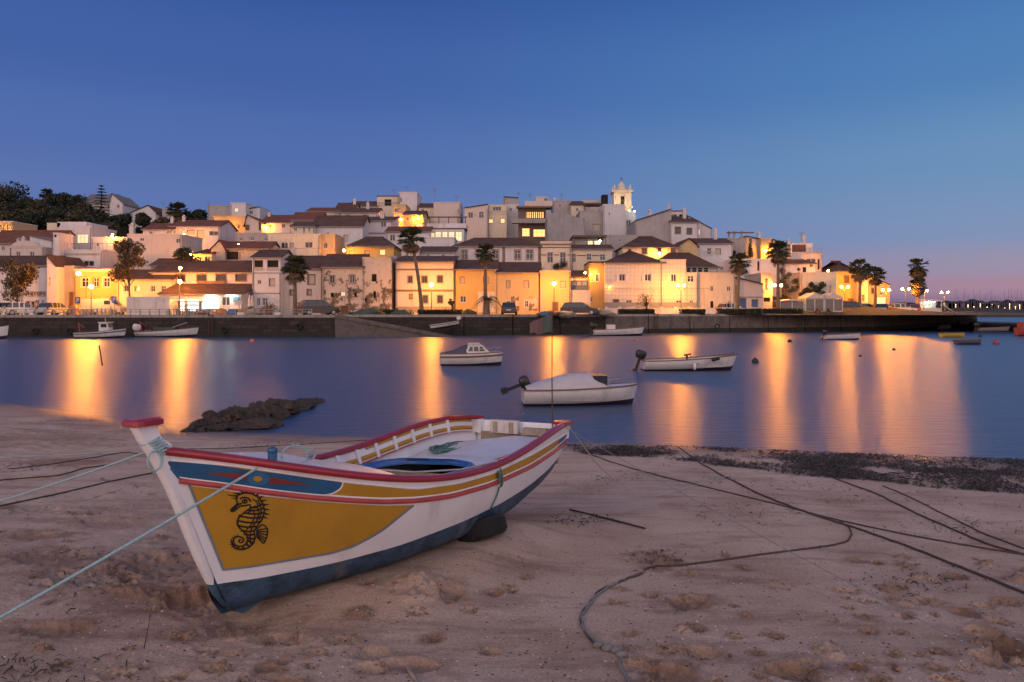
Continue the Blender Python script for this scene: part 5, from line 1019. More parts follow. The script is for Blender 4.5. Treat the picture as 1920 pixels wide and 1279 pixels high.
h = house('panel_house', 'white house with a brown panelled upper floor at the right end of the hill', (1484,1541,474,None), 114, 7, WP, ('flat',), [(1512,1530,485,494,'d'),(1533,1537,486,506,'h')], chim=((1507,443,457,6),(1478,450,462,5)), ant=((1503,434,456),)); slab_on(h,'upper_floor',1486,1524,456,474,115,5,WH); slab_on(h,'brown_panel',1486,1511,459,473,114.9,.12,mat('panel_brown',(.13,.05,.03),.7,.2,2)); rail_on(h,1511,1540,465,474,113.9)
house('grey_side_house', 'grey house left of the brown panelled house', (1473,1486,462,None), 116, 6, WG, ('flat',), [(1477,1481,470,476,'d')])
house('ivy_yard_house', 'low white yard house below the brown panelled house', (1470,1528,494,None), 109, 6, WH, ('shed',486,RT), [(1505,1512,501,512,'h'),(1518,1525,495,501,'d')])
h = house('retaining_house', 'pale retaining wall with ivy right of the harbour palms', (1501,1568,512,None), 103, 6, WC, ('flat',), [(1555,1559,535,550,'d')], 'building')
house('hip_yellow_house', 'yellow house with a pointed hipped roof at the end of the quay', (1563,1609,508,None), 112, 7, WY, ('hip',491,RT,2.6), [(1583,1592,517,531,'D'),(1590,1599,560,572,'D')])  # lamplight yellow put into the wall colour
house('white_end_house', 'narrow white house between the two end palms', (1609,1628,516,None), 111, 7, WC, ('flat',), [(1613,1618,525,536,'d'),(1616,1622,552,566,'d')])
house('last_house', 'last house on the quay with a brown roof sloping to the right', (1626,1668,534,None), 112, 7, WO, ('shedx',517,RT,'l'), [(1634,1640,540,550,'B'),(1650,1656,545,553,'d'),(1640,1662,557,572,'m')])
# church tower
ch = empty('church_tower', unp(1167.5,400,160), 'floodlit cream church bell tower with a domed top on the skyline', 'tower'); O = ch.location; k = 160/F; cx = O.x; hw = 16.5*k; zt = lambda p: CZ-(p-HY)*k
g = MB(); zb = zt(430); za = zt(359); aw = 3.4*k; z0, z1 = zt(385), zt(368)
g.box(cx-hw,cx-aw,160,160.5,zb,za); g.box(cx+aw,cx+hw,160,160.5,zb,za); g.box(cx-aw,cx+aw,160,160.5,zb,z0); g.box(cx-aw,cx+aw,160,160.5,z1,za); g.box(cx-hw,cx+hw,160.5,160+2*hw,zb,za); g.build('wall', W('church',(.74,.66,.52)), ch, off=O)
g = MB(); g.box(cx-aw,cx+aw,160.3,160.48,z0,z1); g.build('bell_opening_shade', M_shade_black, ch, off=O)  # black panel painted for the shade inside the belfry
g = MB(); g.prism([(cx+aw*1.5*math.cos(a), z1-.1+aw*1.6*math.sin(a)) for a in np.linspace(0,PI,11)]+[(cx-aw*1.05,z1-.1)]+[(cx+aw*math.cos(a), z1-.1+aw*math.sin(a)) for a in np.linspace(PI,0,9)], 159.85, 160.02); g.build('arch', M_chim, ch, off=O)
g = MB(); g.lathe([(.05,0),(.35,.05),(.28,.5),(.16,.75),(.05,.85)], (cx,160.25,z1-1.3), 12); g.build('bell', M_iron, ch, off=O)
for p0, p1, e in ((357,360,.35),(387,390,.25)): g = MB(); g.box(cx-hw-e,cx+hw+e,160-e,160+2*hw+e,zt(p1),zt(p0)); g.build('cornice', WC, ch, off=O)
for a in (-1,1):
    for b in (0,1): g = MB(); g.lathe([(.36,0),(.36,.5),(.24,.6),(.30,1.0),(.12,1.5),(.02,2.1)], (cx+a*(hw-.2),160+.3+b*(2*hw-.6),zt(357)), 10); g.v = [(x,y,zt(357)+(z-zt(357))*.7) for x, y, z in g.v]; g.build('pinnacle', M_chim, ch, off=O)
g = MB(); g.lathe([(hw*.74,0),(hw*.70,.7),(hw*.52,1.1),(hw*.46,1.9),(hw*.50,2.1),(hw*.36,2.6),(hw*.22,3.1),(hw*.10,3.5),(.08,4.0)], (cx,160+hw,zt(357)), 16); g.v = [(x,y,zt(357)+(z-zt(357))*.58) for x, y, z in g.v]; g.build('dome', WC, ch, True, off=O)
g = MB(); g.tube([(cx,160+hw,zt(357)+2.2),(cx,160+hw,zt(357)+3.1)], .06, 5); g.tube([(cx-.3,160+hw,zt(357)+2.8),(cx+.3,160+hw,zt(357)+2.8)], .06, 5); g.build('cross', M_iron, ch, off=O)
# ------------------------------------------------------------------ street lamps
M_pole = mat('lamp_post_iron', (.10,.10,.10), .6, .2, 4)
def bulb(parent, p, r=.16, m=LAMP_M, name='globe'):
    g = MB(); g.ball(p, r, 12, 8); return g.build(name, m, parent, True)
def street_lamp(px, py, Y, label, twin=0, base=QZ, arm=0, m=None, r=.16):
    p = unp(px,py,Y); root = empty('street_lamp', (p.x,Y,base), label, 'lamp', 'street lamps of the harbour'); h = p.z-base
    g = MB(); g.lathe([(.13,0),(.12,.5),(.065,.6),(.05,h-.35-(.25 if twin else 0)),(.03,h-.2)], (arm,0,0), 10); g.build('post', M_pole, root, True)
    xs_ = (-twin, twin) if twin else (0,)
    g = MB()
    if twin or arm:
        for x in xs_: g.tube([(arm,0,h-.5),(arm*.5+x*.5,0,h-.05),(x,0,h+.18)], .03, 6)
    for x in xs_: g.lathe([(.02,.32),(.20,.20),(.22,.15),(.05,.15)], (x,0,h), 10)
    hd = g.build('lamp_head', M_pole, root)
    for x in xs_: bulb(root, (x,0,h), r, m or LAMP_M)
    return root
LL = [(171,537,86,'street lamp on a straight post in front of the yellow townhouse',0,0),(147,513,88,'high street lamp on a bent arm left of the yellow townhouse',0,.9),(338,503,89.5,'taller of two street lamps in front of the market hall',0,0),(337,528,84.5,'lower, brighter street lamp in front of the lit shop',0,0),
 (809,534,86,'street lamp before the cream banded house, beside the tall palm',0,0),(1039,532,86.5,'street lamp before the plain flat yellow house',0,0),(1277,535,91,'twin street lamp in front of the tiled house',.36,0),(1459,535,98,'twin street lamp at the foot of the second right palm',.42,0),
 (1584,538,106,'twin street lamp left of the end palms',.45,0),(1661,544,107,'brightest twin street lamp, by the last house',.45,0),(1698,542,118,'twin street lamp standing free right of the last house',.5,0),(1733,545,128,'twin street lamp beside the shaggy palm',.5,0),(1771,548,140,'farthest twin street lamp near the pier head',.6,0)]
for px, py, Y, lb, tw, ar in LL: street_lamp(px, py, Y, lb, tw, QZ, ar, None, {147:.21,171:.21,337:.20,809:.19,1039:.19}.get(px,.15))
def wall_lamp(px, py, Y, label, m=None, r=.14):
    p = unp(px,py,Y); root = empty('wall_lamp', p, label, 'lamp', 'lamps fixed to walls'); g = MB(); g.tube([(0,.35,.05),(0,.1,.22),(0,0,.16)], .025, 6); g.lathe([(.02,.26),(.16,.16),(.17,.12),(.04,.12)], (0,0,0), 10); g.build('bracket', M_pole, root); bulb(root, (0,0,0), r, m or LAMP_M); return root
for px, py, Y, lb in [(1097,512,95,'left of two wall lamps on the yellow flank by the tiled house'),(1108,514,95.1,'right of two wall lamps on the yellow flank by the tiled house'),(1143,538,94.5,'wall lamp low on the tiled house front'),(211,441,105.5,'orange wall lamp over the lane on the left hill'),(345,440,111,'bright lamp beside the white house with three shuttered windows'),(357,477,98,'lamp above the bush left of the tiny cream house'),
 (417,426,123.5,'lamp on the rounded orange house'),(497,426,125.3,'lamp on the long white lamp-lit wall'),(645,470,103,'lamp between the cream block wing and the yellow hipped house'),(1236,475,108,'lamp on the front of the wide hipped roof house'),(1436,470,116,'lamp on the small orange lit house of the right slope'),(751,412,138.5,'hidden orange lamp below the skyline block'),(784,409,134,'orange lamp in the lane right of the skyline block'),(1553,508,106,'lamp on the wall left of the yellow end house'),(12,440,114.5,'lamp under the orange lit house at the left edge'),(447,458,99,'dim lamp by the old patched roof')]:
    wall_lamp(px, py, Y, lb, None, {447:.04,1097:.09,1108:.07,1143:.03}.get(px,.12))
wall_lamp(1190,396,137.5,'white lamp below the church tower',LAMP_W,.10); wall_lamp(1125,452,110.5,'white lamp on the dark glazed roof terrace',LAMP_W,.10)
for a in (1157,1180):
    p = unp(a,398,156.5); o = empty('floodlight', p, ('left' if a < 1170 else 'right')+' floodlight at the foot of the church tower', 'lamp', 'church floodlights'); g = MB(); g.box(-.25,.25,-.15,.15,-.3,0); g.build('housing', M_pole, o); bulb(o,(0,.25,.1),.22,mat('lamp_flood',(.8,.7,.4),.5,emit=(1,.72,.28),es=220))
for a, nm in ((394,'left'),(432,'right')):
    p = unp(a,554.5,87.7); o = empty('shop_lamp', p, f'{nm} of the two white tube lamps above the shop front', 'lamp', 'tube lamps of the shop'); g = MB(); g.box(-.55,.55,-.08,.3,.07,.12); g.build('fitting', M_frame, o); g = MB(); g.tube([(-.5,0,0),(.5,0,0)], .03, 8); g.build('tube', LAMP_W, o)
# ------------------------------------------------------------------ vegetation
M_leafp = mat('palm_leaf', (.050,.058,.022), .6, .4, 2); M_dead = mat('palm_dead_leaf', (.15,.10,.055), .8, .4, 2); M_trunkp = mat('palm_trunk', (.16,.115,.080), .9, .4, 5, .8, bscale=14); M_bark = mat('bark', (.075,.055,.042), .9, .4, 4, .5)
M_leaf = mat('leaf_olive', (.060,.055,.026), .65, .5, 1.5); M_leafd = mat('leaf_dark', (.026,.034,.016), .7, .5, 1.2); M_leafb = mat('leaf_brown', (.10,.070,.032), .7, .5, 1.5)
def fan_crown(R0, R, dead=20, live=46):
    g = MB()
    for i in range(live+dead):
        isd = i >= live; az = R0.uniform(0,2*PI); el = R0.uniform(-1.35,-.75) if isd else math.asin(R0.uniform(-.45,1)); d = Vector((math.cos(az)*math.cos(el), math.sin(az)*math.cos(el), math.sin(el))); L = R*R0.uniform(.42,.6); c = d*L; g.tube([(0,0,0),tuple(c*.6+Vector((0,0,.05))),tuple(c)], .022*R, 4, 1 if isd else 0, False)
        s = d.cross(Vector((0,0,1))); s = s.normalized() if s.length > .05 else Vector((1,0,0)); u = s.cross(d); n = 11
        for j in range(n):
            a = (j/(n-1)*2-1)*1.25; e = d*math.cos(a)+s*math.sin(a); F_ = R*R0.uniform(.38,.52); tip = c+e*F_-Vector((0,0,.30*F_*(1 if not isd else .2)*abs(R0.random())+.10*F_)); w_ = (d*-math.sin(a)+s*math.cos(a))*.05*R; md = c+e*F_*.55
            g.add([c, md+w_, tip, md-w_], [(0,1,2,3)], 1 if isd else 0)
    return g
PCR = [fan_crown(random.Random(i), 1.0, 22, 48).mesh('crown', [M_leafp, M_dead]) for i in range(3)]; PSH = fan_crown(random.Random(9), 1.0, 60, 30).mesh('crown', [M_leafp, M_dead])
def fan_palm(px, yt, yb, Y, rp, label, i=0, lean=0, base=None, shag=0):
    t = unp(px,yt+rp*.8,Y); zb = base if base is not None else QZ; root = empty('palm_tree', (t.x-lean,Y,zb), label, 'palm tree', 'palm trees of the town'); h = t.z-zb; g = MB(); n = 26; pts = []; rs = []
    for j in range(n+1): q = j/n; pts.append((lean*q**1.6, 0, h*q)); rs.append((.26-.09*min(1,q*1.4)+(.05 if q < .06 else 0))*(1+.10*(j % 2))*(1.15 if shag else 1)+(.10 if q > .93 else 0))
    g.tube(pts, rs, 9); g.build('trunk', M_trunkp, root)
    c = bpy.data.objects.new('crown', PSH if shag else PCR[i % 3]); C.objects.link(c); c.parent = root; c.location = (lean,0,h+.1); s = 1.2*rp*Y/F; c.scale = (s,s,s*(1.0)); c.rotation_euler = (0,0,i*1.3)
    if shag:
        for q in (.78,.60):
            c2 = bpy.data.objects.new('dead_skirt', PSH); C.objects.link(c2); c2.parent = root; c2.location = (lean*q,0,h*q); c2.scale = (s*.8,s*.8,s*.9); c2.rotation_euler = (0,0,q*9)
for i, a in enumerate([(771,430,588,85,25,'tallest palm, leaning before the cream banded house',-1.0*1.0),(910,460,590,84,20,'palm standing in front of the orange yellow row house',0),(553,483,588,83.5,26,'palm in front of the blind-windowed pinkish house',0),(1387,478,582,93,21,'palm before the plain white house with the parked pale car',.35),(1459,456,582,97,22,'palm behind the twin lamp on the right',0),(1612,490,585,104,21,'left of the two palms by the yellow end house',0),(1641,503,585,105,18,'right of the two palms by the yellow end house',0)]):
    fan_palm(*a[:6], i=i, lean=a[6] if i else -1.2)
fan_palm(1721,486,582,119,19,'shaggy palm standing alone near the end of the quay',3,0,None,1)
fan_palm(332,382,415,150,19,'dark palm on the skyline at the left',1,0,float(zhill(-67,150))); fan_palm(88,356,392,180,13,'small palm among the trees on the left hilltop',2,0,float(zhill(-112,180)))
# low feather palm
p = unp(914,590,83.5); fp_ = empty('date_palm', (p.x,83.5,QZ), 'low arching palm in front of the yellow houses', 'palm tree'); g = MB(); g.tube([(0,0,0),(0,0,.8),(.03,0,1.7)], [.30,.26,.22], 9); g.build('trunk', M_trunkp, fp_); g = MB(); R0 = random.Random(4)
for i in range(34):
    az = R0.uniform(0,2*PI); el = R0.uniform(.15,1.35); L = R0.uniform(1.5,2.1); P = []
    for j in range(9): q = j/8; r = L*q*math.cos(el*(1-.25*q)); P.append(Vector((r*math.cos(az), r*math.sin(az), 1.7+L*q*math.sin(el)-1.15*q*q*L*.75)))
    for j in range(1,9):
        t = (P[j]-P[j-1]).normalized(); s = t.cross(Vector((0,0,1))).normalized()
        for e in (-1,1): g.add([P[j-1], P[j-1]+t*.06, P[j]+s*e*.32*(1-.5*j/8)+t*.18-Vector((0,0,.10))], [(0,1,2)])
    g.tube(P, .018, 4, 0, False)
g.build('crown', M_leafp, fp_)
def leaf_cloud(clumps, n, size, seed):
    R_ = np.random.RandomState(seed); vs = []; fs = []; W_ = np.array([c[3] for c in clumps])**2; W_ = W_/W_.sum(); idx = R_.choice(len(clumps), n, p=W_)
    for i in range(n):
        c = clumps[idx[i]]; d = R_.randn(3); d /= np.linalg.norm(d)+1e-9; q = np.array(c[:3])+d*c[3]*R_.rand()**.45*np.array([1,1,.8]); a = R_.randn(3); a /= np.linalg.norm(a)+1e-9; b = np.cross(a, R_.randn(3)); b /= np.linalg.norm(b)+1e-9; s = size*(.6+.8*R_.rand()); k = len(vs); vs += [tuple(q-a*s), tuple(q+b*s*.45), tuple(q+a*s), tuple(q-b*s*.45)]; fs.append((k,k+1,k+2,k+3))
    g = MB(); g.v = vs; g.f = fs; g.m = [0]*n; return g
def clumps_of(R0, r, h, n, z0=0): return [(R0.uniform(-.62,.62)*r, R0.uniform(-.62,.62)*r, z0+h*(.12+.8*R0.random()), r*R0.uniform(.28,.48)) for _ in range(n)]
def tree(px, yt, yb, Y, rp, label, m, seed, trunk_y=None, n=3200, base=None, name='tree', leaf=.16, nc=15, group='leafy trees of the town'):
    k = Y/F; zt = unp(px,yt,Y).z; zb = base if base is not None else QZ; x = (px-HX)*k; root = empty(name, (x,Y,zb), label, 'tree', group); R0 = random.Random(seed); H = zt-zb; r = rp*k; zc = (CZ-(trunk_y-HY)*k-zb) if trunk_y else H*.3; cl = clumps_of(R0, r, (H-zc)*.92, nc, zc); cl = [(a*(1-.45*max(0,(c-zc)/(H-zc))), b*(1-.45*max(0,(c-zc)/(H-zc))), c, d) for a, b, c, d in cl]
    g = MB(); g.tube([(0,0,0),(.05,0,zc*.6),(0,.05,zc),(0,0,zc+(H-zc)*.6)], [.16,.12,.10,.03], 7)
    for a, b, c, d in cl: g.tube([(0,0,zc*.8+(c-zc)*.3),(a*.5,b*.5,zc*.8+(c-zc)*.6),(a,b,c)], [.06,.04,.015], 5)
    g.build('trunk', M_bark, root); leaf_cloud(cl, n, leaf, seed).build('crown', m, root); return root
tree(32,484,585,86,44,'leafy street tree at the far left of the quay',M_leafb,3,562,3600); tree(242,440,585,87.5,37,'tall thin leafy tree beside the white kiosk',M_leafb,4,545,3600)
tree(345,462,497,97,24,'dark bush under the lamp left of the tiny cream house',M_leafd,6,494,1500,float(zhill(-42,97)),'bush',.14,10); tree(1212,546,585,91.5,26,'bare thin bush in front of the tiled house',M_leafb,7,572,380,None,'bush',.09,12); tree(848,560,586,86,9,'small clipped tree beside the cream banded house',M_leafd,8,572,700,None,'clipped_tree',.09,6)
HT = []
for i, (px, yt, Y, rp) in enumerate([(-20,352,165,40),(18,346,170,34),(45,372,160,26),(70,374,158,24),(110,366,175,28),(135,368,172,26),(160,384,160,22),(60,392,150,26),(100,390,152,28),(140,395,150,26),(185,398,150,24),(212,402,152,24),(25,390,152,28),(232,396,150,18),(272,400,148,16),(300,404,146,16),(350,398,152,22),(372,394,154,18),(208,412,140,20),(170,410,142,24),(20,408,146,26)]):
    z = float(zhill((px-HX)*Y/F, Y)); lb = ['left edge','high left corner','left slope top','left slope middle','top of the wooded ridge','ridge beside the small palm','ridge before the grey roof','left slope below the ridge','slope above the white cube house','slope right of the cube house','slope below the grey roof','slope below the conifer','slope over the left houses','ridge right of the white gable','ridge by the small white house','ridge left of the skyline shed','skyline right of the dark palm','skyline left of the grey box','lower slope above the lane lamp','lower slope behind the cube house','lower slope at the left edge'][i]
    tree(px, yt, None, Y, rp*1.35, f'dark round tree, {lb}', M_leafd if i % 3 else M_leaf, 30+i, None, 3000, min(z,unp(px,yt,Y).z-3.5), 'hill_tree', .34, 13, 'dark trees on the wooded hill')
# conifer
p = unp(190,347,160); z0 = float(zhill(p.x,160)); z0 = min(z0, unp(190,400,160).z); cn = empty('conifer', (p.x,160,z0), 'dark tiered conifer on the left skyline beside the white gable', 'tree'); H = p.z-z0; g = MB(); g.tube([(0,0,0),(0,0,H)], [.3,.04], 7); g.build('trunk', M_bark, cn); g = MB(); R0 = random.Random(5)
for i in range(13):
    q = i/12; zz = H*(.22+.76*q); r = (2.6*(1-q)**.8+.25)
    for j in range(15):
        a = R0.uniform(0,2*PI); rr = r*R0.uniform(.7,1.1); d = Vector((math.cos(a),math.sin(a),0)); s = Vector((-d.y,d.x,0))
        for t in range(5): f_ = (t+1)/5; c = d*rr*f_+Vector((0,0,zz+.15*math.sin(f_*3)-.1*f_)); g.add([c-s*.28*(1.2-f_*.6), c+d*.35, c+s*.28*(1.2-f_*.6), c-d*.2-Vector((0,0,.12))], [(0,1,2,3)])
g.build('crown', M_leafd, cn)
p = unp(1407,476,116.5); cy = empty('cypress', (p.x,116.5,p.z-1.5), 'slim dark cypress on the right slope', 'tree'); g = MB(); g.tube([(0,0,0),(0,0,1.5)], .09, 6); g.build('trunk', M_bark, cy); leaf_cloud([(0,0,1.2+.32*i,.48-.035*i) for i in range(9)], 900, .10, 3).build('crown', M_leafd, cy)
# ivy and hedges
def hedge(x0, x1, yt, yb, Y, label, n=1800, D=1.2, base=None, m=M_leafd, name='hedge'):
    k = Y/F; a, b = (x0-HX)*k, (x1-HX)*k; zt = CZ-(yt-HY)*k; zb = base if base is not None else QZ; root = empty(name, ((a+b)/2,Y,zb), label, 'hedge', 'clipped hedges along the quay'); R_ = np.random.RandomState(int(x0)); g = MB(); g.box(a-root.location.x+.1,b-root.location.x-.1,.15,D-.15,0,zt-zb-.12); g.build('stems', M_bark, root); vs = []; fs = []
    for i in range(n):
        q = np.array([R_.uniform(a,b)-root.location.x, R_.uniform(0,D), R_.uniform(0,zt-zb)]); f_ = R_.randint(3)
        if f_ == 0: q[1] = R_.uniform(-.06,.1)
        elif f_ == 1: q[2] = zt-zb+R_.uniform(-.14,.06)
        d = R_.randn(3)*.07; e = R_.randn(3)*.05; kk = len(vs); vs += [tuple(q-d),tuple(q+e),tuple(q+d),tuple(q-e)]; fs.append((kk,kk+1,kk+2,kk+3))
    g = MB(); g.v = vs; g.f = fs; g.m = [0]*len(fs); g.build('foliage', m, root); return root
for a in [(783,866,582,591,84.5,'clipped hedge along the quay under the cream banded house'),(1160,1228,581,591,90.5,'clipped hedge on the quay left of the tiled house lamp'),(1277,1322,581,591,91.3,'short clipped hedge right of the twin lamp'),(1348,1430,580,590,92.5,'long clipped hedge below the plain white house'),(1432,1506,580,589,95.5,'long clipped hedge at the foot of the right palms'),(675,735,582,591,84,'low clipped hedge in front of the ruin')]: hedge(*a)
def scrub(x0, x1, y0, y1, Y, label, n, seed, m=M_leafd, name='scrub', D=1.0):
    k = Y/F; R0 = random.Random(seed); b = unp((x0+x1)/2,y1,Y); root = empty(name, b, label, 'plant', 'wild greenery of the town'); w_ = (x1-x0)*k; h = (y1-y0)*k
    cl = [(R0.uniform(-.5,.5)*w_, R0.uniform(0,D), h*R0.random()**1.5*.9, R0.uniform(.25,.6)) for _ in range(16)]; g = MB()
    for c in cl[:8]: g.tube([(c[0]*.6,.2,0),(c[0],c[1],c[2])], [.04,.015], 5)
    g.build('stem', M_bark, root); leaf_cloud(cl, n, .11, seed).build('foliage', m, root)
scrub(1501,1546,522,552,102.2,'ivy hanging over the pale retaining wall',2200,61,M_leafd,'ivy',.5); scrub(1466,1502,498,545,103,'tangle of scrub on the slope behind the right palms',1500,62,M_leaf,'scrub',2); scrub(733,768,584,591,84,'small scrub beside the tall palm',500,63,M_leaf); scrub(1040,1062,492,502,103,'potted plants on the terrace below the ornate house',500,64); scrub(488,520,566,588,88.5,'thin shrub before the loggia house',260,65,M_leafb)
g = MB(); g.tube([unp(1134+i*24.5,541+1.2*math.sin(i/8*PI),94.7) for i in range(9)], .02, 4); tag(g.build('overhead_cable', M_pole), 'thin black cable along the front of the tiled house', 'cable')
for i, (px, yy) in enumerate(((65,621),(130,621),(420,618),(560,612),(700,620),(1000,614),(1345,612))):
    X_ = (px-HX)/F*78; Yq = quay_y(X_)-.22; rows = [[(.27*math.cos(a)+.09*math.cos(b)*math.cos(a), .09*math.sin(b), .27*math.sin(a)+.09*math.cos(b)*math.sin(a)) for b in np.linspace(0,2*PI,8,endpoint=False)] for a in np.linspace(0,2*PI,19)]; g = MB(); g.grid(rows, closed=True); X_ = (px-HX)/F*Yq; o = g.build('fender_tyre', M_rubber, None, True); o.location = (X_, Yq, CZ-(yy-HY)*Yq/F); tag(o, 'black tyre hung on the harbour wall as a fender, '+['at the far left','behind the wheelhouse boat','right of the open fishing boat','above the yellowish dinghy','beside the slipway','left of the work boat','below the long hedge'][i], 'tyre', 'tyres hung on the harbour wall')
for px, lb in ((395,'left of the slipway'),(1230,'below the tiled house'),(1500,'below the right palms')):
    Yq = quay_y((px-HX)/F*82)-.14; Yq = quay_y((px-HX)/F*Yq)-.16; X_ = (px-HX)/F*Yq; r = empty('wall_ladder', (X_,Yq,-.3), f'rusty ladder on the harbour wall {lb}', 'ladder', 'ladders on the harbour wall')
    for sd in (-.2,.2): g = MB(); g.box(sd-.025,sd+.025,-.03,.03,0,2.75); g.build('rail', M_iron, r)
    for i in range(9): g = MB(); g.box(-.2,.2,-.02,.02,.2+.29*i,.24+.29*i); g.build('rung', M_iron, r)
# ------------------------------------------------------------------ cars
M_tyre = mat('car_tyre', (.012,.012,.012), .8); M_rim = mat('car_rim', (.35,.35,.36), .35, metal=.8); M_cglass = mat('car_glass', (.012,.014,.02), .06, spec=.9); M_head = mat('car_headlight', (.7,.7,.65), .15); M_tail = mat('car_taillight', (.30,.01,.01), .25); M_bump = mat('car_trim', (.03,.03,.03), .6)
def paint(n, c): return mat('car_paint_'+n, c, .28, coat=.6)
def car(px, py, Y, ang, col, label, kind='hatch', L=None):
    p = unp(px,py,Y); root = empty('parked_car', (p.x,Y,QZ), label, 'car', 'cars parked on the quay', math.radians(ang)); L = L or {'hatch':3.8,'suv':4.4,'wagon':4.4,'van':4.8}[kind]; Wd = .84; hl = L/2
    if kind == 'van': low = [(-hl,.35),(-hl,1.15),(-hl+.05,1.9),(hl-1.5,1.95),(hl-.65,1.15),(hl-.05,.95),(hl,.35)]; cabin = None; H0, H1 = 1.15, 1.8; cab = [(hl-1.9,1.2),(hl-1.5,1.85),(hl-1.42,1.85),(hl-.8,1.2)]
    else:
        bh = {'hatch':.88,'suv':1.05,'wagon':.9}[kind]; tp = {'hatch':1.42,'suv':1.72,'wagon':1.46}[kind]; low = [(-hl,.38),(-hl-.0,.62),(-hl+.08,bh),(hl-1.15,bh),(hl-.18,bh-.14),(hl,.62),(hl,.38),(hl-.2,.26),(-hl+.2,.26)]; rear = -hl+.12 if kind != 'hatch' else -hl+.18; cab = [(rear,bh-.02),(rear+.32,tp-.04),(rear+.6,tp),(hl-2.0,tp),(hl-1.65,tp-.06),(hl-.95,bh-.04)]
    g = MB(); n = len(low); rows = []
    for y, s in ((-Wd,.97),(-Wd+.06,1),(Wd-.06,1),(Wd,.97)): rows.append([(x*s,y,z) for x, z in low])
    g.grid([list(q) for q in zip(*rows)] + [[r[0] for r in rows]]); g.add(rows[0],[tuple(range(n))]); g.add(rows[-1],[tuple(range(n))[::-1]]); body = g.build('body', col, root)
    g = MB(); m_ = len(cab); ci = .80 if kind != 'van' else .83; rows = [[(x,y*(1-.16*(z-cab[0][1])/(.6)),z) for x, z in cab] for y in (-ci,ci)]; 
    g.grid([list(q) for q in zip(*rows)]); g.add(rows[0],[tuple(range(m_))]); g.add(rows[1],[tuple(range(m_))[::-1]]); gh = g.build('cabin', M_cglass if kind != 'van' else col, root)
    if kind != 'van':
        g = MB(); tx0, tx1, tz = cab[2][0]-.12, cab[3][0]+.12, cab[2][1]; g.box(tx0,tx1,-.68,.68,tz-.015,tz+.03); g.build('roof', col, root)
        for sx in (cab[1][0]+.25, (cab[2][0]+cab[3][0])/2+.1, cab[3][0]+.05):
            for sd in (-1,1): g = MB(); g.add([(sx-.045,sd*.815,cab[0][1]),(sx+.045,sd*.815,cab[0][1]),(sx+.04,sd*.69,tz),(sx-.04,sd*.69,tz)], [(0,1,2,3)]); g.build('pillar', col, root)
    else:
        for sd in (-1,1): g = MB(); g.box(hl-2.0,hl-1.3,sd*.845-.01,sd*.845+.01,1.25,1.7); g.build('side_window', M_cglass, root)
        g = MB(); g.add([(hl-1.48,-.7,1.88),(hl-1.48,.7,1.88),(hl-.66,.75,1.2),(hl-.66,-.75,1.2)], [(0,1,2,3)]); g.build('windscreen', M_cglass, root); g = MB(); g.box(-hl-.02,-hl+.01,-.65,.65,1.25,1.75); g.build('rear_window', M_cglass, root)
    for wx in (-hl+.75, hl-.78):
        for sd in (-1,1):
            g = MB(); rows = [[(wx+r*math.cos(a), sd*y, .32+r*math.sin(a)) for r, y in ((.20,.70),(.31,.70),(.32,.76),(.31,.86),(.20,.87))] for a in np.linspace(0,2*PI,19)]; g.grid(rows); wh = g.build('wheel', M_tyre, root, True); g = MB(); g.add([(wx,sd*.868,.32)]+[(wx+.20*math.cos(a), sd*.862, .32+.20*math.sin(a)) for a in np.linspace(0,2*PI,12,endpoint=False)], [(0,i+1,(i+1) % 12+1) for i in range(12)]); g.build('rim', M_rim, wh)
    for sd in (-1,1):
        g = MB(); g.box(hl-.06,hl+.015,sd*.60-.16,sd*.60+.16,.62,.76); g.build('headlight', M_head, root); g = MB(); g.box(-hl-.015,-hl+.06,sd*.70-.10,sd*.70+.10,.66,.90 if kind != 'suv' else 1.0); g.build('taillight', M_tail, root); g = MB(); g.box(hl-1.35,hl-1.2,sd*.90-.07,sd*.90+.07,.92,1.05); g.build('mirror', col, root)
    for sx in (1,-1): g = MB(); g.box(min(sx*hl*.97,sx*(hl+.04)),max(sx*hl*.97,sx*(hl+.04)),-.80,.80,.36,.54); g.build('bumper', M_bump if kind == 'suv' else col, root)
    g = MB(); g.box(-hl-.045,-hl-.03,-.26,.26,.56,.67); g.build('number_plate', M_frame, root)
    return root
PW, PK, PS_, PR_, PBL = paint('white',(.62,.62,.60)), paint('black',(.012,.012,.014)), paint('silver',(.32,.33,.34)), paint('red',(.30,.03,.025)), paint('navy',(.03,.04,.08))
for a in [(-6,588,86,40,PW,'white car cut off by the left edge of the quay','hatch'),(24,587,88,70,PK,'black car behind the white ones at the left','hatch'),(47,588,85,30,PW,'white hatchback on the left quay under the leafy tree','hatch'),(103,588,86,80,PS_,'silver hatchback seen from behind near the tall modern house','hatch'),(196,586,88.5,0,PS_,'grey van in front of the yellow townhouse','van'),(598,588,85,35,PK,'black off-roader in front of the ruin','suv'),(955,590,84.8,88,PK,'dark hatchback seen from behind in front of the yellow row','hatch'),(1088,590,86.5,-14,PK,'dark estate car in front of the glazed annex','wagon'),(1373,586,95,12,PW,'pale hatchback at the foot of the palm by the plain white house','hatch'),(1594,587,104,25,PK,'black off-roader beside the canvas kiosk','suv'),(1619,586,106,15,PBL,'navy estate car behind the black off-roader on the right','wagon'),(1655,586,104.5,60,PS_,'silver hatchback under the brightest lamp','hatch'),(1688,585,112,10,PW,'white estate car right of the last house','wagon'),(1706,585,115,85,PR_,'red hatchback beside the shaggy palm','hatch')]: car(*a)
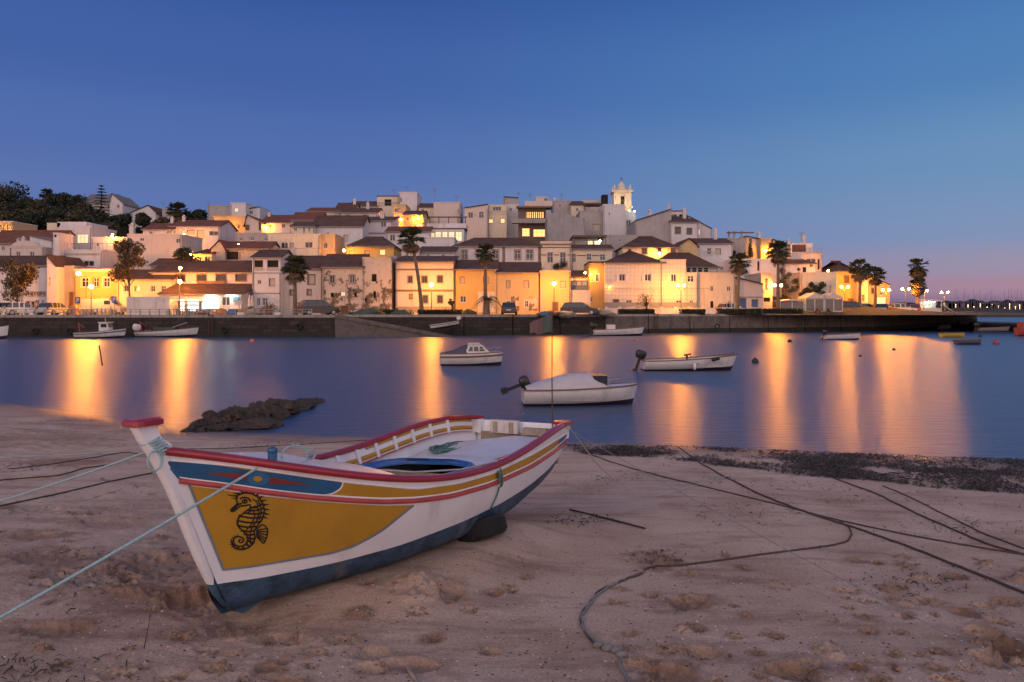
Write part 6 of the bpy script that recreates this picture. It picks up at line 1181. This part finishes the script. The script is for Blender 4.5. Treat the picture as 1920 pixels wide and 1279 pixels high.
# ------------------------------------------------------------------ quay furniture
def kbox(name, label, cat, x0, x1, y0, y1, Y, D, m, group=None):
    k = Y/F; a, b = (x0-HX)*k, (x1-HX)*k; zt, zb = CZ-(y0-HY)*k, CZ-(y1-HY)*k; zb = min(zb, QZ+.05); r = empty(name, ((a+b)/2,Y,zb), label, cat, group); return r, (b-a)/2, zt-zb
r, hw, h = kbox('kiosk','plain white boxy kiosk on the left quay','kiosk',237,318,558,590,84.5,3,None); g = MB(); g.box(-hw,hw,0,2.4,0,h); g.build('wall', W('kiosk',(.62,.58,.54)), r); g = MB(); g.box(-hw-.06,hw+.06,-.06,2.46,h,h+.09); g.build('roof', M_frame, r); g = MB(); g.box(-hw+.45,-hw+1.5,-.03,0,h-1.05,h-.2); g.build('hatch', M_chim, r); g = MB(); g.box(hw-1.1,hw-.3,-.03,0,0,h-.25); g.build('door', M_chim, r)
r, hw, h = kbox('domed_hut','small round-topped orange hut on the left quay','hut',130,142,572,589,86,1,None); g = MB(); g.prism([(-hw,0),(hw,0)]+[(hw*math.cos(a), h*.6+h*.4*math.sin(a)) for a in np.linspace(0,PI,11)], 0, .9); g.build('shell', mat('hut_orange',(.45,.20,.08),.6,.15,3), r); g = MB(); g.box(-hw*.45,hw*.45,-.03,.0,0,h*.6); g.build('door', M_door, r)
for i in range(9):
    px = 150+i*8; p = unp(px,589,84.6); g = MB(); g.lathe([(.11,0),(.11,.62),(.14,.64),(.14,.74),(.05,.82)], (0,0,0), 10); o = g.build('bollard', M_frame, None, True); o.location = (p.x,84.6,QZ); tag(o, ['first','second','third','fourth','fifth','sixth','seventh','eighth','ninth'][i]+' white bollard from the left in the row before the yellow townhouse', 'bollard', 'white bollards on the left quay')
def sign(px, yt, Y, label, m, wd=.55, hh=.75, letter=None):
    p = unp(px,yt,Y); r = empty('road_sign', (p.x,Y,QZ), label, 'sign'); h = p.z-QZ; g = MB(); g.tube([(0,.03,0),(0,.03,h)], .035, 6); g.build('post', M_pole, r); g = MB(); g.box(-wd/2,wd/2,-.02,.0,h-hh,h); pl_ = g.build('plate', m, r)
    if letter:
        q = MB(); t = .07; x0, z0 = -.13, h-hh+.14; q.box(x0,x0+t,-.03,-.021,z0,z0+.48); q.box(x0+t,x0+.24,-.03,-.021,z0+.41,z0+.48); q.box(x0+t,x0+.24,-.03,-.021,z0+.20,z0+.27); q.box(x0+.20,x0+.27,-.03,-.021,z0+.24,z0+.44); q.build('letter', M_frame, pl_)
M_sblue = mat('sign_parking_blue', (.03,.08,.28), .5)
sign(146,557,85.5,'blue parking sign with a white P before the yellow townhouse',M_sblue,letter=1); sign(214,556,85.5,'second blue parking sign with a white P beside the tall leafy tree',M_sblue,letter=1); sign(448,563,84.5,'small pale sign on a post before the shop',M_chim,.7,.5)
p = unp(41,556,85); r = empty('round_clock', (p.x,85,QZ), 'round white clock on a post at the left', 'clock'); g = MB(); g.tube([(0,0,0),(0,0,p.z-QZ-.3)], .05, 8); g.build('post', M_pole, r); g = MB(); g.prism([(.33*math.cos(a), p.z-QZ-.05+.33*math.sin(a)) for a in np.linspace(0,2*PI,18,endpoint=False)], -.08, .08); g.build('dial', M_frame, r)
# railing along the left quay edge
rl_ = empty('quay_railing', (-62,78.3,QZ+.1), 'low grey railing along the left quay edge', 'railing')
for i in range(42): x = i*1.0; g = MB(); g.box(x-.05,x+.05,-.05,.05,0,.62); g.build('post', M_conc, rl_)
for z in (.30,.58): g = MB(); g.box(0,41,-.035,.035,z-.03,z+.03); g.build('bar', M_conc, rl_)
# white balustrade in front of the tiled house
br = empty('garden_wall', ((1134-HX)*92.6/F,92.6,QZ), 'low white garden wall with recessed panels before the tiled house', 'wall'); 
for i in range(8):
    x = i*1.72; g = MB(); g.box(x,x+.35,0,.3,0,1.0); g.build('pier', WH, br); g = MB(); g.box(x+.35,x+1.72,.08,.22,0,.72); g.build('panel', WH, br); g = MB(); g.box(x+.35,x+1.72,.04,.26,.72,.84); g.build('coping', WC, br)
# heaps, covered dinghies, planters, tables on the quay
M_tarp = mat('tarpaulin_green', (.05,.075,.06), .7, .3, 3, .4); M_net = mat('fishing_net', (.16,.085,.05), .95, .5, 6, .9, bscale=18); M_net2 = mat('fishing_net_pale', (.30,.26,.20), .95, .4, 6, .9, bscale=18); M_crate = mat('crate_blue', (.04,.14,.30), .5); M_crateo = mat('crate_orange', (.45,.15,.03), .5)
def heap(px, wd, hh, Y, m, label, seed, cat='net', name='net_heap'):
    p = unp(px,590,Y); g = rock_mesh((0,0,hh*.3), (wd/2,.6,hh*.7), seed, 22); o = g.build(name, m, None, True); o.location = (p.x,Y,QZ); tag(o, label, cat, 'heaps of gear on the quay'); return o
heap(378,1.6,.5,83.6,M_net,'brown net heap in front of the shop',41); heap(418,1.9,.7,83.4,M_crateo,'orange net heap right of the shop door',42); heap(474,2.2,.7,83.5,M_net2,'pale net heap before the loggia house',43); heap(500,1.6,.8,83.8,M_net,'dark net heap beside the ladder boards',44); heap(690,3.2,.7,83.2,M_tarp,'green tarpaulin over gear in front of the ruin',45,'tarpaulin','tarpaulin'); heap(752,2.4,.55,83.2,M_tarp,'second green tarpaulin left of the tall palm',46,'tarpaulin','tarpaulin'); heap(1030,2.6,.55,84.5,M_net,'brown net heap below the middle street lamp',47); heap(1062,2.0,.5,84.6,M_net2,'pale net heap left of the dark estate car',48); heap(1134,2.2,.6,87,M_net2,'pale net heap at the corner of the tiled house',49); heap(1640,2.6,.6,102.5,M_net,'brown net heap below the end palms',50); heap(1672,2.6,.9,103.5,M_crateo,'orange net heap under the brightest lamp',51); heap(880,1.6,.6,84.6,M_leaf,'small shrub planted before the orange yellow house',52,'shrub','shrub')
def crate(px, Y, m, label, z=0): 
    p = unp(px,590,Y); r = empty('fish_crate', (p.x,Y,QZ+z), label, 'crate', 'fish crates on the quay'); g = MB(); g.box(-.42,.42,-.28,.28,0,.06); g.build('base', m, r)
    for sd in (-1,1): g = MB(); g.box(-.42,.42,sd*.26-.02,sd*.26+.02,.06,.36); g.build('side', m, r); g = MB(); g.box(sd*.40-.02,sd*.40+.02,-.24,.24,.06,.36); g.build('end', m, r)
crate(436,83.2,M_crate,'blue fish crate at the bottom of the stack by the shop'); crate(437,83.2,M_crate,'blue fish crate on top of the stack by the shop',.37); crate(455,83.3,M_frame,'white fish crate right of the blue stack'); crate(455,83.3,M_crateo,'orange fish crate on the white one',.37); crate(520,83.2,M_frame,'white fish crate left of the palm by the pinkish house'); crate(1020,84,M_crate,'blue fish crate by the brown net heap')
def umbrella(px, Y, label):
    p = unp(px,590,Y); r = empty('closed_umbrella', (p.x,Y,QZ), label, 'umbrella', 'closed umbrellas at the shop'); g = MB(); g.tube([(0,0,0),(0,0,2.4)], .03, 6); g.build('pole', M_pole, r); g = MB(); g.lathe([(.05,.9),(.18,1.05),(.14,1.7),(.05,2.35)], (0,0,0), 9); g.build('canopy', M_frame, r)
umbrella(468,86,'left closed white umbrella beside the loggia house'); umbrella(473,86.4,'right closed white umbrella beside the loggia house')
def table(px, Y, label):
    p = unp(px,590,Y); r = empty('cafe_table', (p.x,Y,QZ), label, 'table', 'tables before the shop'); g = MB(); g.box(-.45,.45,-.4,.4,.70,.75); g.build('table_top', M_frame, r)
    for sx in (-.38,.38):
        for sy in (-.33,.33): g = MB(); g.box(sx-.03,sx+.03,sy-.03,sy+.03,0,.70); g.build('leg', M_pole, r)
for i, px in enumerate((322,346,364,396)): table(px, 84.2+.3*(i % 2), ['leftmost table before the lit shop','table under the lower street lamp','table right of the street lamp before the shop','table before the bright shop opening'][i])
# canvas kiosk with pointed roofs and glass panels
r = empty('canvas_kiosk', ((1545-HX)*98/F,98,QZ), 'long white canvas kiosk with pointed roofs and glass panels on the right', 'kiosk'); k = 98/F; M_canvas = mat('canvas', (.60,.52,.42), .8, .1, 3)
for i, (a, b) in enumerate(((1462,1508),(1510,1545),(1546,1580))):
    x0, x1 = (a-1545)*k, (b-1545)*k; g = MB(); g.box(x0,x1,0,2.6,0,.45); g.build('base_panel', M_canvas, r); h = 2.1 if i else 1.75
    for x in (x0+.04,(x0+x1)/2,x1-.04): g = MB(); g.box(x-.05,x+.05,-.06,.06,.45,h); g.build('post', M_frame, r)
    for x2, x3 in ((x0+.1,(x0+x1)/2-.06),((x0+x1)/2+.06,x1-.1)): g = MB(); g.box(x2,x3,-.02,.02,.5,h-.1); g.build('glass_panel', mat('kiosk_glass',(.10,.09,.08),.1,spec=.8), r)
    g = MB(); xm = (x0+x1)/2; rh = h+(.75 if i else .25); g.add([(x0-.1,-.25,h),(x1+.1,-.25,h),(x1+.1,2.8,h),(x0-.1,2.8,h),(xm,-.25,rh),(xm,2.8,rh)], [(0,4,5,3),(1,2,5,4),(0,1,4),(2,3,5)]); g.build('pointed_roof', M_canvas, r)
r = empty('lit_stall', ((1748-HX)*120/F,120,QZ), 'bright white lit market stall near the end of the quay', 'stall'); k = 120/F; hw = 17*k; g = MB(); g.box(-hw,hw,1.6,1.7,0,1.9); g.build('back_wall', M_frame, r); g = MB(); g.box(-hw,hw,0,.6,0,.85); g.build('counter', M_frame, r); g = MB(); g.add([(-hw-.2,-.6,1.95),(hw+.2,-.6,1.95),(hw+.2,1.9,2.25),(-hw-.2,1.9,2.25),(-hw-.2,-.6,1.9),(hw+.2,-.6,1.9),(hw+.2,1.9,2.2),(-hw-.2,1.9,2.2)], [(0,1,2,3),(4,7,6,5),(0,4,5,1),(1,5,6,2),(2,6,7,3),(3,7,4,0)]); g.build('awning', M_canvas, r)
for sd in (-1,1): g = MB(); g.box(sd*hw-.05,sd*hw+.05,-.05,.05,0,1.95); g.build('post', M_frame, r)
g = MB(); g.tube([(-hw*.5,.6,1.8),(hw*.5,.6,1.8)], .03, 8); g.build('tube_lamp', LAMP_W, r)
g = MB(); P = unp(1771,584,119); rows = [[(0+.9*u*u*2.2, 0, 1.7*(1-u)), (.25+.9*u*u*2.2, .9, 1.7*(1-u))] for u in np.linspace(0,1,9)]; g.grid(rows); o = g.build('slide_board', M_frame, None, True); o.location = (P.x,119,QZ+.02); sm_ = o.modifiers.new('thick','SOLIDIFY'); sm_.thickness = .05; tag(o, 'curved white board standing right of the lit stall', 'board')
r = empty('picnic_table', ((1543-HX)*95.5/F,95.5,QZ), 'dark picnic table on the quay edge before the canvas kiosk', 'table'); g = MB(); g.box(-.95,.95,-.35,.35,.70,.76); g.build('table_top', M_brown, r)
for sy in (-.75,.75): g = MB(); g.box(-.95,.95,sy-.13,sy+.13,.42,.46); g.build('bench', M_brown, r)
for sx in (-.7,.7): g = MB(); g.box(sx-.05,sx+.05,-.8,.8,.34,.42); g.box(sx-.05,sx+.05,-.25,.25,.42,.70); g.box(sx-.05,sx+.05,-.6,-.5,0,.34); g.box(sx-.05,sx+.05,.5,.6,0,.34); g.build('leg', M_brown, r)
# ------------------------------------------------------------------ boats afloat
M_bw = mat('hull_white', (.66,.63,.60), .35, .08, 1.5, coat=.2, stain=(.45,.42,.38)); M_bs = mat('hull_antifoul', (.03,.018,.03), .6); M_bb = mat('hull_blue_stripe', (.03,.05,.14), .4); M_by = mat('hull_yellow', (.50,.36,.05), .5, .1, 2); M_brd = mat('hull_red', (.34,.05,.04), .5, .1, 2); M_mot = mat('outboard_black', (.012,.012,.014), .35); M_tar = mat('boat_cover_cloth', (.50,.46,.46), .8, .12, 3, .25, bscale=6); M_teak = mat('boat_teak', (.20,.11,.06), .6, .2, 4); M_buoy = mat('buoy_orange', (.50,.16,.10), .5)
def hull_pts(L, B, H, rake, sheer, t, v, tr=.82):
    x = L*(t-.5); bw = B/2*(min(1, (1-t**2.6))**.55 if t < 1 else 0)*(tr+(1-tr)*math.sin(min(1,t*2.2)*PI/2)); bw = max(bw,.012); zs = H*(1+sheer*t*t); d = .22*H; z = -d*(1-.9*t**3)+(zs+d*(1-.9*t**3))*v; y = bw*(1-(1-v)**2.2*(.75 if t < .7 else .75+.2*(t-.7)/.3)); return (x+rake*L*t**3*v, y, z)
def boat_hull(root, L, B, H, rake=.06, sheer=.35, topm=None, lowm=None, stripe=None, deck=None, floor=.35, rail=None):
    topm = topm or M_bw; lowm = lowm or M_bs; g = MB(); nt_, nv = 22, 10
    for sd in (1,-1):
        rows = [[(lambda q: (q[0], sd*q[1], q[2]))(hull_pts(L,B,H,rake,sheer,i/nt_,j/nv)) for j in range(nv+1)] for i in range(nt_+1)]; b0 = len(g.m); g.grid(rows)
        for q in range(b0,len(g.m)): g.m[q] = 1 if (q-b0) % nv < 3 else 0
    a = [hull_pts(L,B,H,rake,sheer,0,j/nv) for j in range(nv+1)]
    for j in range(nv): g.add([a[j],a[j+1],(a[j+1][0],-a[j+1][1],a[j+1][2]),(a[j][0],-a[j][1],a[j][2])], [(0,1,2,3)], 1 if j < 3 else 0)
    g.build('hull', [topm, lowm], root, True)
    g = MB()
    for sd in (1,-1): g.tube([(lambda q: (q[0], sd*q[1], q[2]+.01))(hull_pts(L,B,H,rake,sheer,i/nt_,1)) for i in range(nt_+1)], .028*max(1,L/4), 6)
    g.tube([(-L/2,hull_pts(L,B,H,rake,sheer,0,1)[1],H+.01),(-L/2,-hull_pts(L,B,H,rake,sheer,0,1)[1],H+.01)], .03, 6); g.build('gunwale', rail or M_teak, root, True)
    if stripe:
        g = MB()
        for sd in (1,-1): g.grid([[(lambda q: (q[0], sd*(q[1]+.008), q[2]))(hull_pts(L,B,H,rake,sheer,i/nt_,v)) for v in (.72,.86)] for i in range(nt_+1)])
        g.build('stripe', stripe, root, True)
    def flat(name, t0, t1, zf, m, camber=0):
        g = MB(); rows = []
        for i in range(15):
            t = t0+(t1-t0)*i/14; q = hull_pts(L,B,H,rake,sheer,t,1); z = zf if zf is not None else q[2]-.02; yy = q[1]*(.96 if zf is None else .82); rows.append([(q[0],yy*u,z+camber*(1-u*u)) for u in (-1,-.5,0,.5,1)])
        g.grid(rows); return g.build(name, m, root, True)
    if deck: flat('foredeck', deck, .995, None, topm, .06)
    flat('floor', .01, deck or .93, H*floor, M_deck if not deck else topm)
    for t in ((.25,.55) if not deck else (.2,)):
        q = hull_pts(L,B,H,rake,sheer,t,1); g = MB(); g.box(q[0]-.13,q[0]+.13,-q[1]*.93,q[1]*.93,H*.70,H*.76); g.build('thwart', M_teak, root)
    return flat
def outboard(root, L, H, s=1, tilt=.5, m=None):
    o = empty_part('outboard_motor', root, (-L/2-.06,0,H+.05)); o.rotation_euler = (0, tilt, 0); g = MB(); rows = []
    for z, a, b in ((.0,.09,.08),(.03,.17,.11),(.14,.22,.14),(.30,.23,.15),(.40,.20,.14),(.44,.13,.10)): rows.append([(-.10+a*s*math.cos(q)*1.25, b*s*math.sin(q), z*s) for q in np.linspace(0,2*PI,14,endpoint=False)])
    g.grid(rows, closed=True); g.add(rows[0],[tuple(range(14))]); g.add(rows[-1],[tuple(range(14))[::-1]]); g.build('cowling', m or M_mot, o, True)
    g = MB(); g.box(-.17*s,-.03*s,-.05*s,.05*s,-.62*s,.03*s); g.box(-.24*s,.02*s,-.035*s,.035*s,-.86*s,-.62*s); g.box(-.30*s,.03*s,-.09*s,.09*s,-.60*s,-.57*s); g.build('shaft', M_mot, o); g = MB()
    for k in range(3): a = k*2.09; g.add([(-.27*s,0,-.74*s),(-.25*s,.13*s*math.cos(a-.4),-.74*s+.13*s*math.sin(a-.4)),(-.29*s,.13*s*math.cos(a+.4),-.74*s+.13*s*math.sin(a+.4))], [(0,1,2)])
    g.build('propeller', M_mot, o); return o
def empty_part(name, root, loc):
    o = bpy.data.objects.new(name, None); C.objects.link(o); o.parent = root; o.location = loc; o.empty_display_size = .05; return o
def afloat(px, wl_, ang, name, label, group='boats afloat in the harbour', z=0):
    Y = CZ*F/(wl_-HY); return empty(name, ((px-HX)/F*Y,Y,z), label, 'boat', group, math.radians(ang)), Y
# covered motor boat
r, Y = afloat(1083,758,4,'motorboat','white motorboat under a pale cloth cover, nearest in the water'); L, H = 3.45, .50; boat_hull(r, L, 1.5, H, .05, .22, deck=.62); rows = []
for i in range(25):
    t = .02+.74*i/24; q = hull_pts(L,1.5,H,.05,.22,t,1); hgt = np.interp(i/24,[0,.12,.4,.62,.80,.86,1],[.12,.20,.40,.48,.46,.30,.10])+.015*math.sin(i*2.1); rows.append([(q[0]+.02*math.sin(u*5),q[1]*1.02*u,q[2]-.03+hgt*max(0,1-abs(u)**2.6)**.8+.012*math.sin(9*u+i)) for u in np.linspace(-1,1,17)])
g = MB(); g.grid(rows); cv = g.build('cloth_cover', M_tar, r, True); g = MB(); g.box(.42,.86,-.42,.42,H+.1,H+.42); g.build('windscreen', M_glass, r); outboard(r, L, H, .72, 1.2)
g = MB(); 
for sd in (1,-1):
    P = [(lambda q: (q[0],sd*q[1]*.9,q[2]))(hull_pts(L,1.5,H,.05,.22,t,1)) for t in (.74,.84,.93)]; g.tube([P[0],(P[0][0]+.05,P[0][1],P[0][2]+.24),(P[1][0],P[1][1],P[1][2]+.26),(P[2][0]+.06,P[2][1]*.6,P[2][2]+.24),P[2]], .012, 5)
g.build('bow_rail', M_rim, r)
# cabin boat
r, Y = afloat(883,685,2,'cabin_boat','small white cabin boat with dark windows left of the flagstaff'); L, H = 3.15, .62; boat_hull(r, L, 1.35, H, .04, .14, deck=.42, stripe=M_teak); g = MB(); cab = [(-.30,H),(-.12,H+.46),(.42,H+.50),(.62,H+.42),(.95,H+.06)]; rows = [[(x,y*(1-.12*(z-H)/.5),z) for x, z in cab] for y in (-.48,.48)]; g.grid([list(q) for q in zip(*rows)]); g.add(rows[0],[tuple(range(5))]); g.add(rows[1],[tuple(range(5))[::-1]]); cb = g.build('cabin', M_bw, r)
for sd in (-1,1):
    for x0, x1, x2, x3 in ((-.12,.10,.10,-.04),(.16,.40,.40,.16),(.46,.74,.60,.46)): g = MB(); g.add([(x0,sd*.475,H+.14),(x1,sd*.475,H+.14),(x2,sd*.445,H+.38),(x3,sd*.445,H+.38)], [(0,1,2,3)]); g.build('window', M_cglass, cb)
g = MB(); rows = [[(x,y,H+.02+hh*(1-(y/.55)**2)) for y in (-.55,-.3,0,.3,.55)] for x, hh in ((-1.35,.08),(-.9,.18),(-.5,.36),(-.2,.46))]; g.grid(rows); g.build('cockpit_cover', mat('cover_dark',(.09,.07,.09),.8,.2,3), r, True); g = MB(); g.box(-.16,.46,-.50,.50,H+.49,H+.55); g.build('cabin_roof', M_bw, cb)
g = MB(); P = [hull_pts(L,1.35,H,.04,.14,t,1) for t in (.62,.8,.95)]
for sd in (1,-1): g.tube([(P[0][0],sd*P[0][1]*.9,P[0][2]),(P[0][0]+.05,sd*P[0][1]*.9,P[0][2]+.22),(P[1][0],sd*P[1][1]*.9,P[1][2]+.24),(P[2][0]+.1,0,P[2][2]+.24)], .014, 5); g.tube([(P[1][0],sd*P[1][1]*.9,P[1][2]),(P[1][0],sd*P[1][1]*.9,P[1][2]+.24)], .012, 5)
g.build('bow_rail', M_rim, r)
# open boat with outboard
r, Y = afloat(1288,694,3,'open_boat','long open white boat with fenders and a raised outboard'); L, H = 4.35, .48; boat_hull(r, L, 1.5, H, .07, .55, stripe=None); outboard(r, L, H, .95, .35)
for x in (.15,): g = MB(); g.tube([(x,-.70,H+.02),(x,-.74,H-.08)], .01, 5); g.lathe([(.02,-.42),(.07,-.38),(.075,-.12),(.02,-.08)], (x,-.78,H), 10); g.build('fender', M_bw, r, True)
g = MB(); g.tube([(1.0,-.72,H+.06),(1.35,-.70,H+.14)], .085, 10); g.build('dark_fender', M_mot, r, True); g = MB(); g.tube([(-.0,0,H*.4),(-.0,0,H+.28)], .05, 8); g.tube([(-.15,0,H+.24),(.2,0,H+.30)], .04, 6); g.build('net_winch', M_mot, r); g = MB(); g.tube([(.5,.3,H+.1),(2.35,.05,H*1.5+.12)], .018, 5); g.build('boathook', M_teak, r)
# boats by the wall
r, Y = afloat(1158,629.5,0,'work_boat','white work boat lying against the dark wall right of the flag'); L, H = 5.2, .65; boat_hull(r, L, 1.8, H, .06, .5); outboard(r, L, H, 1.5, .3); g = MB(); g.box(-1.2,-.3,-.4,.4,H*.4,H+.55); g.build('engine_box', M_deck, r)
def moored(px, wl_, L, H, ang, name, label, stripe=None, house_=True, topm=None):
    r, Y = afloat(px, wl_, ang, name, label); boat_hull(r, L, L*.33, H, .05, .75, topm=topm, stripe=stripe, deck=.68)
    if house_:
        g = MB(); a = L*.02; g.add([(a,-.5,H*.5),(a+1.0,-.5,H*.5),(a+1.0,.5,H*.5),(a,.5,H*.5),(a,-.47,H+1.0),(a+.85,-.45,H+1.0),(a+.85,.45,H+1.0),(a,.47,H+1.0)], [(0,1,5,4),(1,2,6,5),(2,3,7,6),(3,0,4,7),(4,5,6,7)]); wh = g.build('wheelhouse', M_bw, r); g = MB(); g.box(a-.08,a+1.0,-.54,.54,H+1.0,H+1.07); g.build('wheelhouse_roof', M_bw, wh); g = MB(); g.box(a+.2,a+.75,-.508,-.48,H+.55,H+.88); g.build('window', M_cglass, wh); g = MB(); g.box(a+.88,a+.93,-.36,.36,H+.55,H+.88); g.build('windscreen', M_cglass, wh); g = MB(); g.tube([(a+.4,0,H+1.07),(a+.4,0,H+2.5)], [.04,.02], 6); g.build('mast', M_rim, r)
    g = MB(); g.tube([(-L*.42,0,H*.8),(-L*.46,0,H+1.0)], .05, 6); g.tube([(-L*.46,0,H+1.0),(-L*.36,.2,H+.5)], .035, 6); g.build('gallows', M_brd, r); heapm = rock_mesh((-L*.33,0,H*.75), (L*.09,.35,.3), int(L*10), 16); heapm.build('net_pile', M_net, r, True); return r
moored(188,634,4.7,.55,2,'fishing_boat','white fishing boat with a wheelhouse moored at the left wall',M_bb); r = moored(313,632,6.0,.58,2,'fishing_boat','long white open fishing boat with gear moored under the kiosk',None,False); outboard(r,6.0,.58,1.6,.2,M_bw); g = MB(); g.box(-1.2,1.0,-.5,.5,.5,1.0); g.build('gear_cover', M_tarp, r); g = MB(); g.tube([(.3,.1,.9),(2.0,.1,1.5)], .05, 6); g.build('spar', M_rim, r)
r, _ = afloat(-16,636,0,'fishing_boat','white boat cut off by the left edge of the picture'); boat_hull(r, 3.0, 1.2, .95, .06, .4, deck=.6)
r, _ = afloat(568,628.5,0,'dinghy','small yellowish dinghy below the left wall','boats afloat in the harbour'); boat_hull(r, 2.2, .95, .38, .04, .3, M_by, M_by)
r, _ = afloat(1579,637,0,'dinghy','white dinghy with a tiny motor below the right wall'); boat_hull(r, 3.2, 1.3, .46, .05, .4); outboard(r,3.2,.46,.9,.4)
r, _ = afloat(1786,632.5,0,'dinghy','yellow flat dinghy on the right'); boat_hull(r, 2.4, 1.1, .42, .03, .1, M_by, M_by)
r, _ = afloat(1815,645.5,0,'dinghy','dark low dinghy beside the round buoy on the right'); boat_hull(r, 2.1, .95, .34, .04, .3, mat('hull_slate',(.10,.10,.12),.5), M_bs)
r, _ = afloat(1861,622.5,0,'skiff','slim boat with a dark outboard on the right'); boat_hull(r, 3.9, 1.3, .5, .06, .35, mat('hull_grey',(.20,.19,.2),.5), M_bs); outboard(r,3.9,.5,1.5,.3)
r, _ = afloat(1770,617.5,0,'dinghy','dark dinghy near the end of the right wall'); boat_hull(r, 1.9, .9, .5, .04, .3, MATS['hull_slate'], M_bs)
r, _ = afloat(1806,609.5,10,'dinghy','farthest dark dinghy at the pier head'); boat_hull(r, 2.2, 1.0, .6, .04, .3, MATS['hull_slate'], M_bs)
r, _ = afloat(1934,630,0,'fishing_boat','red boat cut off by the right edge of the picture'); boat_hull(r, 3.2, 1.2, .85, .06, .5, M_brd, M_bs, deck=.6); g = MB(); g.box(-1.3,-.5,-.4,.4,.6,1.5); g.build('wheelhouse', M_brd, r)
sx = (835-HX)/F*80.2; r = empty('launch', (sx,80.2,.98), 'white launch drawn up on the slipway', 'boat', 'boats afloat in the harbour'); r.rotation_euler = (0,math.radians(10.5),PI); boat_hull(r, 3.0, 1.25, .42, .06, .3, stripe=M_bb); outboard(r,3.0,.42,.9,.2,M_bw); g = MB(); g.box(-.3,.5,-.4,.4,.4,.62); g.build('console', M_mot, r)
def buoy(px, py, r_, m, label):
    Y = CZ*F/(py-HY); g = MB(); g.ball((0,0,r_*.35), r_, 12, 8); g.tube([(0,0,r_*1.2),(0,0,r_*1.55)], r_*.2, 6); o = g.build('mooring_buoy', m, None, True); o.location = ((px-HX)/F*Y,Y,0); tag(o, label, 'buoy', 'mooring buoys in the harbour')
buoy(1416,680,.19,M_mot,'dark round buoy right of the long open boat'); buoy(473,642,.22,M_buoy,'pale pink buoy near the left wall'); buoy(1191,639,.18,M_buoy,'orange buoy below the work boat'); buoy(1481,642,.2,M_mot,'small dark buoy in the bright streak on the right'); buoy(1613,669,.10,M_mot,'low dark buoy below the right wall'); buoy(1676,657,.12,M_mot,'low dark buoy right of the white dinghy'); buoy(1868,645,.26,M_brd,'round dark red buoy beside the low dark dinghy'); buoy(1838,632,.17,M_mot,'small dark buoy above the low dark dinghy')
Y = CZ*F/(686-HY); g = MB(); a = Vector(((194-HX)/F*Y,Y,-.3)); g.tube([a, unp(186,648,Y+.2)], [.035,.025], 6); tag(g.build('mooring_pole', M_dark), 'thin dark pole leaning out of the water on the left', 'pole')
